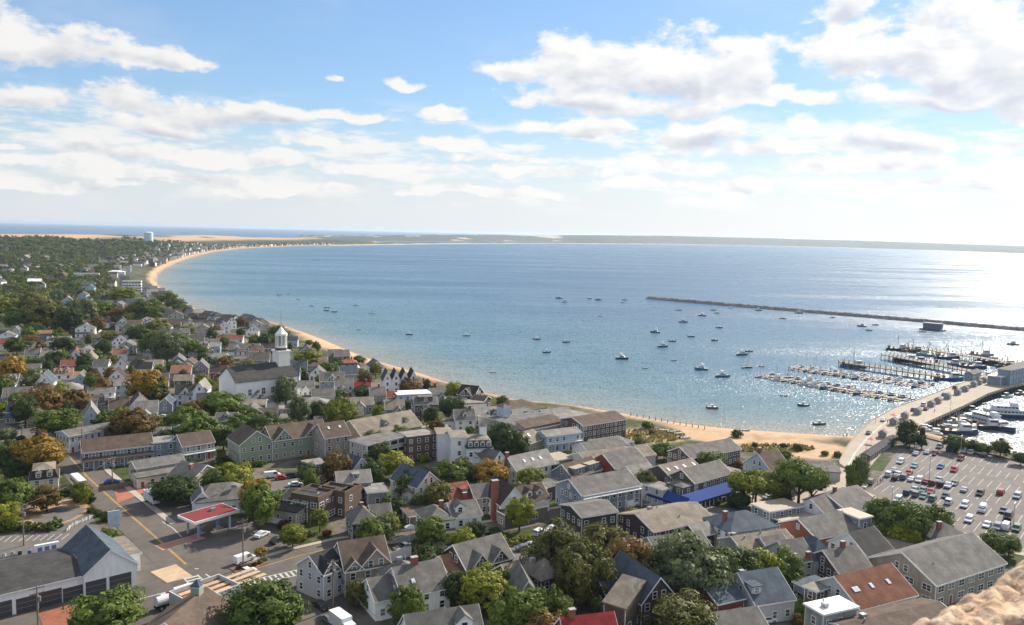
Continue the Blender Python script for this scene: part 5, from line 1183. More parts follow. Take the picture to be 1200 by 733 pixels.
def hedge(px, w, h, kind, desc):
    vs_ = []
    q = [P(*a) for a in px]
    for a_, b_ in zip(q, q[1:]):
        n_ = max(2, int((b_ - a_).length / .8))
        for i in range(n_):
            c = a_.lerp(b_, i / n_); k = crown_arrays(rng, 10, 60, .10); vs_.append(k * np.array([w, w, h * .6]) * rng.uniform(.8, 1.15) + np.array([c.x, c.y, LAND + h * .45]))
    o = link('hedge', quads_mesh('hedge', np.concatenate(vs_), LEAF[kind])); tag(o, None, 'hedge', None, desc)
hedge([(8,600),(30,590),(66,583),(96,578),(108,590)], 1.6, 2.2, 'dark', 'dark clipped hedge bending round the bare dirt lot')
hedge([(-8,625),(25,622),(58,622),(72,616)], 1.7, 2.4, 'green', 'long green hedge between the bare dirt lot and the striped parking bays')
hedge([(252,552),(282,549),(312,546)], 1.4, 2.0, 'green', 'green hedge at the foot of the sage green inn')
hedge([(596,640),(616,633),(626,636)], 1.2, 1.6, 'yellowgreen', 'yellow green hedge beside the little side street lot')
# ------------------------------------------------------------------ the woods behind the town, which read as one mass
N_ = 26000
aa = rng.uniform(R(-48), R(-12), N_); rr = np.sqrt(rng.uniform(760 ** 2, 3700 ** 2, N_))
keepn = rng.random(N_) < np.clip(1500 / rr, .25, 1); aa, rr = aa[keepn], rr[keepn]
xx, yy = rr * np.sin(aa), rr * np.cos(aa); sd2 = sdist(xx, yy)
ok = sd2 > 62
ok &= rr < 3000
dn = sstep(2600, 2800, rr) * sstep(.24, .36, .6 * vnoise(xx, yy, 300, 9) + .4 * vnoise(xx, yy, 90, 10)); ok &= dn < .4
ok &= ~((rr < 900) & (sd2 < 130))
for c, ax, hl, hd in FOOT:
    if c.length > 600: ok &= ((xx - c.x) ** 2 + (yy - c.y) ** 2) > (max(hl, hd) + 5) ** 2
    if 640 < c.length < 1300:       # keep the view of these houses open on the near side
        f = Vector((c.x, c.y)).normalized(); ax_, ay_ = xx - c.x, yy - c.y; al = -(ax_ * f.x + ay_ * f.y); la = np.abs(-ax_ * f.y + ay_ * f.x); ok &= ~((al > 0) & (al < 45) & (la < hl))
for q, r_ in TREES:
    if q.length > 600: ok &= ((xx - q.x) ** 2 + (yy - q.y) ** 2) > (r_ + 3) ** 2
xx, yy, rr = xx[ok], yy[ok], rr[ok]; zz = gz(xx, yy)
protos = [crown_arrays(np.random.default_rng(900 + i), 14, 12, .16) for i in range(6)]
kinds = ['dark', 'green', 'dark', 'olive', 'dark', 'green', 'greygreen', 'rust']
buck = {k: [] for k in set(kinds)}
for i in range(len(xx)):
    s_ = rng.uniform(2.8, 5.0) + 3.4 * rng.random() ** 3 * (1 + .25 * (rr[i] > 1600)); hz = rng.uniform(2.4, 4.2) + 1.6 * rng.random() ** 2
    k = kinds[int(vnoise(xx[i:i+1], yy[i:i+1], 70, 40)[0] * 5.99 * .6 + rng.uniform(0, 3.2))]
    buck[k].append(protos[rng.integers(6)] * np.array([s_, s_, hz]) + np.array([xx[i], yy[i], zz[i] + hz * .75]))
vv = []; mi = []; ms = list(buck)
for j, k in enumerate(ms):
    if buck[k]: a_ = np.concatenate(buck[k]); vv.append(a_); mi += [j] * (len(a_) // 4)
me = quads_mesh('woodland', np.concatenate(vv), LEAF[ms[0]])
for k in ms[1:]: me.materials.append(LEAF[k])
me.polygons.foreach_set('material_index', np.array(mi, dtype=np.int32))
wd = link('woodland', me); wd['kind'] = 'stuff'
# beach grass
mb = []
for (u, v, ru, rv, n_) in ((765,511,38,8,500),(905,526,50,4.5,420),(318,398,28,4,300),(585,476,20,3.5,300)):
    for _ in range(n_):
        an = rng.uniform(0, 6.28); r_ = math.sqrt(rng.random()); p = PG(u + ru * r_ * math.cos(an), v + rv * r_ * math.sin(an)); z_ = G(p.x, p.y)
        h_ = rng.uniform(.4, 1.0); a2_ = rng.uniform(0, 6.28); t_ = Vector((math.cos(a2_), math.sin(a2_), 0)) * .35
        for s2 in (-1, 1): 
            w_ = Vector((-t_.y, t_.x, 0)) * .5 * s2; mb += [tuple(Vector((p.x, p.y, z_ - .05)) - t_), tuple(Vector((p.x, p.y, z_ - .05)) + t_), tuple(Vector((p.x, p.y, z_ + h_)) + t_ * .7 + w_), tuple(Vector((p.x, p.y, z_ + h_)) - t_ * .7 + w_)]
bg_ = link('beach_grass', quads_mesh('beach_grass', np.array(mb), leafmat('beach_grass_blades', (.16, .14, .05), (.40, .32, .14)))); bg_['kind'] = 'stuff'
# ------------------------------------------------------------------ the white church with its tower
CW = siding((.84, .82, .76), 'clap')
hs = House('church', 'cream', 'brown', label='large white church with a plain dark roof and a tiered bell tower', cat='church', trim=False)
hs.wall = 'white'
hs.block(276.5, 448.5, 341, 441, 13.0, 17, 5.6, 'g', win=False, roof='darkgrey', ov=.5, L=30)
Mc = hs.M; Lc = 30.0
for x in (6.5, 13, 17.5, 24):
    hs.put(simple_mesh('cw', lambda: win_mesh(1.6, 2.7, 'sash')[2]), x, 0, 6.4, 0, Mc, 'window'); hs.put(simple_mesh("cw", lambda: None), x, 0, 1.8, 0, Mc, 'window')
tw = MB(); x0 = Lc - 3.6; yc = 8.5
def sq(mb, hw, z0, z1, m_=CW, hw2=None): hw2 = hw2 or hw; mb.loft([[(x0 + a * h_, yc + b_ * h_, z) for a, b_ in ((-1, -1), (1, -1), (1, 1), (-1, 1))] for z, h_ in ((z0, hw), (z1, hw2))], m_)
# front bay of the church under the tower, with pilasters and a broad cornice
sq(tw, 4.6, -1, 13.5); sq(tw, 5.1, 13.502, 14.2, TRIM); sq(tw, 4.6, 14.202, 15.2, CW, 3.2); sq(tw, 2.9, 15.202, 23.600); sq(tw, 3.4, 23.602, 24.200, TRIM)
t = tw.build('tower', None, hs.root); t.matrix_local = Mc
def octa(mb, r0, r1, z0, z1, m_): mb.loft([[(x0 + math.cos(a * math.pi / 4 + .39) * r, yc + math.sin(a * math.pi / 4 + .39) * r, z) for a in range(8)] for z, r in ((z0, r0), (z1, r1))], m_)
bf = MB(); octa(bf, 2.8, 2.8, 24.202, 25.400, DARKTRIM); octa(bf, 2.7, 2.7, 25.402, 26.200, CW)
for a in range(8):
    an = a * math.pi / 4 + .39; bf.tube((x0 + math.cos(an) * 2.35, yc + math.sin(an) * 2.35, 26.200), (x0 + math.cos(an) * 2.35, yc + math.sin(an) * 2.35, 31.000), .34, mtl=TRIM)
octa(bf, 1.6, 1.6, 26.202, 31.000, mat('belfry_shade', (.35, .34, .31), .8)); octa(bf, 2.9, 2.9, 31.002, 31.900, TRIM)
b_ = bf.build('belfry', None, hs.root); b_.matrix_local = Mc
sp = MB(); octa(sp, 2.7, 1.7, 31.902, 33.000, CW); octa(sp, 1.7, .12, 33.002, 35.200, CW); s_ = sp.build('spire', None, hs.root); s_.matrix_local = Mc
wv = MB(); wv.tube((x0, yc, 35.000), (x0, yc, 42.600), .12, .06, 6, METAL); w_ = wv.build('weathervane_pole', None, hs.root); w_.matrix_local = Mc
pc = MB(); pc.box(11, 19, -5, -.05, -1, 3.2, CW); pp = pc.build('porch', None, hs.root); pp.matrix_local = Mc
pr = MB(); pr.add([(10.5, -5.4, 3.2), (19.5, -5.4, 3.2), (19.5, -.06, 3.2), (10.5, -.06, 3.2), (13, -2.6, 5.6), (17, -2.6, 5.6)], [(3, 2, 1, 0), (0, 1, 5, 4), (1, 2, 5), (2, 3, 4, 5), (3, 0, 4)], roofm('lightgrey')); q = pr.build('porch_roof', None, hs.root); q.matrix_local = Mc
# water tower on the far hill and the lighthouse-like monument seen far across the bay
p = at_range(174, 2750); p.z = G(p.x, p.y)
wt = thing('water_tower', p, 0, None, 'water tower', None, 'pale blue cylindrical water tower rising over the far woods')
top_ = 85 - (271.2 - 263.6) / FPX * 2750
mb = MB(); RT = 12.6; mb.loft([[(math.cos(a * math.pi / 16) * r, math.sin(a * math.pi / 16) * r, z) for a in range(32)] for z, r in ((-2, RT), (top_ - p.z - 3, RT), (top_ - p.z - 2.4, RT + .3))], mat('pale_blue_tank', (.50, .62, .70), .5, .05)); mb.build('tank', None, wt)
mb = MB(); mb.loft([[(math.cos(a * math.pi / 16) * r, math.sin(a * math.pi / 16) * r, z) for a in range(32)] for z, r in ((top_ - p.z - 2.39, RT + .3), (top_ - p.z - 1, RT * .8), (top_ - p.z, RT * .3))], mat('tank_roof', (.62, .70, .74), .5, .05)); mb.build('roof', None, wt)
# ------------------------------------------------------------------ pier, wharves, breakwater
PL = [(983,543),(990,527),(1003,510),(1022,493),(1047,479),(1078,468),(1112,455),(1150,441),(1182,429.5),(1215,419),(1265,404)]
PR_ = [(1011,562),(1024,543),(1040,524),(1056,511),(1077,500),(1101,489),(1130,476),(1158,462),(1186,453),(1215,447),(1265,434)]
pl = [P(*q) for q in PL]; pr = [P(*q) for q in PR_]
pier = thing('pier', (pl[3] + pr[3]) / 2 * 1.0, 0, None, 'pier', None, 'long sandy surfaced pier curving out from the beach into the harbour'); pier.location.z = 0
def world_part(mb, name, parent, mtl=None):
    o = mb.build(name, mtl, parent); o.matrix_local = Matrix.Translation(-Vector(parent.location)); return o
mb = MB(); n = len(pl)
vs_ = [(p.x, p.y, LAND + .12) for p in pl + pr] + [(p.x, p.y, LAND - 1.0) for p in pl + pr]
fs = [(i, n + i, n + i + 1, i + 1) for i in range(n - 1)] + [(2*n+i, 2*n+i+1, 3*n+i+1, 3*n+i) for i in range(n - 1)] + [(i, i + 1, 2*n+i+1, 2*n+i) for i in range(n - 1)] + [(n+i, 3*n+i, 3*n+i+1, n+i+1) for i in range(n - 1)] + [(0, 2*n, 3*n, n), (n-1, 2*n-1, 4*n-1, 3*n-1)]
mb.add(vs_, fs, sandy); world_part(mb, 'deck', pier)
# kerb rails along both sides
for side, sgn in ((pl, -1), (pr, 1)):
    mb = MB()
    for a_, b_ in zip(side, side[1:]):
        d = (b_ - a_).normalized(); nn = Vector((-d.y, d.x, 0)) * .25 * sgn; mb.add([tuple(q + Vector((0,0,z))) for z in (.13, .5) for q in (a_, b_, b_ + nn, a_ + nn)], [(0,1,5,4),(1,2,6,5),(2,3,7,6),(3,0,4,7),(4,5,6,7)], concrete)
    world_part(mb, 'kerb', pier)
mb = MB()
for side in (pl, pr):
    for a_, b_ in zip(side[2:], side[3:]):
        k = int((b_ - a_).length / 4)
        for i in range(k):
            q = a_.lerp(b_, i / k); mb.tube((q.x, q.y, -2), (q.x, q.y, LAND - .3), .35, n=6, mtl=PILE)
world_part(mb, 'pilings', pier)['kind'] = 'stuff'
mb = MB()
for t0 in (.33, .36): 
    mb2 = [a_.lerp(b_, t0) for a_, b_ in zip(pl, pr)]
    for a_, b_ in zip(mb2, mb2[1:]):
        d = (b_ - a_).normalized(); nn = Vector((-d.y, d.x, 0)) * .12
        mb.add([tuple(q + Vector((0,0,.14))) for q in (a_ - nn, b_ - nn, b_ + nn, a_ + nn)], [(0,1,2,3)], LINE)
world_part(mb, 'lane_line', pier)
def wharf(name, a, b, w, z, label, cat='wharf', deckm=None, step=3.5, posts=1.4):
    A_, B_ = P(*a, z), P(*b, z); d = (B_ - A_); L = d.length; th = math.atan2(d.y, d.x)
    t = thing(name, (A_.x, A_.y, 0), th, None, cat, None, label)
    mb = MB(); mb.box(0, L, -w / 2, w / 2, z - .5, z, deckm or WOODM); mb.build('deck', None, t)
    mb = MB(); k = int(L / step)
    for i in range(k + 1):
        for s in (-1, 1): mb.tube((i * L / k, s * (w / 2 + .05), -3), (i * L / k, s * (w / 2 + .05), z + posts), .22, n=6, mtl=PILE)
    mb.build('pilings', None, t)['kind'] = 'stuff'; return t
wharf('wharf', (986,424), (1102,441), 7, 3.2, 'narrow timber wharf on dark piles between the marina floats and the fishing wharf')
wharf('wharf', (1038,415.5), (1150,437), 8, 3.6, 'timber fishing wharf crowded with moored fishing boats')
wharf('wharf', (1060,405), (1205,428), 8, 3.8, 'outermost long timber wharf with a pale deck', deckm=sandy)
wharf('boardwalk', (513,449.5), (526,448), 5, 3.0, 'small old wooden landing stage on piles in the shallows', 'landing stage', posts=.2)
FLOATM = mat('bleached_float_planks', (.36, .29, .22), .85, .2, 1, (1, .3, 1))
def floats(a, b, nf, label, fl=9.0):
    A_, B_ = P(*a, 0), P(*b, 0); d = B_ - A_; L = d.length; th = math.atan2(d.y, d.x)
    t = thing('floating_dock', (A_.x, A_.y, 0), th, None, 'dock', None, label)
    mb = MB(); mb.box(0, L, -1.3, 1.3, -.3, .55, FLOATM); mb.build('walkway', None, t)
    for i in range(nf):
        for s in (-1, 1):
            mb = MB(); x = (i + .5) * L / nf; mb.box(x - .6, x + .6, min(s * 1.303, s * fl), max(s * 1.303, s * fl), -.3, .5, FLOATM); mb.tube((x, s * fl, -2), (x, s * fl, 2.2), .18, n=6, mtl=PILE); mb.build('finger', None, t)
    return A_, d / L, L, th
F1 = floats((897,441), (1064,470.5), 14, 'front floating dock of the marina, lined with small boats')
F2 = floats((926,431.5), (1090,454), 13, 'rear floating dock of the marina beyond the front floats')
F3 = floats((1094,497), (1150,489), 5, 'short floating dock beside the white ferries', 6)
# breakwater: a long mound of loose stone
A_, B_ = P(760, 350.5, 0), P(1330, 399, 0); d = B_ - A_; L = d.length; th = math.atan2(d.y, d.x)
nx = 420; rows = [(-7, -1.2), (-4.5, 1.2), (-2, 3.0), (0, 3.5), (2, 3.0), (4.5, 1.2), (7, -1.2)]
mb = MB(); vs_ = []
for i in range(nx + 1):
    for (y, z) in rows: vs_.append((i * L / nx + rng.uniform(-.8, .8), y + rng.uniform(-.7, .7), z + rng.uniform(-.5, .5)))
m7 = len(rows); mb.add(vs_, [(i * m7 + j, (i + 1) * m7 + j, (i + 1) * m7 + j + 1, i * m7 + j + 1) for i in range(nx) for j in range(m7 - 1)], mat('breakwater_stone', (.17, .165, .16), .95, .35, .6))
bw = mb.build('breakwater', None, None); bw.location = (A_.x, A_.y, 0); bw.rotation_euler = (0, 0, th); tag(bw, None, 'breakwater', None, 'long low breakwater of dark stone across the harbour')
p = P(1093, 387, 0); t = thing('floating_platform', p, th, None, 'platform', None, 'dark floating platform with a box shaped cabin in front of the breakwater')
mb = MB(); mb.box(-11, 11, -4.5, 4.5, -.5, 1.0, mat('tarred_hull', (.04, .045, .05), .7)); mb.build('float', None, t)
mb = MB(); mb.box(-8, 8, -3.5, 3.5, 1.003, 6.4, siding((.13, .15, .19), 'shingle')); mb.build('cabin', None, t)
mb = MB(); mb.box(-8.4, 8.4, -3.9, 3.9, 6.403, 6.9, mat('grey_deck_roof', (.25, .26, .28), .7)); mb.build('roof', None, t)
# seawall behind the car park
mb = MB(); q = [P(1062,510), P(1085,514), P(1140,528), P(1203,544), P(1320,573)]
for a_, b_ in zip(q, q[1:]):
    dd = (b_ - a_).normalized(); nn = Vector((-dd.y, dd.x, 0)) * .8; mb.add([tuple(w_ + Vector((0,0,z))) for z in (-5, .5) for w_ in (a_, b_, b_ + nn, a_ + nn)], [(3,2,1,0),(0,1,5,4),(1,2,6,5),(2,3,7,6),(3,0,4,7),(4,5,6,7)], mat('red_tinted_kerb', (.30, .19, .14), .9, .2))
sw = mb.build('sea_wall', None, None); tag(sw, None, 'wall', None, 'low reddish sea wall along the water side of the car park')

# ------------------------------------------------------------------ boats (bow towards +X)
HULLM = {k: mat('hull_paint_' + k, c, .35, .08, .6) for k, c in {'white': (.62, .63, .64), 'navy': (.03, .05, .11), 'blue': (.05, .14, .30), 'black': (.025, .027, .03), 'green': (.04, .10, .08), 'red': (.28, .05, .04), 'grey': (.24, .26, .28), 'rusty': (.17, .09, .06)}.items()}
DECKM = mat('boat_deck', (.48, .45, .40), .6, .1, 1); CABM = mat('boat_cabin', (.60, .62, .64), .4, .06); SAILC = mat('sail_cover', (.05, .09, .20), .7); ALU = mat('mast_alloy', (.4, .4, .4), .35, .05, metal=.6); CANV = mat('tan_canvas', (.33, .24, .15), .8)
def hull(L, b_, f, dr, colm, fine=1.0):
    mb = MB(); rings = []
    for x, kb, kf, kd in ((-.5, .78, .9, .7), (-.3, .95, .88, 1), (0, 1, .92, 1), (.25, .82, 1.05, .9), (.4, .46, 1.2, .6), (.5, .03, 1.35, .1)):
        bb = b_ / 2 * kb; rings.append([(x * L, 0, -dr * kd), (x * L, bb * .75, -dr * kd * .4), (x * L, bb, f * kf), (x * L, bb - .12 * min(1, kb * 3), f * kf + .002), (x * L, -bb + .12 * min(1, kb * 3), f * kf + .002), (x * L, -bb, f * kf), (x * L, -bb * .75, -dr * kd * .4)])
    mb.loft(rings, colm)
    dk = MB(); pts_ = [(-.49, .74), (-.3, .9), (0, .95), (.25, .77), (.4, .4), (.485, .03)]; up = [(x * L, b_ / 2 * k - .1 * (k > .2), f * (.92 if x <= 0 else .92 + (x * .9))) for x, k in pts_]
    v = [(x, y, z + .06) for x, y, z in up] + [(x, -y, z + .06) for x, y, z in up]; n = len(up); dk.add(v, [(i, i + n, i + n + 1, i + 1) for i in range(n - 1)], DECKM)
    return mb, dk
def house_(mb, x0, x1, w, z0, z1, m_, rake=.5, gl=True):
    mb.loft([[(x0 + (.15 if z else 0), -w / 2 * s, zz), (x1 - (rake if z else 0), -w / 2 * s, zz), (x1 - (rake if z else 0), w / 2 * s, zz), (x0 + (.15 if z else 0), w / 2 * s, zz)] for z, zz, s in ((0, z0, 1), (1, z1, .9))], m_)
def glass_band(x0, x1, w, z0, z1):
    mb = MB(); mb.loft([[(x0, -w / 2, z), (x1, -w / 2, z), (x1, w / 2, z), (x0, w / 2, z)] for z in (z0, z1)], GLASSM); return mb
def boat_parts(t, mb, dk):
    mb.build('hull', None, t); dk.build('deck', None, t, fix=True)
BOATW = {}
def make_boat(kind, col, desc, cat):
    t = thing({'sail': 'sailboat', 'motor': 'motorboat', 'cruiser': 'cabin_cruiser', 'fish': 'fishing_boat', 'skiff': 'rowing_skiff'}[kind], (0, 0, 0), 0, desc, cat)
    c = HULLM[col]
    if kind == 'sail':
        boat_parts(t, *hull(9.5, 2.9, .95, .5, c)); m_ = MB(); house_(m_, -1.6, 2.2, 1.8, .9, 1.5, CABM); m_.build('cabin', None, t); glass_band(-1.2, 1.5, 1.84, 1.12, 1.36).build('window', None, t)
        m_ = MB(); m_.tube((.9, 0, .9), (.9, 0, 13), .11, .07, 6, ALU); m_.tube((4.6, 0, 1.2), (.95, 0, 12.6), .025, n=4, mtl=ALU); m_.tube((-4.6, 0, 1), (.85, 0, 12.9), .025, n=4, mtl=ALU); m_.tube((.9, -1, 8.6), (.9, 1, 8.6), .05, n=4, mtl=ALU); m_.build('mast', None, t)
        m_ = MB(); m_.tube((.7, 0, 2.3), (-3.4, 0, 2.3), .22, .15, 8, SAILC); m_.build('boom', None, t)
    elif kind == 'motor':
        boat_parts(t, *hull(7.2, 2.6, 1.05, .4, c)); m_ = MB(); house_(m_, -.4, 2.2, 1.9, 1.0, 1.45, CABM, .9); m_.build('cabin', None, t); m_ = MB(); house_(m_, -.5, .5, 1.9, 1.45, 2.1, GLASSM, .5); m_.build('windshield', None, t)
        m_ = MB(); m_.box(-1.5, .4, -1, 1, 2.6, 2.68, CABM); [m_.tube((x, y, 1), (x, y, 2.6), .04, n=5, mtl=ALU) for x in (-1.4, .3) for y in (-.9, .9)]; m_.build('hardtop', None, t)
        m_ = MB(); m_.box(-4.1, -3.6, -.3, .3, .2, 1.5, HULLM['black']); m_.build('outboard', None, t)
    elif kind == 'cruiser':
        boat_parts(t, *hull(11, 3.6, 1.5, .6, c)); m_ = MB(); house_(m_, -2.2, 2.8, 2.8, 1.45, 3.1, CABM, 1.2); m_.build('cabin', None, t); glass_band(-1.7, 1.75, 2.74, 2.15, 2.75).build('window', None, t)
        m_ = MB(); house_(m_, -2.0, .8, 2.3, 3.1, 3.9, CABM, .5); m_.box(-2.2, .6, -1.2, 1.2, 5.0, 5.1, CABM); [m_.tube((x, y, 3.8), (x, y, 5), .05, n=5, mtl=ALU) for x in (-2, .4) for y in (-1, 1)]; m_.build('flybridge', None, t)
        m_ = MB(); m_.tube((-1.6, 0, 5), (-1.8, 0, 8.5), .05, .03, 5, ALU); m_.build('antenna', None, t)
    elif kind == 'fish':
        boat_parts(t, *hull(17, 5, 2.0, .9, c)); m_ = MB(); house_(m_, 1.2, 5.4, 3.4, 1.9, 4.9, CABM, .4); m_.build('wheelhouse', None, t); glass_band(1.6, 5.15, 3.3, 3.6, 4.4).build('window', None, t)
        m_ = MB(); m_.tube((0, 0, 1.8), (0, 0, 12.5), .18, .1, 6, METAL); m_.tube((0, 0, 10), (-6.5, 0, 5), .1, n=5, mtl=METAL); m_.tube((0, 0, 6), (-.5, 3.6, 11), .09, n=5, mtl=METAL); m_.tube((0, 0, 6), (-.5, -3.6, 11), .09, n=5, mtl=METAL); m_.build('mast', None, t)
        m_ = MB(); m_.box(-7.2, -5.8, -1.6, 1.6, 1.9, 3.8, HULLM['rusty']); m_.build('net_drum', None, t); m_ = MB(); m_.tube((-3, -1, 2.5), (-3, 1, 2.5), .6, mtl=HULLM['rusty']); m_.build('winch', None, t)
    else:
        mb, dk = hull(4.6, 1.7, .6, .2, c); boat_parts(t, mb, dk); m_ = MB(); [m_.box(x - .15, x + .15, -.7, .7, .62, .68, WOODM) for x in (-1.2, .2)]; m_.build('seat', None, t)
        m_ = MB(); m_.box(-2.6, -2.3, -.15, .15, .1, .95, HULLM['black']); m_.build('outboard', None, t)
    return t
BW = {'sail': ('sailboat with a bare mast', 'sailboat'), 'motor': ('motorboat with a small hardtop', 'motorboat'), 'cruiser': ('cabin cruiser with a flybridge', 'cabin cruiser'), 'fish': ('fishing boat with mast and rigging', 'fishing boat'), 'skiff': ('small open skiff', 'skiff')}
PROTO = {}
def boat(kind, col, p, rz, place='water'):
    ob = boat_(kind, col, p, rz, place); k_ = .78 if place == 'marina' else .8 if place == 'water' else 1.0; ob.scale = (k_, k_, k_); return ob
def boat_(kind, col, p, rz, place):
    k = (kind, col); z = p.copy(); z.z = 0 if place != 'beach' else G(p.x, p.y) + .1
    d = f'{col} hulled {BW[kind][0]}'
    if k not in PROTO:
        t = make_boat(kind, col, d, BW[kind][1]); t.location = z; t.rotation_euler = (0, 0, rz); PROTO[k] = t
        THINGS[-1] = (t, d, None, place)
    else: t, _ = dup(PROTO[k], z, rz, desc=d, place=place)
    return t
MOOR = [(327,346,'motor','grey'),(338,345,'skiff','black'),(366,359,'motor','white'),(383,361,'motor','grey'),(383,364.5,'motor','navy'),(392,366,'motor','navy'),(417,358,'sail','white'),(436,367.5,'sail','white'),(420,387,'skiff','black'),(480,392.5,'motor','navy'),(547,394,'motor','grey'),
 (578,437,'skiff','grey'),(655,350,'cruiser','navy'),(662,354.5,'cruiser','white'),(691,350.5,'motor','navy'),(701,352,'cruiser','navy'),(732,352,'sail','navy'),(729.5,355,'motor','white'),(629,398,'motor','navy'),(664,401.5,'motor','black'),(641,413.5,'motor','navy'),(768,390,'cruiser','green'),(788,400.5,'motor','black'),
 (777,407,'cruiser','navy'),(729,421,'cruiser','black'),(790,423,'skiff','black'),(795,364,'sail','navy'),(823,370.5,'cruiser','blue'),(800.5,378,'cruiser','blue'),(836,364,'sail','navy'),(840,367.5,'motor','blue'),(856,361.5,'motor','white'),(889,364.5,'cruiser','blue'),(917,374,'sail','navy'),(936,367.5,'cruiser','navy'),(976,373,'motor','navy'),
 (843,384.5,'motor','black'),(837,399.5,'motor','black'),(810,395,'motor','navy'),(878,412.5,'motor','navy'),(870,416.5,'cruiser','navy'),(875.5,431.5,'sail','black'),(892,430,'skiff','red'),(822,433.5,'cruiser','blue'),(847,442,'cruiser','blue'),(1010,383,'cruiser','navy'),(1026,381.5,'motor','navy'),(1018,387.5,'motor','blue'),(1080,389.5,'sail','black'),
 (1187,404.5,'cruiser','navy'),(835,479,'motor','rusty'),(941,476,'motor','navy'),(960.5,498,'motor','green'),(919,464.5,'skiff','black'),(806,308,'sail','navy'),(349,351,'skiff','black'),(756,432,'skiff','grey'),(703,371,'skiff','black')]
rs = random.Random(9)
for u, v, k, c in MOOR: boat(k, c, P(u, v, 0), rs.choice((0, math.pi)) + rs.uniform(-.45, .35))
for (u, v, k, c, r_) in ((873,509,'skiff','grey',.2),(795,515,'skiff','white',.4),(803,520,'skiff','white',.2),(778,511,'skiff','white',-.3),(788,513,'skiff','red',0)): boat(k, c, P(u, v, 2), r_, 'beach')
for (A_, d, L, th), nf, fl in ((F1, 14, 9), (F2, 13, 9)):
    for i in range(nf):
        for s in (-1, 1):
            for off in (-2.6, 2.6):
                if rs.random() < (.16 if s < 0 else .12): continue
                k, c = rs.choice([('motor', 'white'), ('motor', 'navy'), ('cruiser', 'white'), ('motor', 'grey'), ('sail', 'navy'), ('sail', 'white'), ('sail', 'white'), ('motor', 'grey'), ('cruiser', 'navy'), ('skiff', 'grey'), ('motor', 'blue'), ('motor', 'black'), ('skiff', 'black')])
                q = A_ + d * ((i + .5) * L / nf + off) + Vector((-d.y, d.x, 0)) * s * (2.2 + 4.6); boat(k, c, q, th + (math.pi / 2 if s > 0 else -math.pi / 2) + math.pi * (rs.random() < .5), 'marina')
for (u, v, c, r_) in ((1052,411,'black',-.25),(1070,413,'rusty',-.28),(1088,418,'grey',2.9),(1110,421,'black',-.2),(1125,430,'blue',2.95),(1140,432,'navy',-.25),(1062,424,'black',-.2),(1085,427,'rusty',2.9),(1000,431,'blue',-.2),(1112,446,'blue',-.15),(1158,426,'black',-.2),(1150,418,'grey',-.2),(1180,431,'black',.4)):
    boat('fish', c, P(u, v, 0), r_, 'wharf')
for (u, v, k, c, r_) in ((1122,509,'fish','navy',-.15),(1099,516,'cruiser','white',-.2),(1154,503,'fish','black',-.2),(1110,501,'sail','white',.1),(1118,496,'motor','white',0),(1130,503,'cruiser','white',-.1),(1090,506,'motor','white',.2),(1100,494,'motor','grey',.2),(1085,511,'cruiser','navy',-.1),(1140,482,'motor','grey',.3),(1152,474,'skiff','red',.2),(1180,466,'motor','white',.1),(1196,463,'motor','rusty',.2),(1105,506,'motor','navy',.1),(1127,488,'skiff','grey',0)):
    boat(k, c, P(u, v, 0), r_, 'ferry basin')
def ferry(a, b, label, colm):
    A_, B_ = P(*a, 0), P(*b, 0); d = B_ - A_; L = min(d.length, 34); th = math.atan2(d.y, d.x); c = A_ + d.normalized() * L / 2
    t = thing('ferry', (c.x, c.y, 0), th, None, 'ferry', None, label)
    boat_parts(t, *hull(L, 6.6, 1.9, .9, colm)); 
    for i, (z0, z1, x0, x1) in enumerate(((1.9, 3.9, -.44, .30), (4.1, 5.7, -.30, .16))):
        m_ = MB(); house_(m_, x0 * L, x1 * L, 5.4 - i * .6, z0, z1, CABM, 1.4); m_.box(x0 * L - .6, x1 * L - .6, -3.0 + i * .3, 3.0 - i * .3, z1, z1 + .18, CABM); m_.build('deckhouse', None, t)
        for k in range(int((x1 - x0) * L / 1.7)):
            x = x0 * L + 1 + k * 1.7
            if x > x1 * L - 1.6: break
            m_ = MB(); m_.box(x, x + 1.1, -2.76 + i * .3, 2.76 - i * .3, z0 + .8, z0 + 1.45, GLASSM); m_.build('window', None, t)
    m_ = MB(); house_(m_, .02 * L, .14 * L, 3, 5.89, 7.4, CABM, .5); m_.build('bridge', None, t); m_ = MB(); m_.tube((0, 0, 5.8), (-.6, 0, 11), .15, .08, 6, METAL); m_.build('mast', None, t)
ferry((1150,487.5), (1215,491), 'large white navy hulled ferry cut off by the right picture edge', HULLM['navy'])
ferry((1131,493), (1190,508.5), 'smaller white ferry with rows of windows and a navy hull beside the pier', HULLM['navy'])
# the big shed at the far end of the pier and small vendor huts along it
H('bluegrey', 'white', (1173,442.5,1187,439,5,7,0,'f',dict(win=False)), (1185,434.5,1225,424,9,7,0,'f',dict(sp=4,roof='grey')), name='pier_shed', cat='shed', label='tall blue grey shed at the pier end by the right picture edge')
H('bluegrey', 'grey', (1141,438.5,1150,435.5,4,5,1.2,'g'), name='pier_shed', cat='shed', label='blue grey shed at the root of the fishing wharf')
hut = thing('vendor_hut', (0, 0, 0), 0, 'small grey shingled vendor hut', 'hut', 'vendor huts along the pier')
mb = MB(); mb.box(-2, 2, -1.7, 1.7, 0, 2.6, siding((.27, .28, .29), 'shingle')); [mb.add([(x, -1.7, 2.6), (x, 1.7, 2.6), (x, 0, 3.9), (x + .1, -1.7, 2.6), (x + .1, 1.7, 2.6), (x + .1, 0, 3.9)], [(0,1,2),(5,4,3),(0,3,4,1),(1,4,5,2),(2,5,3,0)], siding((.27, .28, .29), 'shingle')) for x in (-2, 1.9)]; mb.build('wall', None, hut)
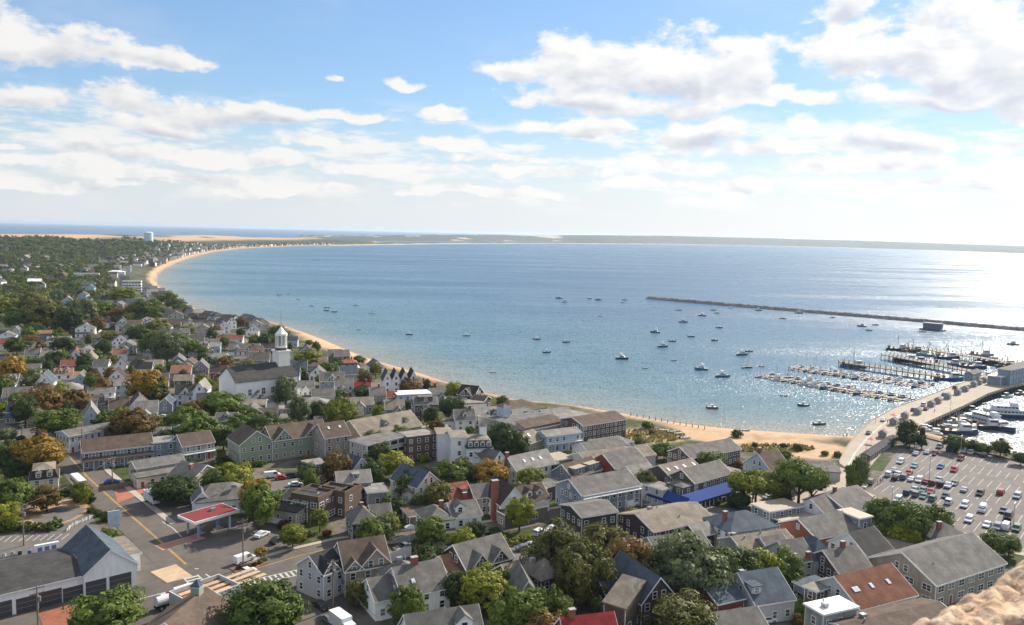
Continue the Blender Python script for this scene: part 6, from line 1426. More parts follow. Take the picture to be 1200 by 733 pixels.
mb = MB(); mb.loft([[(x, y, z) for y, z in ((-2, 2.38), (0, 3.9), (2, 2.38), (2, 2.6), (0, 4.12), (-2, 2.6))] for x in (-2.3, 2.3)], shingles((.21, .21, .22))); mb.build('roof', None, hut); mb = MB(); mb.box(-.9, .9, 1.69, 1.75, .9, 2.2, mat('hut_opening', (.02, .02, .022), .8)); mb.build('serving_hatch', None, hut)
link('window', win_mesh(1.4, 1.2, 'sash')[2], hut).location = (-.6, -1.7, .9); link('door', door_mesh(mat('hut_door', (.5, .5, .5), .6)), hut).location = (1.2, -1.7, .02)
first = True
for (u, v) in ((1034,513),(1047,498),(1075,486),(1091,477),(1099,473),(1110,468),(1122,463),(1131,459),(1141,453.5),(1147,451),(1153,448.5),(1060,491)):
    p = P(u, v); i = min(range(len(pl) - 1), key=lambda k: (pl[k] - p).length); dd = pl[i + 1] - pl[i]; p.z = LAND + .12
    r_ = math.atan2(dd.y, dd.x) + math.pi * 0
    if first: hut.location = p; hut.scale = (.82, .82, .82); hut.rotation_euler = (0, 0, r_); first = False
    else: dup(hut, p, r_, desc='small grey shingled vendor hut', group='vendor huts along the pier')
H('navy', 'darkgrey', (1019,535,1052,513,2.3,3.2,.7,'g',dict(sp=2.4,trim=False)), name='shed', cat='shed', label='long row of dark sheds at the foot of the pier beside the car park')
# ------------------------------------------------------------------ vehicles (front towards +X)
PAINT = {k: mat('car_paint_' + k, c, .28, .04, .8, spec=.6) for k, c in {'white': (.68, .69, .70), 'silver': (.40, .42, .44), 'grey': (.16, .17, .18), 'black': (.02, .021, .024), 'red': (.36, .03, .03), 'dark red': (.16, .02, .025), 'blue': (.03, .10, .36), 'dark blue': (.025, .04, .10), 'teal': (.10, .20, .21), 'pale blue': (.20, .36, .46), 'tan': (.38, .31, .22), 'green': (.05, .12, .06)}.items()}
TYRE = mat('tyre_rubber', (.018, .018, .018), .85); RIM = mat('wheel_rim', (.4, .4, .41), .35, .05, metal=.5); LAMPW = mat('headlight_glass', (.7, .72, .72), .15); LAMPR = mat('tail_light', (.4, .02, .02), .3)
def wheel_mesh(r):
    mb = MB(); mb.tube((0, -.11, 0), (0, .11, 0), r, n=14, mtl=TYRE); mb.tube((0, -.125, 0), (0, .125, 0), r * .58, n=10, mtl=RIM); return mb.data('wheel', None, True)
def car_body(L, W_, prof, beltz):
    """side profile swept across the width with tumblehome"""
    mb = MB(); rings = []
    for y, k, sx in ((-W_ / 2, .0, .985), (-W_ / 2 + .10, 1, 1), (W_ / 2 - .10, 1, 1), (W_ / 2, .0, .985)):
        rings.append([(x * sx, y * (1 - .16 * max(0, (z - beltz) / .6)), z + (0 if k else -.05 * (z > .5))) for x, z in prof])
    mb.loft(rings, PAINT['white']); return mb
def make_car(kind):
    t = thing({'sedan': 'parked_car', 'suv': 'parked_suv', 'pickup': 'pickup_truck', 'van': 'parked_van'}[kind], (0, 0, 0), 0, None, {'sedan': 'car', 'suv': 'suv', 'pickup': 'pickup', 'van': 'van'}[kind]); THINGS.pop()
    if kind == 'sedan': L, W_, bz = 4.5, 1.8, .92; prof = [(-2.2, .3), (2.2, .3), (2.25, .62), (1.15, .90), (.45, 1.40), (-.95, 1.42), (-1.65, 1.0), (-2.22, .92)]; wins = [(.42, 1.36, 1.08, .95), (-.92, 1.37, -1.55, 1.02)]; sw_ = [(.95, .95), (.38, 1.32), (-.85, 1.34), (-1.35, 1.0)]
    elif kind == 'suv': L, W_, bz = 4.7, 1.9, 1.05; prof = [(-2.3, .35), (2.3, .35), (2.35, .75), (1.25, 1.05), (.65, 1.68), (-2.0, 1.72), (-2.3, 1.1)]; wins = [(.63, 1.63, 1.18, 1.1), (-2.02, 1.66, -2.29, 1.14)]; sw_ = [(1.05, 1.1), (.58, 1.60), (-1.85, 1.62), (-2.0, 1.12)]
    elif kind == 'van': L, W_, bz = 5.2, 2.0, 1.15; prof = [(-2.6, .35), (2.6, .35), (2.65, .95), (1.9, 1.2), (1.2, 2.05), (-2.55, 2.1), (-2.6, 1.2)]; wins = [(1.18, 1.98, 1.84, 1.25)]; sw_ = [(1.72, 1.25), (1.15, 1.9), (.3, 1.9), (.3, 1.25)]
    else: L, W_, bz = 5.4, 1.95, 1.02; prof = [(-2.7, .45), (2.65, .45), (2.7, .95), (1.55, 1.08), (1.0, 1.72), (-.15, 1.74), (-.45, 1.08), (-2.7, 1.06)]; wins = [(.98, 1.67, 1.47, 1.12), (-.17, 1.68, -.43, 1.14)]; sw_ = [(1.3, 1.13), (.92, 1.64), (-.1, 1.65), (-.3, 1.13)]
    car_body(L, W_, prof, bz).build('body', None, t)
    for k, (x0, z0, x1, z1) in enumerate(wins):
        mb = MB(); s = .03 * (1 if x1 > x0 else -1); y0, y1 = W_ / 2 * .80, W_ / 2 * .88
        mb.add([(x0 + s, -y0, z0 + .01), (x0 + s, y0, z0 + .01), (x1 + s, y1, z1 + .01), (x1 + s, -y1, z1 + .01), (x0 - s, -y0, z0 - .05), (x0 - s, y0, z0 - .05), (x1 - s, y1, z1 - .05), (x1 - s, -y1, z1 - .05)], [(0,1,2,3), (7,6,5,4), (0,4,5,1), (1,5,6,2), (2,6,7,3), (3,7,4,0)], GLASSM); mb.build('windscreen' if k == 0 else 'rear_window', None, t)
    mb = MB()
    for s in (-1, 1):
        a_ = [(x, s * (W_ / 2 * (1 - .16 * max(0, (z - bz) / .6)) + .012), z) for x, z in sw_]; b_ = [(x, s * (abs(y) - .08), z) for x, y, z in a_]; mb.add(a_ + b_, [(0,1,2,3), (7,6,5,4), (0,4,5,1), (1,5,6,2), (2,6,7,3), (3,7,4,0)], GLASSM)
    mb.build('side_window', None, t)
    if kind == 'pickup':
        mb = MB(); mb.box(-2.6, -.5, -.82, .82, 1.061, 1.085, mat('truck_bed_liner', (.03, .03, .03), .9)); mb.build('bed', None, t)
    r = .33 if kind == 'sedan' else .38; me = wheel_mesh(r)
    for x in (-L * .31, L * .31):
        for y in (-W_ / 2 + .08, W_ / 2 - .08): link('wheel', me, t, (x, y, r))
    for y in (-.62, .62):
        mb = MB(); mb.box(prof[2][0] - .12, prof[2][0] + .015, y - .2, y + .2, prof[2][1] - .16, prof[2][1] - .02, LAMPW); mb.build('headlight', None, t)
        mb = MB(); mb.box(prof[0][0] - .06, prof[0][0] + .1, y - .15, y + .15, .68, .84, LAMPR); mb.build('tail_light', None, t)
    return t
CARP = {}
KW = {'sedan': 'car', 'suv': 'suv', 'pickup': 'pickup truck', 'van': 'van'}
def car(u, v, kind, col, rz, place='car park', label=None, z=None):
    p = P(u, v); p.z = LAND + (.09 if z is None else z)
    if kind not in CARP:
        CARP[kind] = make_car(kind); t = CARP[kind]; t.location = p; t.rotation_euler = (0, 0, rz); THINGS.append((t, f'{col} parked {KW[kind]}', label, place)); ch = list(t.children)
    else:
        t, m_ = dup(CARP[kind], p, rz, desc=f'{col} parked {KW[kind]}', label=label, place=place); ch = [m_[c] for c in CARP[kind].children]
    if label: t['label'] = label
    for c in ch:
        if c.name.startswith('body'): c.material_slots[0].link = 'OBJECT'; c.material_slots[0].material = PAINT[col]
    return t
def ang(a, b): d = P(*b) - P(*a); return math.atan2(d.y, d.x)
ST = ang((1132.5,562.5), (1140,555))            # direction of the parking bays
tx = lambda X, Y: (1050 + X / 6.607, 511 + Y / 6.607)
LOT = [(35,212,'suv','white'),(142,243,'sedan','pale blue'),(130,118,'sedan','grey'),(155,148,'sedan','silver'),(240,138,'sedan','silver'),(295,148,'suv','dark red'),(338,95,'suv','grey'),(418,110,'van','dark blue'),(462,122,'suv','black'),(525,128,'suv','white'),(580,140,'suv','white'),(683,160,'suv','dark blue'),
 (500,188,'suv','dark red'),(345,250,'sedan','blue'),(450,275,'suv','red'),(15,308,'sedan','white'),(60,333,'suv','grey'),(100,298,'sedan','red'),(120,348,'sedan','white'),(178,355,'suv','white'),(232,368,'sedan','dark red'),(285,378,'suv','dark red'),(330,352,'sedan','silver'),(345,390,'suv','black'),(405,398,'pickup','white'),(452,380,'sedan','grey'),
 (527,430,'sedan','silver'),(650,458,'suv','black'),(810,450,'suv','red'),(938,480,'suv','silver'),(85,455,'suv','dark blue'),(140,428,'sedan','silver'),(155,466,'suv','grey'),(208,433,'sedan','grey'),(212,482,'sedan','teal'),(270,445,'sedan','red'),(282,498,'suv','teal'),(382,478,'sedan','dark blue'),(408,525,'suv','white'),(532,550,'suv','white'),(667,585,'van','white'),
 (832,592,'sedan','dark blue'),(868,640,'van','black'),(15,508,'suv','white'),(415,635,'pickup','grey'),(565,663,'suv','white'),(705,703,'sedan','white'),(782,722,'suv','grey'),(850,722,'van','white'),(932,732,'suv','green')]
for X_, Y_, k, c in LOT: car(*tx(X_, Y_), k, c, ST + (math.pi if (X_ * 7 + Y_) % 3 else 0) + rs.uniform(-.04, .04))
for (u, v, k, c) in ((1041,558,'suv','white'),(1047.6,553,'sedan','silver'),(1049,562,'suv','black'),(1020,567,'suv','grey'),(1012,572,'sedan','white')): car(u, v, k, c, ST + .1)
# bay lines of the car park
o_ = P(1159.7, 567.8); av = (P(1168.8, 569.7) - o_); bv = Vector((math.cos(ST), math.sin(ST), 0)); av.z = 0
av = av.normalized() * 2.75
rowv = bv * 16.5
PARKW = [P(*q) for q in PARK]
def in_park(p, m_=0):
    ins = False; n = len(PARKW)
    for i in range(n):
        a_, b_ = PARKW[i], PARKW[(i + 1) % n]
        if (a_.y > p.y) != (b_.y > p.y) and p.x < (b_.x - a_.x) * (p.y - a_.y) / (b_.y - a_.y) + a_.x: ins = not ins
    return ins
mb = MB()
for j in range(-4, 6):
    for i in range(-32, 34):
        c = o_ + av * i + rowv * j; a_, b_ = c - bv * 5.0, c + bv * 5.0
        if in_park(a_) and in_park(b_):
            n_ = Vector((-bv.y, bv.x, 0)) * .065; mb.add([tuple(Vector((q.x, q.y, LAND + .085))) for q in (a_ - n_, b_ - n_, b_ + n_, a_ + n_)], [(0,1,2,3)], LINE)
struct(mb.build('road_markings', None, None))
M1 = ang(MAIN[3], MAIN[5]); SD_ = ang(SIDE[1], SIDE[3])
for (u, v, k, c, r_, lb) in ((286,659,'van','white',SD_ + .2,'white van beside the tall utility pole on the traffic island'),(287,675,'pickup','white',SD_ + .1,'white pickup truck driving past the traffic island'),(307,629,'sedan','white',SD_ + .4,'white car parked by the trees near the filling station'),(324,636,'sedan','black',SD_ + .5,'black car in the shade near the filling station trees'),
  (358,689,'suv','teal',M1 + .15,'teal suv parked beside the striped crosswalk'),(376,713,'sedan','black',M1 + .1,'black car parked in front of the grey charred roof house'),(386,730,'sedan','grey',M1,'grey car parked at the bottom edge behind a white truck'),
  (319,560,'van','white',.5,'white van in the lot in front of the sage green inn'),(330,562,'sedan','red',.5,'red car beside the white van below the sage green inn'),(343,560,'suv','black',.5,'black suv in the lot below the sage green inn'),(346,570,'sedan','white',.4,'white car in the lot behind the modern timber house'),
  (131,567,'sedan','blue',.5,'blue car parked outside the very long blue grey lodging house'),(192,490,'sedan','silver',.1,'silver car in the yard below the white gable house'),(473,645,'pickup','white',SD_,'white pickup with a dark bed beside the picket fence'),(566,632,'pickup','black',SD_,'black pickup truck parked on the side street'),
  (632,627,'suv','white',SD_ + .2,'white suv in the little lot under the olive trees'),(614,645,'sedan','grey',M1 + 1.2,'dark grey car in the little side street lot'),(623,642,'sedan','silver',M1 + 1.2,'silver car in the little side street lot'),(739,594,'van','white',SD_,'white van beside the blue grey motel'),(724,588,'sedan','teal',SD_ ,'teal car shaded by the blue grey motel'),
  (839,588,'suv','dark blue',.4,'dark blue suv in front of the blue awning'),(857,583,'sedan','black',.4,'black car under the flat crowned tree'),(648,622,'sedan','white',SD_,'white car half hidden by the olive trees on the side street'),(498,540,'sedan','grey',.3,'grey car between the timber house and the white hotel'),(650,508,'sedan','white',.2,'white car on the roofed deck by the beach hall'),
  (900,585,'sedan','silver',.6,'silver car parked at the plaza under the trees'),(912,588,'suv','black',.6,'black suv parked at the plaza under the trees'),(707,690,'sedan','white',.4,'white car glimpsed between the olive trees'),(898,730,'sedan','white',.3,'white car at the bottom edge beside the blue grey roof'),(895,598,'sedan','grey',.6,'grey car beside the two tier restaurant'),
  (1035,494,'sedan','white',.95,'white car driving on the pier'),(1085,481,'sedan','dark red',.9,'dark red car among the vendor huts on the pier'),(1119,456,'suv','dark red',.9,'dark red suv at the outer side of the pier'),(1178,437,'suv','grey',.5,'grey suv at the far end of the pier'),(1186,441,'sedan','black',.5,'black car at the far end of the pier'),(1166,444,'pickup','dark blue',.9,'dark blue pickup on the pier near the big shed'),
  (1062,487,'sedan','silver',.95,'silver car between two huts on the pier'),(1070,482,'sedan','black',.95,'black car just past the second pier hut'),(1082,476,'suv','white',.95,'white suv parked along the pier rail'),(1106,464,'sedan','blue',.9,'blue car parked along the pier'),(1128,456,'sedan','white',.9,'white car near the outer pier huts'),(1136,455,'suv','grey',.9,'grey suv beside the outer pier huts'),(1147,444,'sedan','silver',.9,'silver car at the root of the fishing wharf'),(1158,440,'suv','white',.9,'white suv near the big shed on the pier'),(1018,509,'sedan','grey',1.0,'grey car on the lower part of the pier'),
  (1134,690,'sedan','silver',.5,'silver car parked against the big tan hall'),(1124,695,'suv','dark blue',.5,'dark blue suv parked against the big tan hall')):
    car(u, v, k, c, r_, 'street', lb, .22 if u > 1020 and v < 500 else .12)
# bus, box trucks and tanker
def box_truck(p, rz, label, L, boxm, cabm, kind='truck', name='box_truck'):
    t = thing(name, p, rz, None, kind, None, label); mb = MB()
    mb.box(-L / 2, L / 2 - 2.2, -1.2, 1.2, .9, 3.5, boxm); mb.box(-L / 2 + .05, L / 2 - 2.25, -1.1, 1.1, .6, .898, TYRE); mb.build('cargo_box', None, t)
    mb = MB(); mb.loft([[(x, y, z) for x, z in ((L / 2 - 2.1, .5), (L / 2, .5), (L / 2, 1.5), (L / 2 - .5, 2.6), (L / 2 - 2.1, 2.7))] for y in (-1.05, 1.05)], cabm); mb.build('cab', None, t)
    mb = MB(); mb.add([(L / 2 + .01, -.9, 1.55), (L / 2 + .01, .9, 1.55), (L / 2 - .47, .85, 2.52), (L / 2 - .47, -.85, 2.52)], [(0,1,2,3)], GLASSM); mb.build('windscreen', None, t)
    me = wheel_mesh(.48)
    for x in (-L / 2 + 1.3, L / 2 - 1.1):
        for y in (-.98, .98): link('wheel', me, t, (x, y, .48))
    return t
WHITEP = mat('white_truck_box', (.70, .71, .71), .4, .04)
g0 = LAND + .12
p = P(178, 590); p.z = g0; box_truck(p, M1 + .1, 'white box truck parked beside the filling station', 6.2, WHITEP, WHITEP)
p = P(402, 741); p.z = g0; box_truck(p, M1, 'white box truck cut off by the bottom edge', 7.5, WHITEP, WHITEP)
p = P(222, 705); p.z = g0; box_truck(p, SD_ + .1, 'white delivery truck behind the red decked roof', 6.0, WHITEP, WHITEP)
p = P(200, 711); p.z = g0; t = thing('tank_truck', p, SD_ + .1, None, 'tanker', None, 'white tank truck behind the cupola roofed house')
mb = MB(); mb.tube((-3.2, 0, 2.0), (1.2, 0, 2.0), 1.15, n=16, mtl=WHITEP); mb.build('tank', None, t); mb = MB(); mb.box(-3.4, 3.4, -.5, .5, .6, .95, TYRE); mb.build('chassis', None, t); mb = MB(); mb.tube((-3.0, 0, 3.1), (-2.2, 0, 3.1), .35, mtl=METAL); mb.tube((-.8, 0, 3.1), (-.2, 0, 3.1), .35, mtl=PAINT['red']); mb.build('hatch', None, t)
mb = MB(); mb.loft([[(x, y, z) for x, z in ((1.5, .6), (3.5, .6), (3.5, 1.6), (3.0, 2.7), (1.5, 2.8))] for y in (-1.1, 1.1)], WHITEP); mb.build('cab', None, t); me = wheel_mesh(.5)
for x in (-2.4, -1.2, 2.6):
    for y in (-1, 1): link('wheel', me, t, (x, y, .5))
p = P(92, 571); p.z = g0; t = thing('city_bus', p, M1 + math.pi * 0, None, 'bus', None, 'white roofed bus with a purple side driving down the main street')
mb = MB(); mb.loft([[(-5, y * .96, z) if i == 0 else (x, y, z) for y, z in ((-1.25, .4), (1.25, .4), (1.25, 2.9), (1.0, 3.1), (-1.0, 3.1), (-1.25, 2.9))] for i, x in enumerate((-5, -4.9, 4.9, 5))], WHITEP); mb.build('body', None, t)
mb = MB(); mb.box(-4.9, 4.85, -1.275, 1.275, 2.35, 2.8, mat('purple_stripe', (.20, .09, .26), .5)); mb.build('stripe', None, t)
for s in (-1, 1):
    for i in range(6): mb = MB(); x = -4.4 + i * 1.5; mb.box(x, x + 1.25, s * 1.24, s * 1.29, 1.35, 2.25, GLASSM); mb.build('window', None, t)
mb = MB(); mb.box(4.96, 5.03, -1.1, 1.1, 1.2, 2.6, GLASSM); mb.build('windscreen', None, t); me = wheel_mesh(.5)
for x in (-3, 3.2):
    for y in (-1.12, 1.12): link('wheel', me, t, (x, y, .5))
# ------------------------------------------------------------------ filling station canopy, pumps, sign
zc = LAND + 5.3; cs = [P(226,613,zc), P(279,598,zc), P(262,588.5,zc), P(208,603.7,zc)]
c0 = (cs[0] + cs[2]) / 2; dx_ = (cs[1] - cs[0]); th = math.atan2(dx_.y, dx_.x); Lx = dx_.length; Ly = (cs[3] - cs[0]).length
t = thing('station_canopy', (c0.x, c0.y, LAND), th, None, 'canopy', None, 'flat filling station canopy with a red top and white edges')
mb = MB(); mb.box(-Lx/2, Lx/2, -Ly/2, Ly/2, 4.5, 5.2, TRIM); mb.build('fascia', None, t); mb = MB(); mb.box(-Lx/2 + .3, Lx/2 - .3, -Ly/2 + .3, Ly/2 - .3, 5.2, 5.26, mat('red_canopy_top', (.17, .018, .018), .9, .08)); mb.build('roof', None, t)
for x in (-Lx/2 + 2, Lx/2 - 2):
    for y in (-Ly/2 + 1.6, Ly/2 - 1.6): mb = MB(); mb.box(x - .22, x + .22, y - .22, y + .22, 0, 4.498, mat('blue_canopy_post', (.30, .36, .48), .5)); mb.build('post', None, t)
mb = MB(); mb.box(.8, 2.2, 0, 1.0, 5.262, 5.9, METAL); mb.build('roof_unit', None, t)
R3 = Matrix.Rotation(th, 3, 'Z')
for i, x in enumerate((-2.6, 2.6)):
    q = c0 + R3 @ Vector((x, 0, 0)); t = thing('fuel_pump', (q.x, q.y, LAND + .06), th, None, 'fuel pump', None, ('fuel pump under the street end of the red canopy', 'fuel pump under the inner end of the red canopy')[i])
    mb = MB(); mb.box(-1.3, 1.3, -.6, .6, 0, .18, concrete); mb.build('island', None, t); mb = MB(); mb.box(-.4, .4, -.25, .25, .18, 1.9, mat('pump_body', (.25, .32, .5), .4)); mb.build('body', None, t); mb = MB(); mb.box(-.3, .3, -.27, .27, 1.25, 1.6, GLASSM); mb.build('screen', None, t)
p = P(133.5, 622); t = thing('sign_board', p, M1 + 1.4, None, 'sign', None, 'tall pale blue sign board beside the garage annex'); mb = MB(); mb.box(-1.4, 1.4, -.2, .2, 1.0, 5.4, mat('pale_blue_sign', (.40, .47, .56), .5)); mb.build('panel', None, t); mb = MB(); [mb.tube((x, 0, 0), (x, 0, 1.0), .12, mtl=METAL) for x in (-1, 1)]; mb.build('post', None, t)
# red and tan decked roof with parapet, bottom left
hs = H('lightgrey', 'rust', (223.4,712,281.7,690,4.6,8,0,'f',dict(parapet=1.0,win=False,pm=wallm('lightgrey'))), name='store_building', cat='shop', label='flat roofed building with red and tan striped boards inside a pale parapet')
b0 = hs.M
mb = MB(); Lr = 22.0
for i in range(3): mb.box(1.2, 19, 1.2 + i * 2.2, 2.4 + i * 2.2, 4.74, 4.95, mat('tan_roof_boards', (.44, .31, .2), .8))
o = mb.build('roof_boards', None, hs.root); o.matrix_local = b0
# ------------------------------------------------------------------ poles, wires, lamps, fences
POLEM = mat('utility_pole_wood', (.17, .135, .105), .9, .25, 3)
def pole(u, vb, vt, desc, arms=True, name='utility_pole', place=None):
    p = P(u, vb); lo, hi = 1, 30
    for _ in range(25):
        m_ = (lo + hi) / 2
        if Q(p + Vector((0, 0, m_)))[1] > vt: lo = m_
        else: hi = m_
    h = lo; t = thing(name, p, ang(*((u, vb), (u + 20, vb - 6))), desc, 'utility pole', None, None, place)
    mb = MB(); mb.tube((0, 0, 0), (0, 0, h), .2, .13, 8, POLEM); mb.build('pole', None, t)
    if arms:
        for z in (h - .6, h - 1.7): mb = MB(); mb.box(-1.3, 1.3, -.08, .08, z - .08, z + .08, POLEM); [mb.tube((x, 0, z + .08), (x, 0, z + .3), .05, n=5, mtl=METAL) for x in (-1.2, -.5, .5, 1.2)]; mb.build('cross_arm', None, t)
        mb = MB(); mb.tube((.4, 0, h - 3.4), (.4, 0, h - 2.4), .28, n=10, mtl=METAL); mb.build('transformer', None, t)
    return p + Vector((0, 0, h - .4))
POLES = [pole(u, vb, vt, 'brown wooden utility pole') for u, vb, vt in ((285,667,608),(390,715,656),(45,742,686),(132,572,535),(97,550,502),(651,590,560),(667,598,557),(881,601,572),(983,655,627),(1091,700,659),(9,490,455),(26,515,493),(466,541,512),(495,500,470),(540,600,572),(126,470,445),(28,640,590),(290,616,590))]
def wire(a, b, sag, label):
    mb = MB(); k = 10; prev = None
    for i in range(k + 1):
        f = i / k; q = a.lerp(b, f) - Vector((0, 0, sag * 4 * f * (1 - f)))
        if prev is not None: mb.tube(prev, q, .035, n=4, mtl=DARKTRIM)
        prev = q
    o = mb.build('power_line', None, None); tag(o, None, 'cable', None, label)
wire(POLES[1], POLES[0], 1.2, 'black overhead cable from the traffic island to the charred roof house')
wire(POLES[1] + Vector((.6, 0, -1)), P(440, 722, LAND + 5), 1.0, 'black overhead cable dropping from the utility pole to the white house')
wire(POLES[3], POLES[16], 1.4, 'black overhead cable above the main street towards the dirt lot'); wire(POLES[5], POLES[6], .5, 'short black cable between the two poles by the brown shop'); wire(POLES[3], POLES[4], 1.0, 'black cable along the front of the long blue grey lodging house')
def lamp(u, vb, vt):
    p = P(u, vb); h = 1
    while Q(p + Vector((0, 0, h)))[1] > vt and h < 20: h += .1
    t = thing('street_lamp', p, ST, 'tall slim grey lamp post', 'street lamp', None, None, 'car park'); mb = MB(); mb.tube((0, 0, 0), (0, 0, h), .12, .08, 8, METAL); mb.build('post', None, t); mb = MB(); mb.box(-.9, .9, -.12, .12, h - .05, h + .1, METAL); mb.build('arm', None, t); mb = MB(); mb.box(-1.1, -.6, -.18, .18, h - .12, h - .051, LAMPW); mb.box(.6, 1.1, -.18, .18, h - .12, h - .051, LAMPW); mb.build('lamp_head', None, t)
for q in ((1088.6,563,534),(1125,541,511),(1187,619,590),(1045,588,571),(948,589,566),(1014,541,520),(1054,512,490)): lamp(*q)
FENCEW = mat('white_fence_paint', (.66, .66, .64), .6, .1, 1.5)
def fence(px, h, label, m_=FENCEW, picket=.32, solid=False):
    q = [P(*a) for a in px]; t = thing('fence', q[0], 0, None, 'fence', None, label)
    pk = MB(); ps = MB()
    for a_, b_ in zip(q, q[1:]):
        d = b_ - a_; L = d.length; th = math.atan2(d.y, d.x); M_ = Matrix.Translation(a_ - q[0]) @ Matrix.Rotation(th, 4, 'Z')
        if solid: pk.box(0, L, -.03, .03, .1, h, m_, M_)
        else:
            for i in range(int(L / picket)): pk.box(i * picket, i * picket + .17, -.03, .03, .1, h, m_, M_)
        pk.box(0, L, .031, .08, .35, .47, m_, M_); pk.box(0, L, .031, .08, h - .35, h - .23, m_, M_)
        for i in range(int(L / 2.4) + 1): ps.box(i * 2.4 - .07, i * 2.4 + .07, .081, .21, 0, h + .15, m_, M_)
    pk.build('pickets', None, t); ps.build('posts', None, t)
fence([(438,641),(505,631),(512,633)], 1.7, 'long white picket fence along the side street', solid=False); fence([(512,631),(548,626.5)], 1.5, 'white picket fence in front of the Victorian house'); fence([(456,660),(482,652)], 2.6, 'tall white board fence beside the tan brown roofed house', solid=True)
fence([(314,612),(338,618)], 1.8, 'white fence in front of the modern timber house', solid=True); fence([(747,721),(775,714)], 1.6, 'pale fence in front of the dark brown gable house', solid=True); fence([(730,637),(772,629)], 1.8, 'pale board fence behind the rust tinged tree', solid=True); fence([(112,606),(84,618),(78,624)], 1.1, 'low pale rail beside the dirt lot', m_=FENCEW, picket=1.6)
fence([(116,577),(148,571),(178,565)], 1.6, 'weathered fence along the red brick patio', m_=WOODM, solid=True); fence([(506,650),(560,641),(586,632)], 2.2, 'dark board fence along the side street behind the orange roof', m_=mat('dark_fence', (.05, .042, .038), .9), solid=True)
# small things round the garage
p = P(55, 649); t = thing('billboard', p, M1 + 1.5, None, 'sign', None, 'wide white low billboard panel behind the garage roof'); mb = MB(); mb.box(-2.6, 2.6, -.4, .4, .4, 2.6, TRIM); mb.build('panel', None, t); mb = MB(); [mb.box(x - .5, x + .5, -.43, -.38, .9, 2.0, mat('blue_panel', (.12, .16, .3), .5)) for x in (-1.5, 0, 1.5)]; mb.build('inset', None, t)
for i, (u, v, c, w_) in enumerate(((23.5,650.5,(.03,.03,.03),'black'),(35,650,(.05,.09,.30),'blue'),(43,648,(.04,.06,.2),'navy blue'),(5,654,(.4,.4,.4),'pale grey'),(15,652,(.3,.3,.3),'mid grey'))):
    p = P(u, v); t = thing('waste_barrel', p, 0, None, 'barrel', None, f'{w_} barrel in the row behind the long garage'); mb = MB(); mb.loft([[(math.cos(a) * r, math.sin(a) * r, z) for a in np.linspace(0, 2 * math.pi, 13)[:-1]] for z, r in ((0, .42), (.5, .48), (1.1, .42))], mat('barrel_' + w_, c, .5)); mb.build('drum', None, t); mb = MB(); mb.tube((0, 0, 1.1), (0, 0, 1.16), .44, n=12, mtl=METAL); mb.build('lid', None, t)
# traffic island with flowers
isl = struct(sheet('traffic_island', [(268,667),(288,662),(312,655),(314,660),(296,669),(276,672)], mat('island_bed', (.17, .11, .07), .95, .3, 2), .22))
for (u, v, k) in ((280,668,'red'),(290,667,'rust'),(298,664,'red'),(305,661,'rust'),(310,658,'green')): shrub(P(u, v), .8, k, 1.0); THINGS[-1] = (THINGS[-1][0], None, f'{dict(zip((280,290,298,305,310),("outermost dark red","rusty middle","second dark red","rusty inner","green")))[u]} low bush on the traffic island', None)
T(306,642,660,13,'orange','round',.5, label='small orange autumn tree on the traffic island')
# patio umbrellas, beach piles
def umbrella(u, v, col, label):
    p = P(u, v); t = thing('patio_umbrella', p, 0, None, 'umbrella', None, label); mb = MB(); mb.tube((0, 0, 0), (0, 0, 2.7), .04, mtl=METAL); mb.build('pole', None, t)
    mb = MB(); n = 8; mb.add([(0, 0, 2.9)] + [(math.cos(i * 2 * math.pi / n) * 1.7, math.sin(i * 2 * math.pi / n) * 1.7, 2.2) for i in range(n)] + [(0, 0, 2.75)] + [(math.cos(i * 2 * math.pi / n) * 1.66, math.sin(i * 2 * math.pi / n) * 1.66, 2.1) for i in range(n)], [(0, 1 + i, 1 + (i + 1) % n) for i in range(n)] + [(n + 1, n + 2 + (i + 1) % n, n + 2 + i) for i in range(n)] + [(1 + i, n + 2 + i, n + 2 + (i + 1) % n, 1 + (i + 1) % n) for i in range(n)], mat('canvas_' + str(col), col, .8)); mb.build('canopy', None, t)
umbrella(996,571,(.62,.22,.30),'bright pink patio umbrella at the foot of the pier'); umbrella(1004,569,(.55,.56,.56),'pale grey patio umbrella next to the pink one'); umbrella(1021,521,(.6,.25,.2),'salmon patio umbrella on the pier by the row of sheds'); umbrella(957,595,(.5,.12,.16),'crimson patio umbrella beside the restaurant'); umbrella(481,627,(.6,.6,.6),'white garden umbrella behind the picket fence'); umbrella(1047,492,(.62,.2,.16),'red patio umbrella beside a pier hut')
for i in range(13):
    u = 739 + i * 7.2; v = 494 + i * 1.35; p = P(u, v, 1.5); p.z = G(p.x, p.y) - .5; t = link('mooring_post', simple_mesh('post', lambda: (lambda m_: (m_.tube((0, 0, 0), (0, 0, 1.9), .18, .15, 8, PILE), m_.data('mooring_post', None, True))[1])(MB()))); t.location = p; tag(t, 'dark timber post in the row across the sand', 'post', 'dark posts in a row across the sand', 'dark weathered timber post in the row crossing the beach')
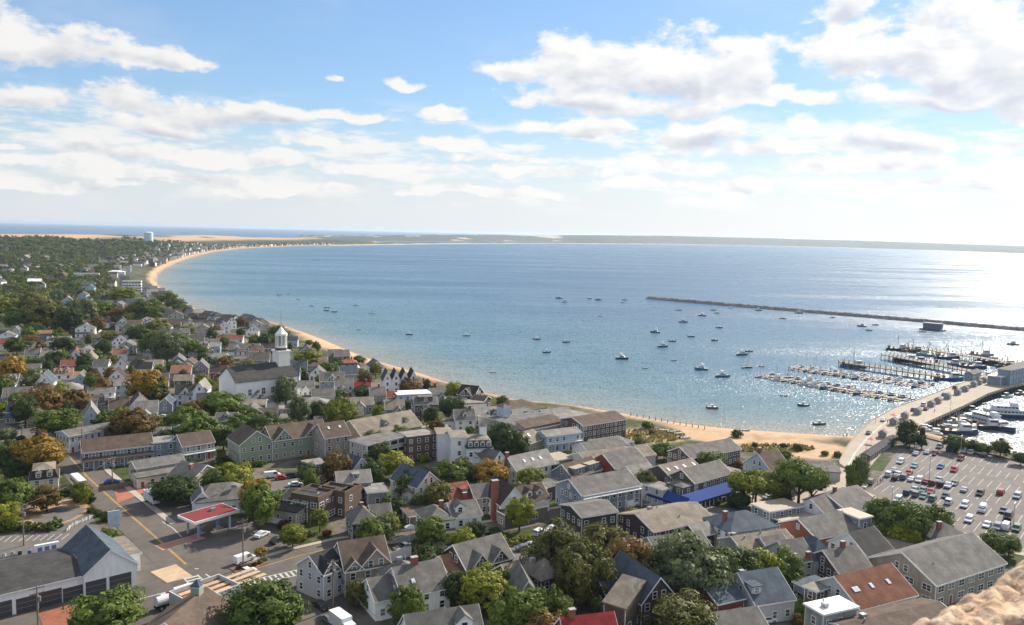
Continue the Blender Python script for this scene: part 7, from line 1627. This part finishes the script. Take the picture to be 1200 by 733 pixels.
# people: one continuous body, walking pose
def person_mesh(name, shirt, trousers, step):
    me = bpy.data.meshes.new(name); bm = bmesh.new(); sk = bm.verts.layers.skin.verify()
    J = {'pelvis': (0,0,.95,.15), 'waist': (0,0,1.1,.135), 'chest': (0,0,1.35,.16), 'neck': (0,0,1.53,.06), 'head': (.02,0,1.66,.105), 'crown': (.01,0,1.76,.08),
      'hipl': (0,.1,.9,.095), 'kneel': (step,.11,.5,.065), 'anklel': (step*.9,.11,.08,.045), 'toel': (step*.9+.18,.12,.04,.04), 'hipr': (0,-.1,.9,.095), 'kneer': (-step*.4,-.11,.5,.065), 'ankler': (-step*1.5,-.11,.1,.045), 'toer': (-step*1.5+.17,-.12,.04,.04),
      'shl': (0,.2,1.42,.065), 'ell': (-step*.6,.26,1.13,.048), 'wrl': (-step*.3,.25,.88,.036), 'hal': (-step*.2,.25,.78,.04), 'shr': (0,-.2,1.42,.065), 'elr': (step*.6,-.26,1.13,.048), 'wrr': (step*1.0,-.25,.9,.036), 'har': (step*1.1,-.25,.8,.04)}
    V = {k: bm.verts.new(v[:3]) for k, v in J.items()}
    for k, v in J.items(): V[k][sk].radius = (v[3], v[3])
    for a_, b_ in (('pelvis','waist'),('waist','chest'),('chest','neck'),('neck','head'),('head','crown'),('pelvis','hipl'),('hipl','kneel'),('kneel','anklel'),('anklel','toel'),('pelvis','hipr'),('hipr','kneer'),('kneer','ankler'),('ankler','toer'),('chest','shl'),('shl','ell'),('ell','wrl'),('wrl','hal'),('chest','shr'),('shr','elr'),('elr','wrr'),('wrr','har')): bm.edges.new((V[a_], V[b_]))
    V['pelvis'][sk].use_root = True; bm.to_mesh(me); bm.free(); o = bpy.data.objects.new(name, me); COL.objects.link(o); o.modifiers.new('skin', 'SKIN'); o.modifiers.new('sub', 'SUBSURF').levels = 1
    dg = bpy.context.evaluated_depsgraph_get(); dg.update(); m2 = bpy.data.meshes.new_from_object(o.evaluated_get(dg)); bpy.data.objects.remove(o)
    m2.materials.clear()
    for c in (shirt, trousers, (.42, .27, .20), (.06, .04, .03)): m2.materials.append(mat('cloth_%.2f_%.2f_%.2f' % c, c, .85))
    for p_ in m2.polygons:
        z = p_.center.z; y = abs(p_.center.y); p_.material_index = 3 if z > 1.68 else 2 if z > 1.5 or (y > .2 and z < 1.1 and z > .7) else 0 if z > .98 else 1
    m2.name = name; return m2
PM = [person_mesh('person', s_, t_, st) for s_, t_, st in (((.5,.5,.5),(.06,.08,.16),.16),((.3,.06,.06),(.3,.26,.2),.1),((.06,.12,.3),(.03,.03,.04),.2),((.55,.45,.3),(.10,.10,.11),.05))]
PW = ['pale shirt and navy trousers', 'red shirt and khaki trousers', 'blue shirt and black trousers', 'tan shirt and dark trousers']
for i, (u, v, where) in enumerate(((1028,569,'at the car park entrance'),(1031.5,567.5,'at the car park entrance'),(1034,566,'at the car park entrance'),(1170,656,'by the small trees beside the hall'),(1177,655,'by the small trees beside the hall'),(988,514,'at the water edge by the pier'),(992,513,'at the water edge by the pier'),(1026,496,'on the left rail side of the pier'),(1095,484,'on the pier among the huts'),(984,585,'crossing the plaza'),(975,590,'crossing the plaza'),(1040,497,'on the pier near the white car'))):
    p = P(u, v); p.z = LAND + .13 if not (i in (5, 6)) else max(0, G(p.x, p.y)); o = link('person', PM[i % 4], None, p, i * 1.3); tag(o, None, 'person', None, f'person in {PW[i % 4]} walking {where}')
# ------------------------------------------------------------------ the tower's stone parapet close to the lens
zt = CAM_Z - .62
A_, B_ = P(1000, 756, zt), P(1235, 618, zt); d = (B_ - A_); th = math.atan2(d.y, d.x)
nx, ny, W_, Lp = 300, 130, 1.0, 3.2
xs = np.linspace(-Lp / 2, Lp / 2, nx); ys = np.linspace(-W_, 0, ny); XX, YY = np.meshgrid(xs, ys)
big = vnoise(XX + 9, YY + 9, .22, 51); sm = vnoise(XX + 9, YY + 9, .045, 52); ti = vnoise(XX + 9, YY + 9, .018, 53)
ZZ = (big - .5) * .010 + (sm - .5) * .020 + (ti - .5) * .030
ZZ -= np.where(YY > -.06, ((YY + .06) / .06) ** 2 * .05, 0); YYd = YY + (vnoise(XX, XX * 0 + 3, .05, 54) - .5) * .03 * (YY > -.08)
gm_, N, b = newmat('rough_granite'); oc = objcoord(N)
vo = N.n('ShaderNodeTexVoronoi'); vo.inputs['Scale'].default_value = 85; N.l(oc, vo.inputs['Vector']); n1 = N.noise(oc, 9, 6, .7); n2 = N.noise(oc, 34, 5, .7)
c = N.mix(N.ss(n1, .3, .7), (.40, .26, .155), (.54, .39, .25)); c = N.mix(N.m('MULTIPLY', N.ss(n2, .44, .60), .85), c, (.22, .125, .085)); c = N.mix(N.m('MULTIPLY', N.ss(N.noise(oc, 22, 3, .6), .50, .66), .6), c, (.70, .58, .42)); c = N.mix(N.m('MULTIPLY', N.ss(vo.outputs['Color'], .55, .9), .35), c, (.66, .55, .44))
N.l(c, b.inputs['Base Color']); b.inputs['Roughness'].default_value = .9
bp = N.n('ShaderNodeBump'); bp.inputs['Strength'].default_value = .6; bp.inputs['Distance'].default_value = .01; N.l(n2, bp.inputs['Height']); N.l(bp.outputs[0], b.inputs['Normal'])
pp = grid_mesh('stone_parapet', XX, YYd, ZZ, np.ones((ny - 1, nx - 1), bool), {}, gm_)
pp.location = (A_ + B_) / 2; pp.rotation_euler = (0, 0, th); tag(pp, None, 'parapet', None, 'rough tan granite parapet in the bottom right corner, close to the lens')
mb = MB(); mb.box(-Lp / 2, Lp / 2, -W_, -.03, -1.2, -.07, gm_); bl = mb.build('wall', None, pp)
# ------------------------------------------------------------------ haze over land and bay
hm = bpy.data.materials.new('thin_sea_haze'); hm.use_nodes = True; t_ = hm.node_tree; t_.nodes.clear()
pv = t_.nodes.new('ShaderNodeVolumePrincipled'); pv.inputs['Density'].default_value = 3.8e-5; pv.inputs['Color'].default_value = (.66, .82, 1.0, 1); pv.inputs['Anisotropy'].default_value = .35
ou = t_.nodes.new('ShaderNodeOutputMaterial'); t_.links.new(pv.outputs[0], ou.inputs['Volume'])
mb = MB(); mb.box(-52000, 52000, -9000, 52000, -4.2, 100); hz = mb.build('haze', hm, None); hz['kind'] = 'stuff'
# ------------------------------------------------------------------ labels that single each thing out
LANDMARKS = [('the white church', (300, 450)), ('the sage green inn', (340, 530)), ('the red canopy', (240, 605)), ('the long garage', (60, 680)), ('the modern timber house', (375, 590)), ('the mansard hotel', (545, 525)),
  ('the blue awning', (825, 580)), ('the big tan hall', (1110, 670)), ('the rust roofed shop', (1040, 695)), ('the four gabled inn', (470, 442)), ('the dark beach block', (708, 497)), ('the blue grey motel', (716, 575)),
  ('the banded apartment house', (450, 520)), ('the long blue grey lodging', (140, 530)), ('the cream mansard house', (52, 572)), ('the terracotta roofed house', (211, 432)), ('the orange cube roof', (74, 435)), ('the white beach hotel', (154, 325)),
  ('the tan brown roofed house', (430, 665)), ('the picket fence', (470, 637)), ('the red bottom roof', (697, 722)), ('the slate hipped white house', (884, 615)), ('the plaza', (930, 580)), ('the red cottage roof', (425, 452)),
  ('the pink umbrella', (996, 567)), ('the blue grey roof house', (905, 695)), ('the brick side chimney', (585, 580)), ('the bottom white dormer', (522, 720)), ('the olive tree pair', (668, 650)), ('the water tower', (174, 276)), ('the white long barn', (100, 318))]
SEA = [('the breakwater tip', (760, 350)), ('the floating platform', (1093, 385)), ('the marina float end', (897, 441)), ('the wide beach', (850, 500)), ('the church beach', (400, 400)), ('the old landing stage', (520, 448)), ('the breakwater middle', (960, 368)), ('the far curved beach', (330, 340))]
ORD = ['', 'second ', 'third ', 'fourth ', 'fifth ', 'sixth ', 'seventh ', 'eighth ', 'ninth ', 'tenth ', 'eleventh ', 'twelfth ', 'thirteenth ', 'fourteenth ', 'fifteenth ', 'sixteenth ', 'seventeenth ', 'eighteenth ', 'nineteenth ', 'twentieth ']
ROOFW = {'darkgrey': 'dark grey', 'lightgrey': 'pale grey', 'brownred': 'brownish red', 'darkbrown': 'dark brown', 'rust': 'rust red', 'sand': 'sand'}
WALLW = {'lightgrey': 'pale grey', 'bluegrey': 'blue grey', 'lightblue': 'pale blue', 'darkbrown': 'dark brown', 'brownred': 'brownish red', 'weathered': 'weathered grey'}
ROOT2H = {h.root.name: h for h in HOUSES}
def rel(px, lm):
    dx, dy = px[0] - lm[0], px[1] - lm[1]
    if abs(dx) > abs(dy) * 1.6: return 'beside'
    return 'behind' if dy < 0 else 'in front of'
bins = {}
for (o, desc, label, place) in THINGS:
    if label: o['label'] = label; continue
    c = o.matrix_basis.translation; px = Q(c)
    if o.name in ROOT2H and not desc:
        h = ROOT2H[o.name]; desc = f'{WALLW.get(h.wall, h.wall)} house, {ROOFW.get(h.roof, h.roof)} roof,'
    if place in ('marina', 'wharf', 'ferry basin'):
        lm = {'marina': [('at the front float', (980, 456)), ('at the rear float', (1008, 443))], 'wharf': [('at the fishing wharf', (1080, 425))], 'ferry basin': [('in the ferry basin', (1120, 500))]}[place]
        w, q = min(lm, key=lambda l: abs(px[1] - (l[1][1] + (px[0] - l[1][0]) * .17)))
        bins.setdefault((desc, w, 'row'), []).append((px[0], o)); continue
    if place == 'car park' and 'lamp' not in desc:
        row = ['near edge', 'third row', 'second row', 'seaward edge'][0 if px[1] > 590 + (px[0] - 1050) * .22 else 1 if px[1] > 572 + (px[0] - 1050) * .1 else 2 if px[1] > 545 + (px[0] - 1050) * .1 else 3]
        bins.setdefault((desc, 'at the car park ' + row if 'edge' in row else 'in the car park ' + row, 'row'), []).append((px[0], o)); continue
    if place == 'car park': bins.setdefault((desc, 'round the car park', 'row'), []).append((px[0], o)); continue
    if place == 'beach' and 'house' in desc:
        bins.setdefault((desc, 'on the far beach', 'row'), []).append((px[0] if px[1] < 330 else px[0] - 1000, o)); continue
    L_ = SEA if place in ('water', 'beach') else LANDMARKS
    nm, q = min(L_, key=lambda l: math.hypot(px[0] - l[1][0], (px[1] - l[1][1]) * 1.3))
    r_ = rel(px, q) if L_ is LANDMARKS else 'near'
    if 'hut' in desc: bins.setdefault((desc, 'on the pier', 'row'), []).append((px[0], o)); continue
    bins.setdefault((desc, f'{r_} {nm}', 'near'), []).append((math.hypot(px[0] - q[0], px[1] - q[1]), o))
for (desc, where, kind), its in bins.items():
    its.sort(key=lambda t: t[0])
    for i, (_, o) in enumerate(its):
        if len(its) == 1: s = f'{desc} {where}'.replace(',,', ',')
        elif kind == 'row': s = f'{desc} {where}, {ORD[i]}from the left' if i else f'{desc} {where}, leftmost of its kind'
        else: s = f'{desc} {where}, {ORD[i]}nearest to it'
        o['label'] = s
        if len(its) > 1 and 'group' not in o: o['group'] = f'{desc}s {where}'.replace('roof,s', 'roof')
GRP = {'tree': 'leafy trees about the town', 'shrub': 'shrubs about the town', 'car': 'parked cars and trucks', 'suv': 'parked cars and trucks', 'house': 'houses of the town'}
for (o, desc, label, place) in THINGS:
    if o['category'] in GRP and o.get('group') is None or (o['category'] in ('tree', 'shrub')): o['group'] = GRP[o['category']]
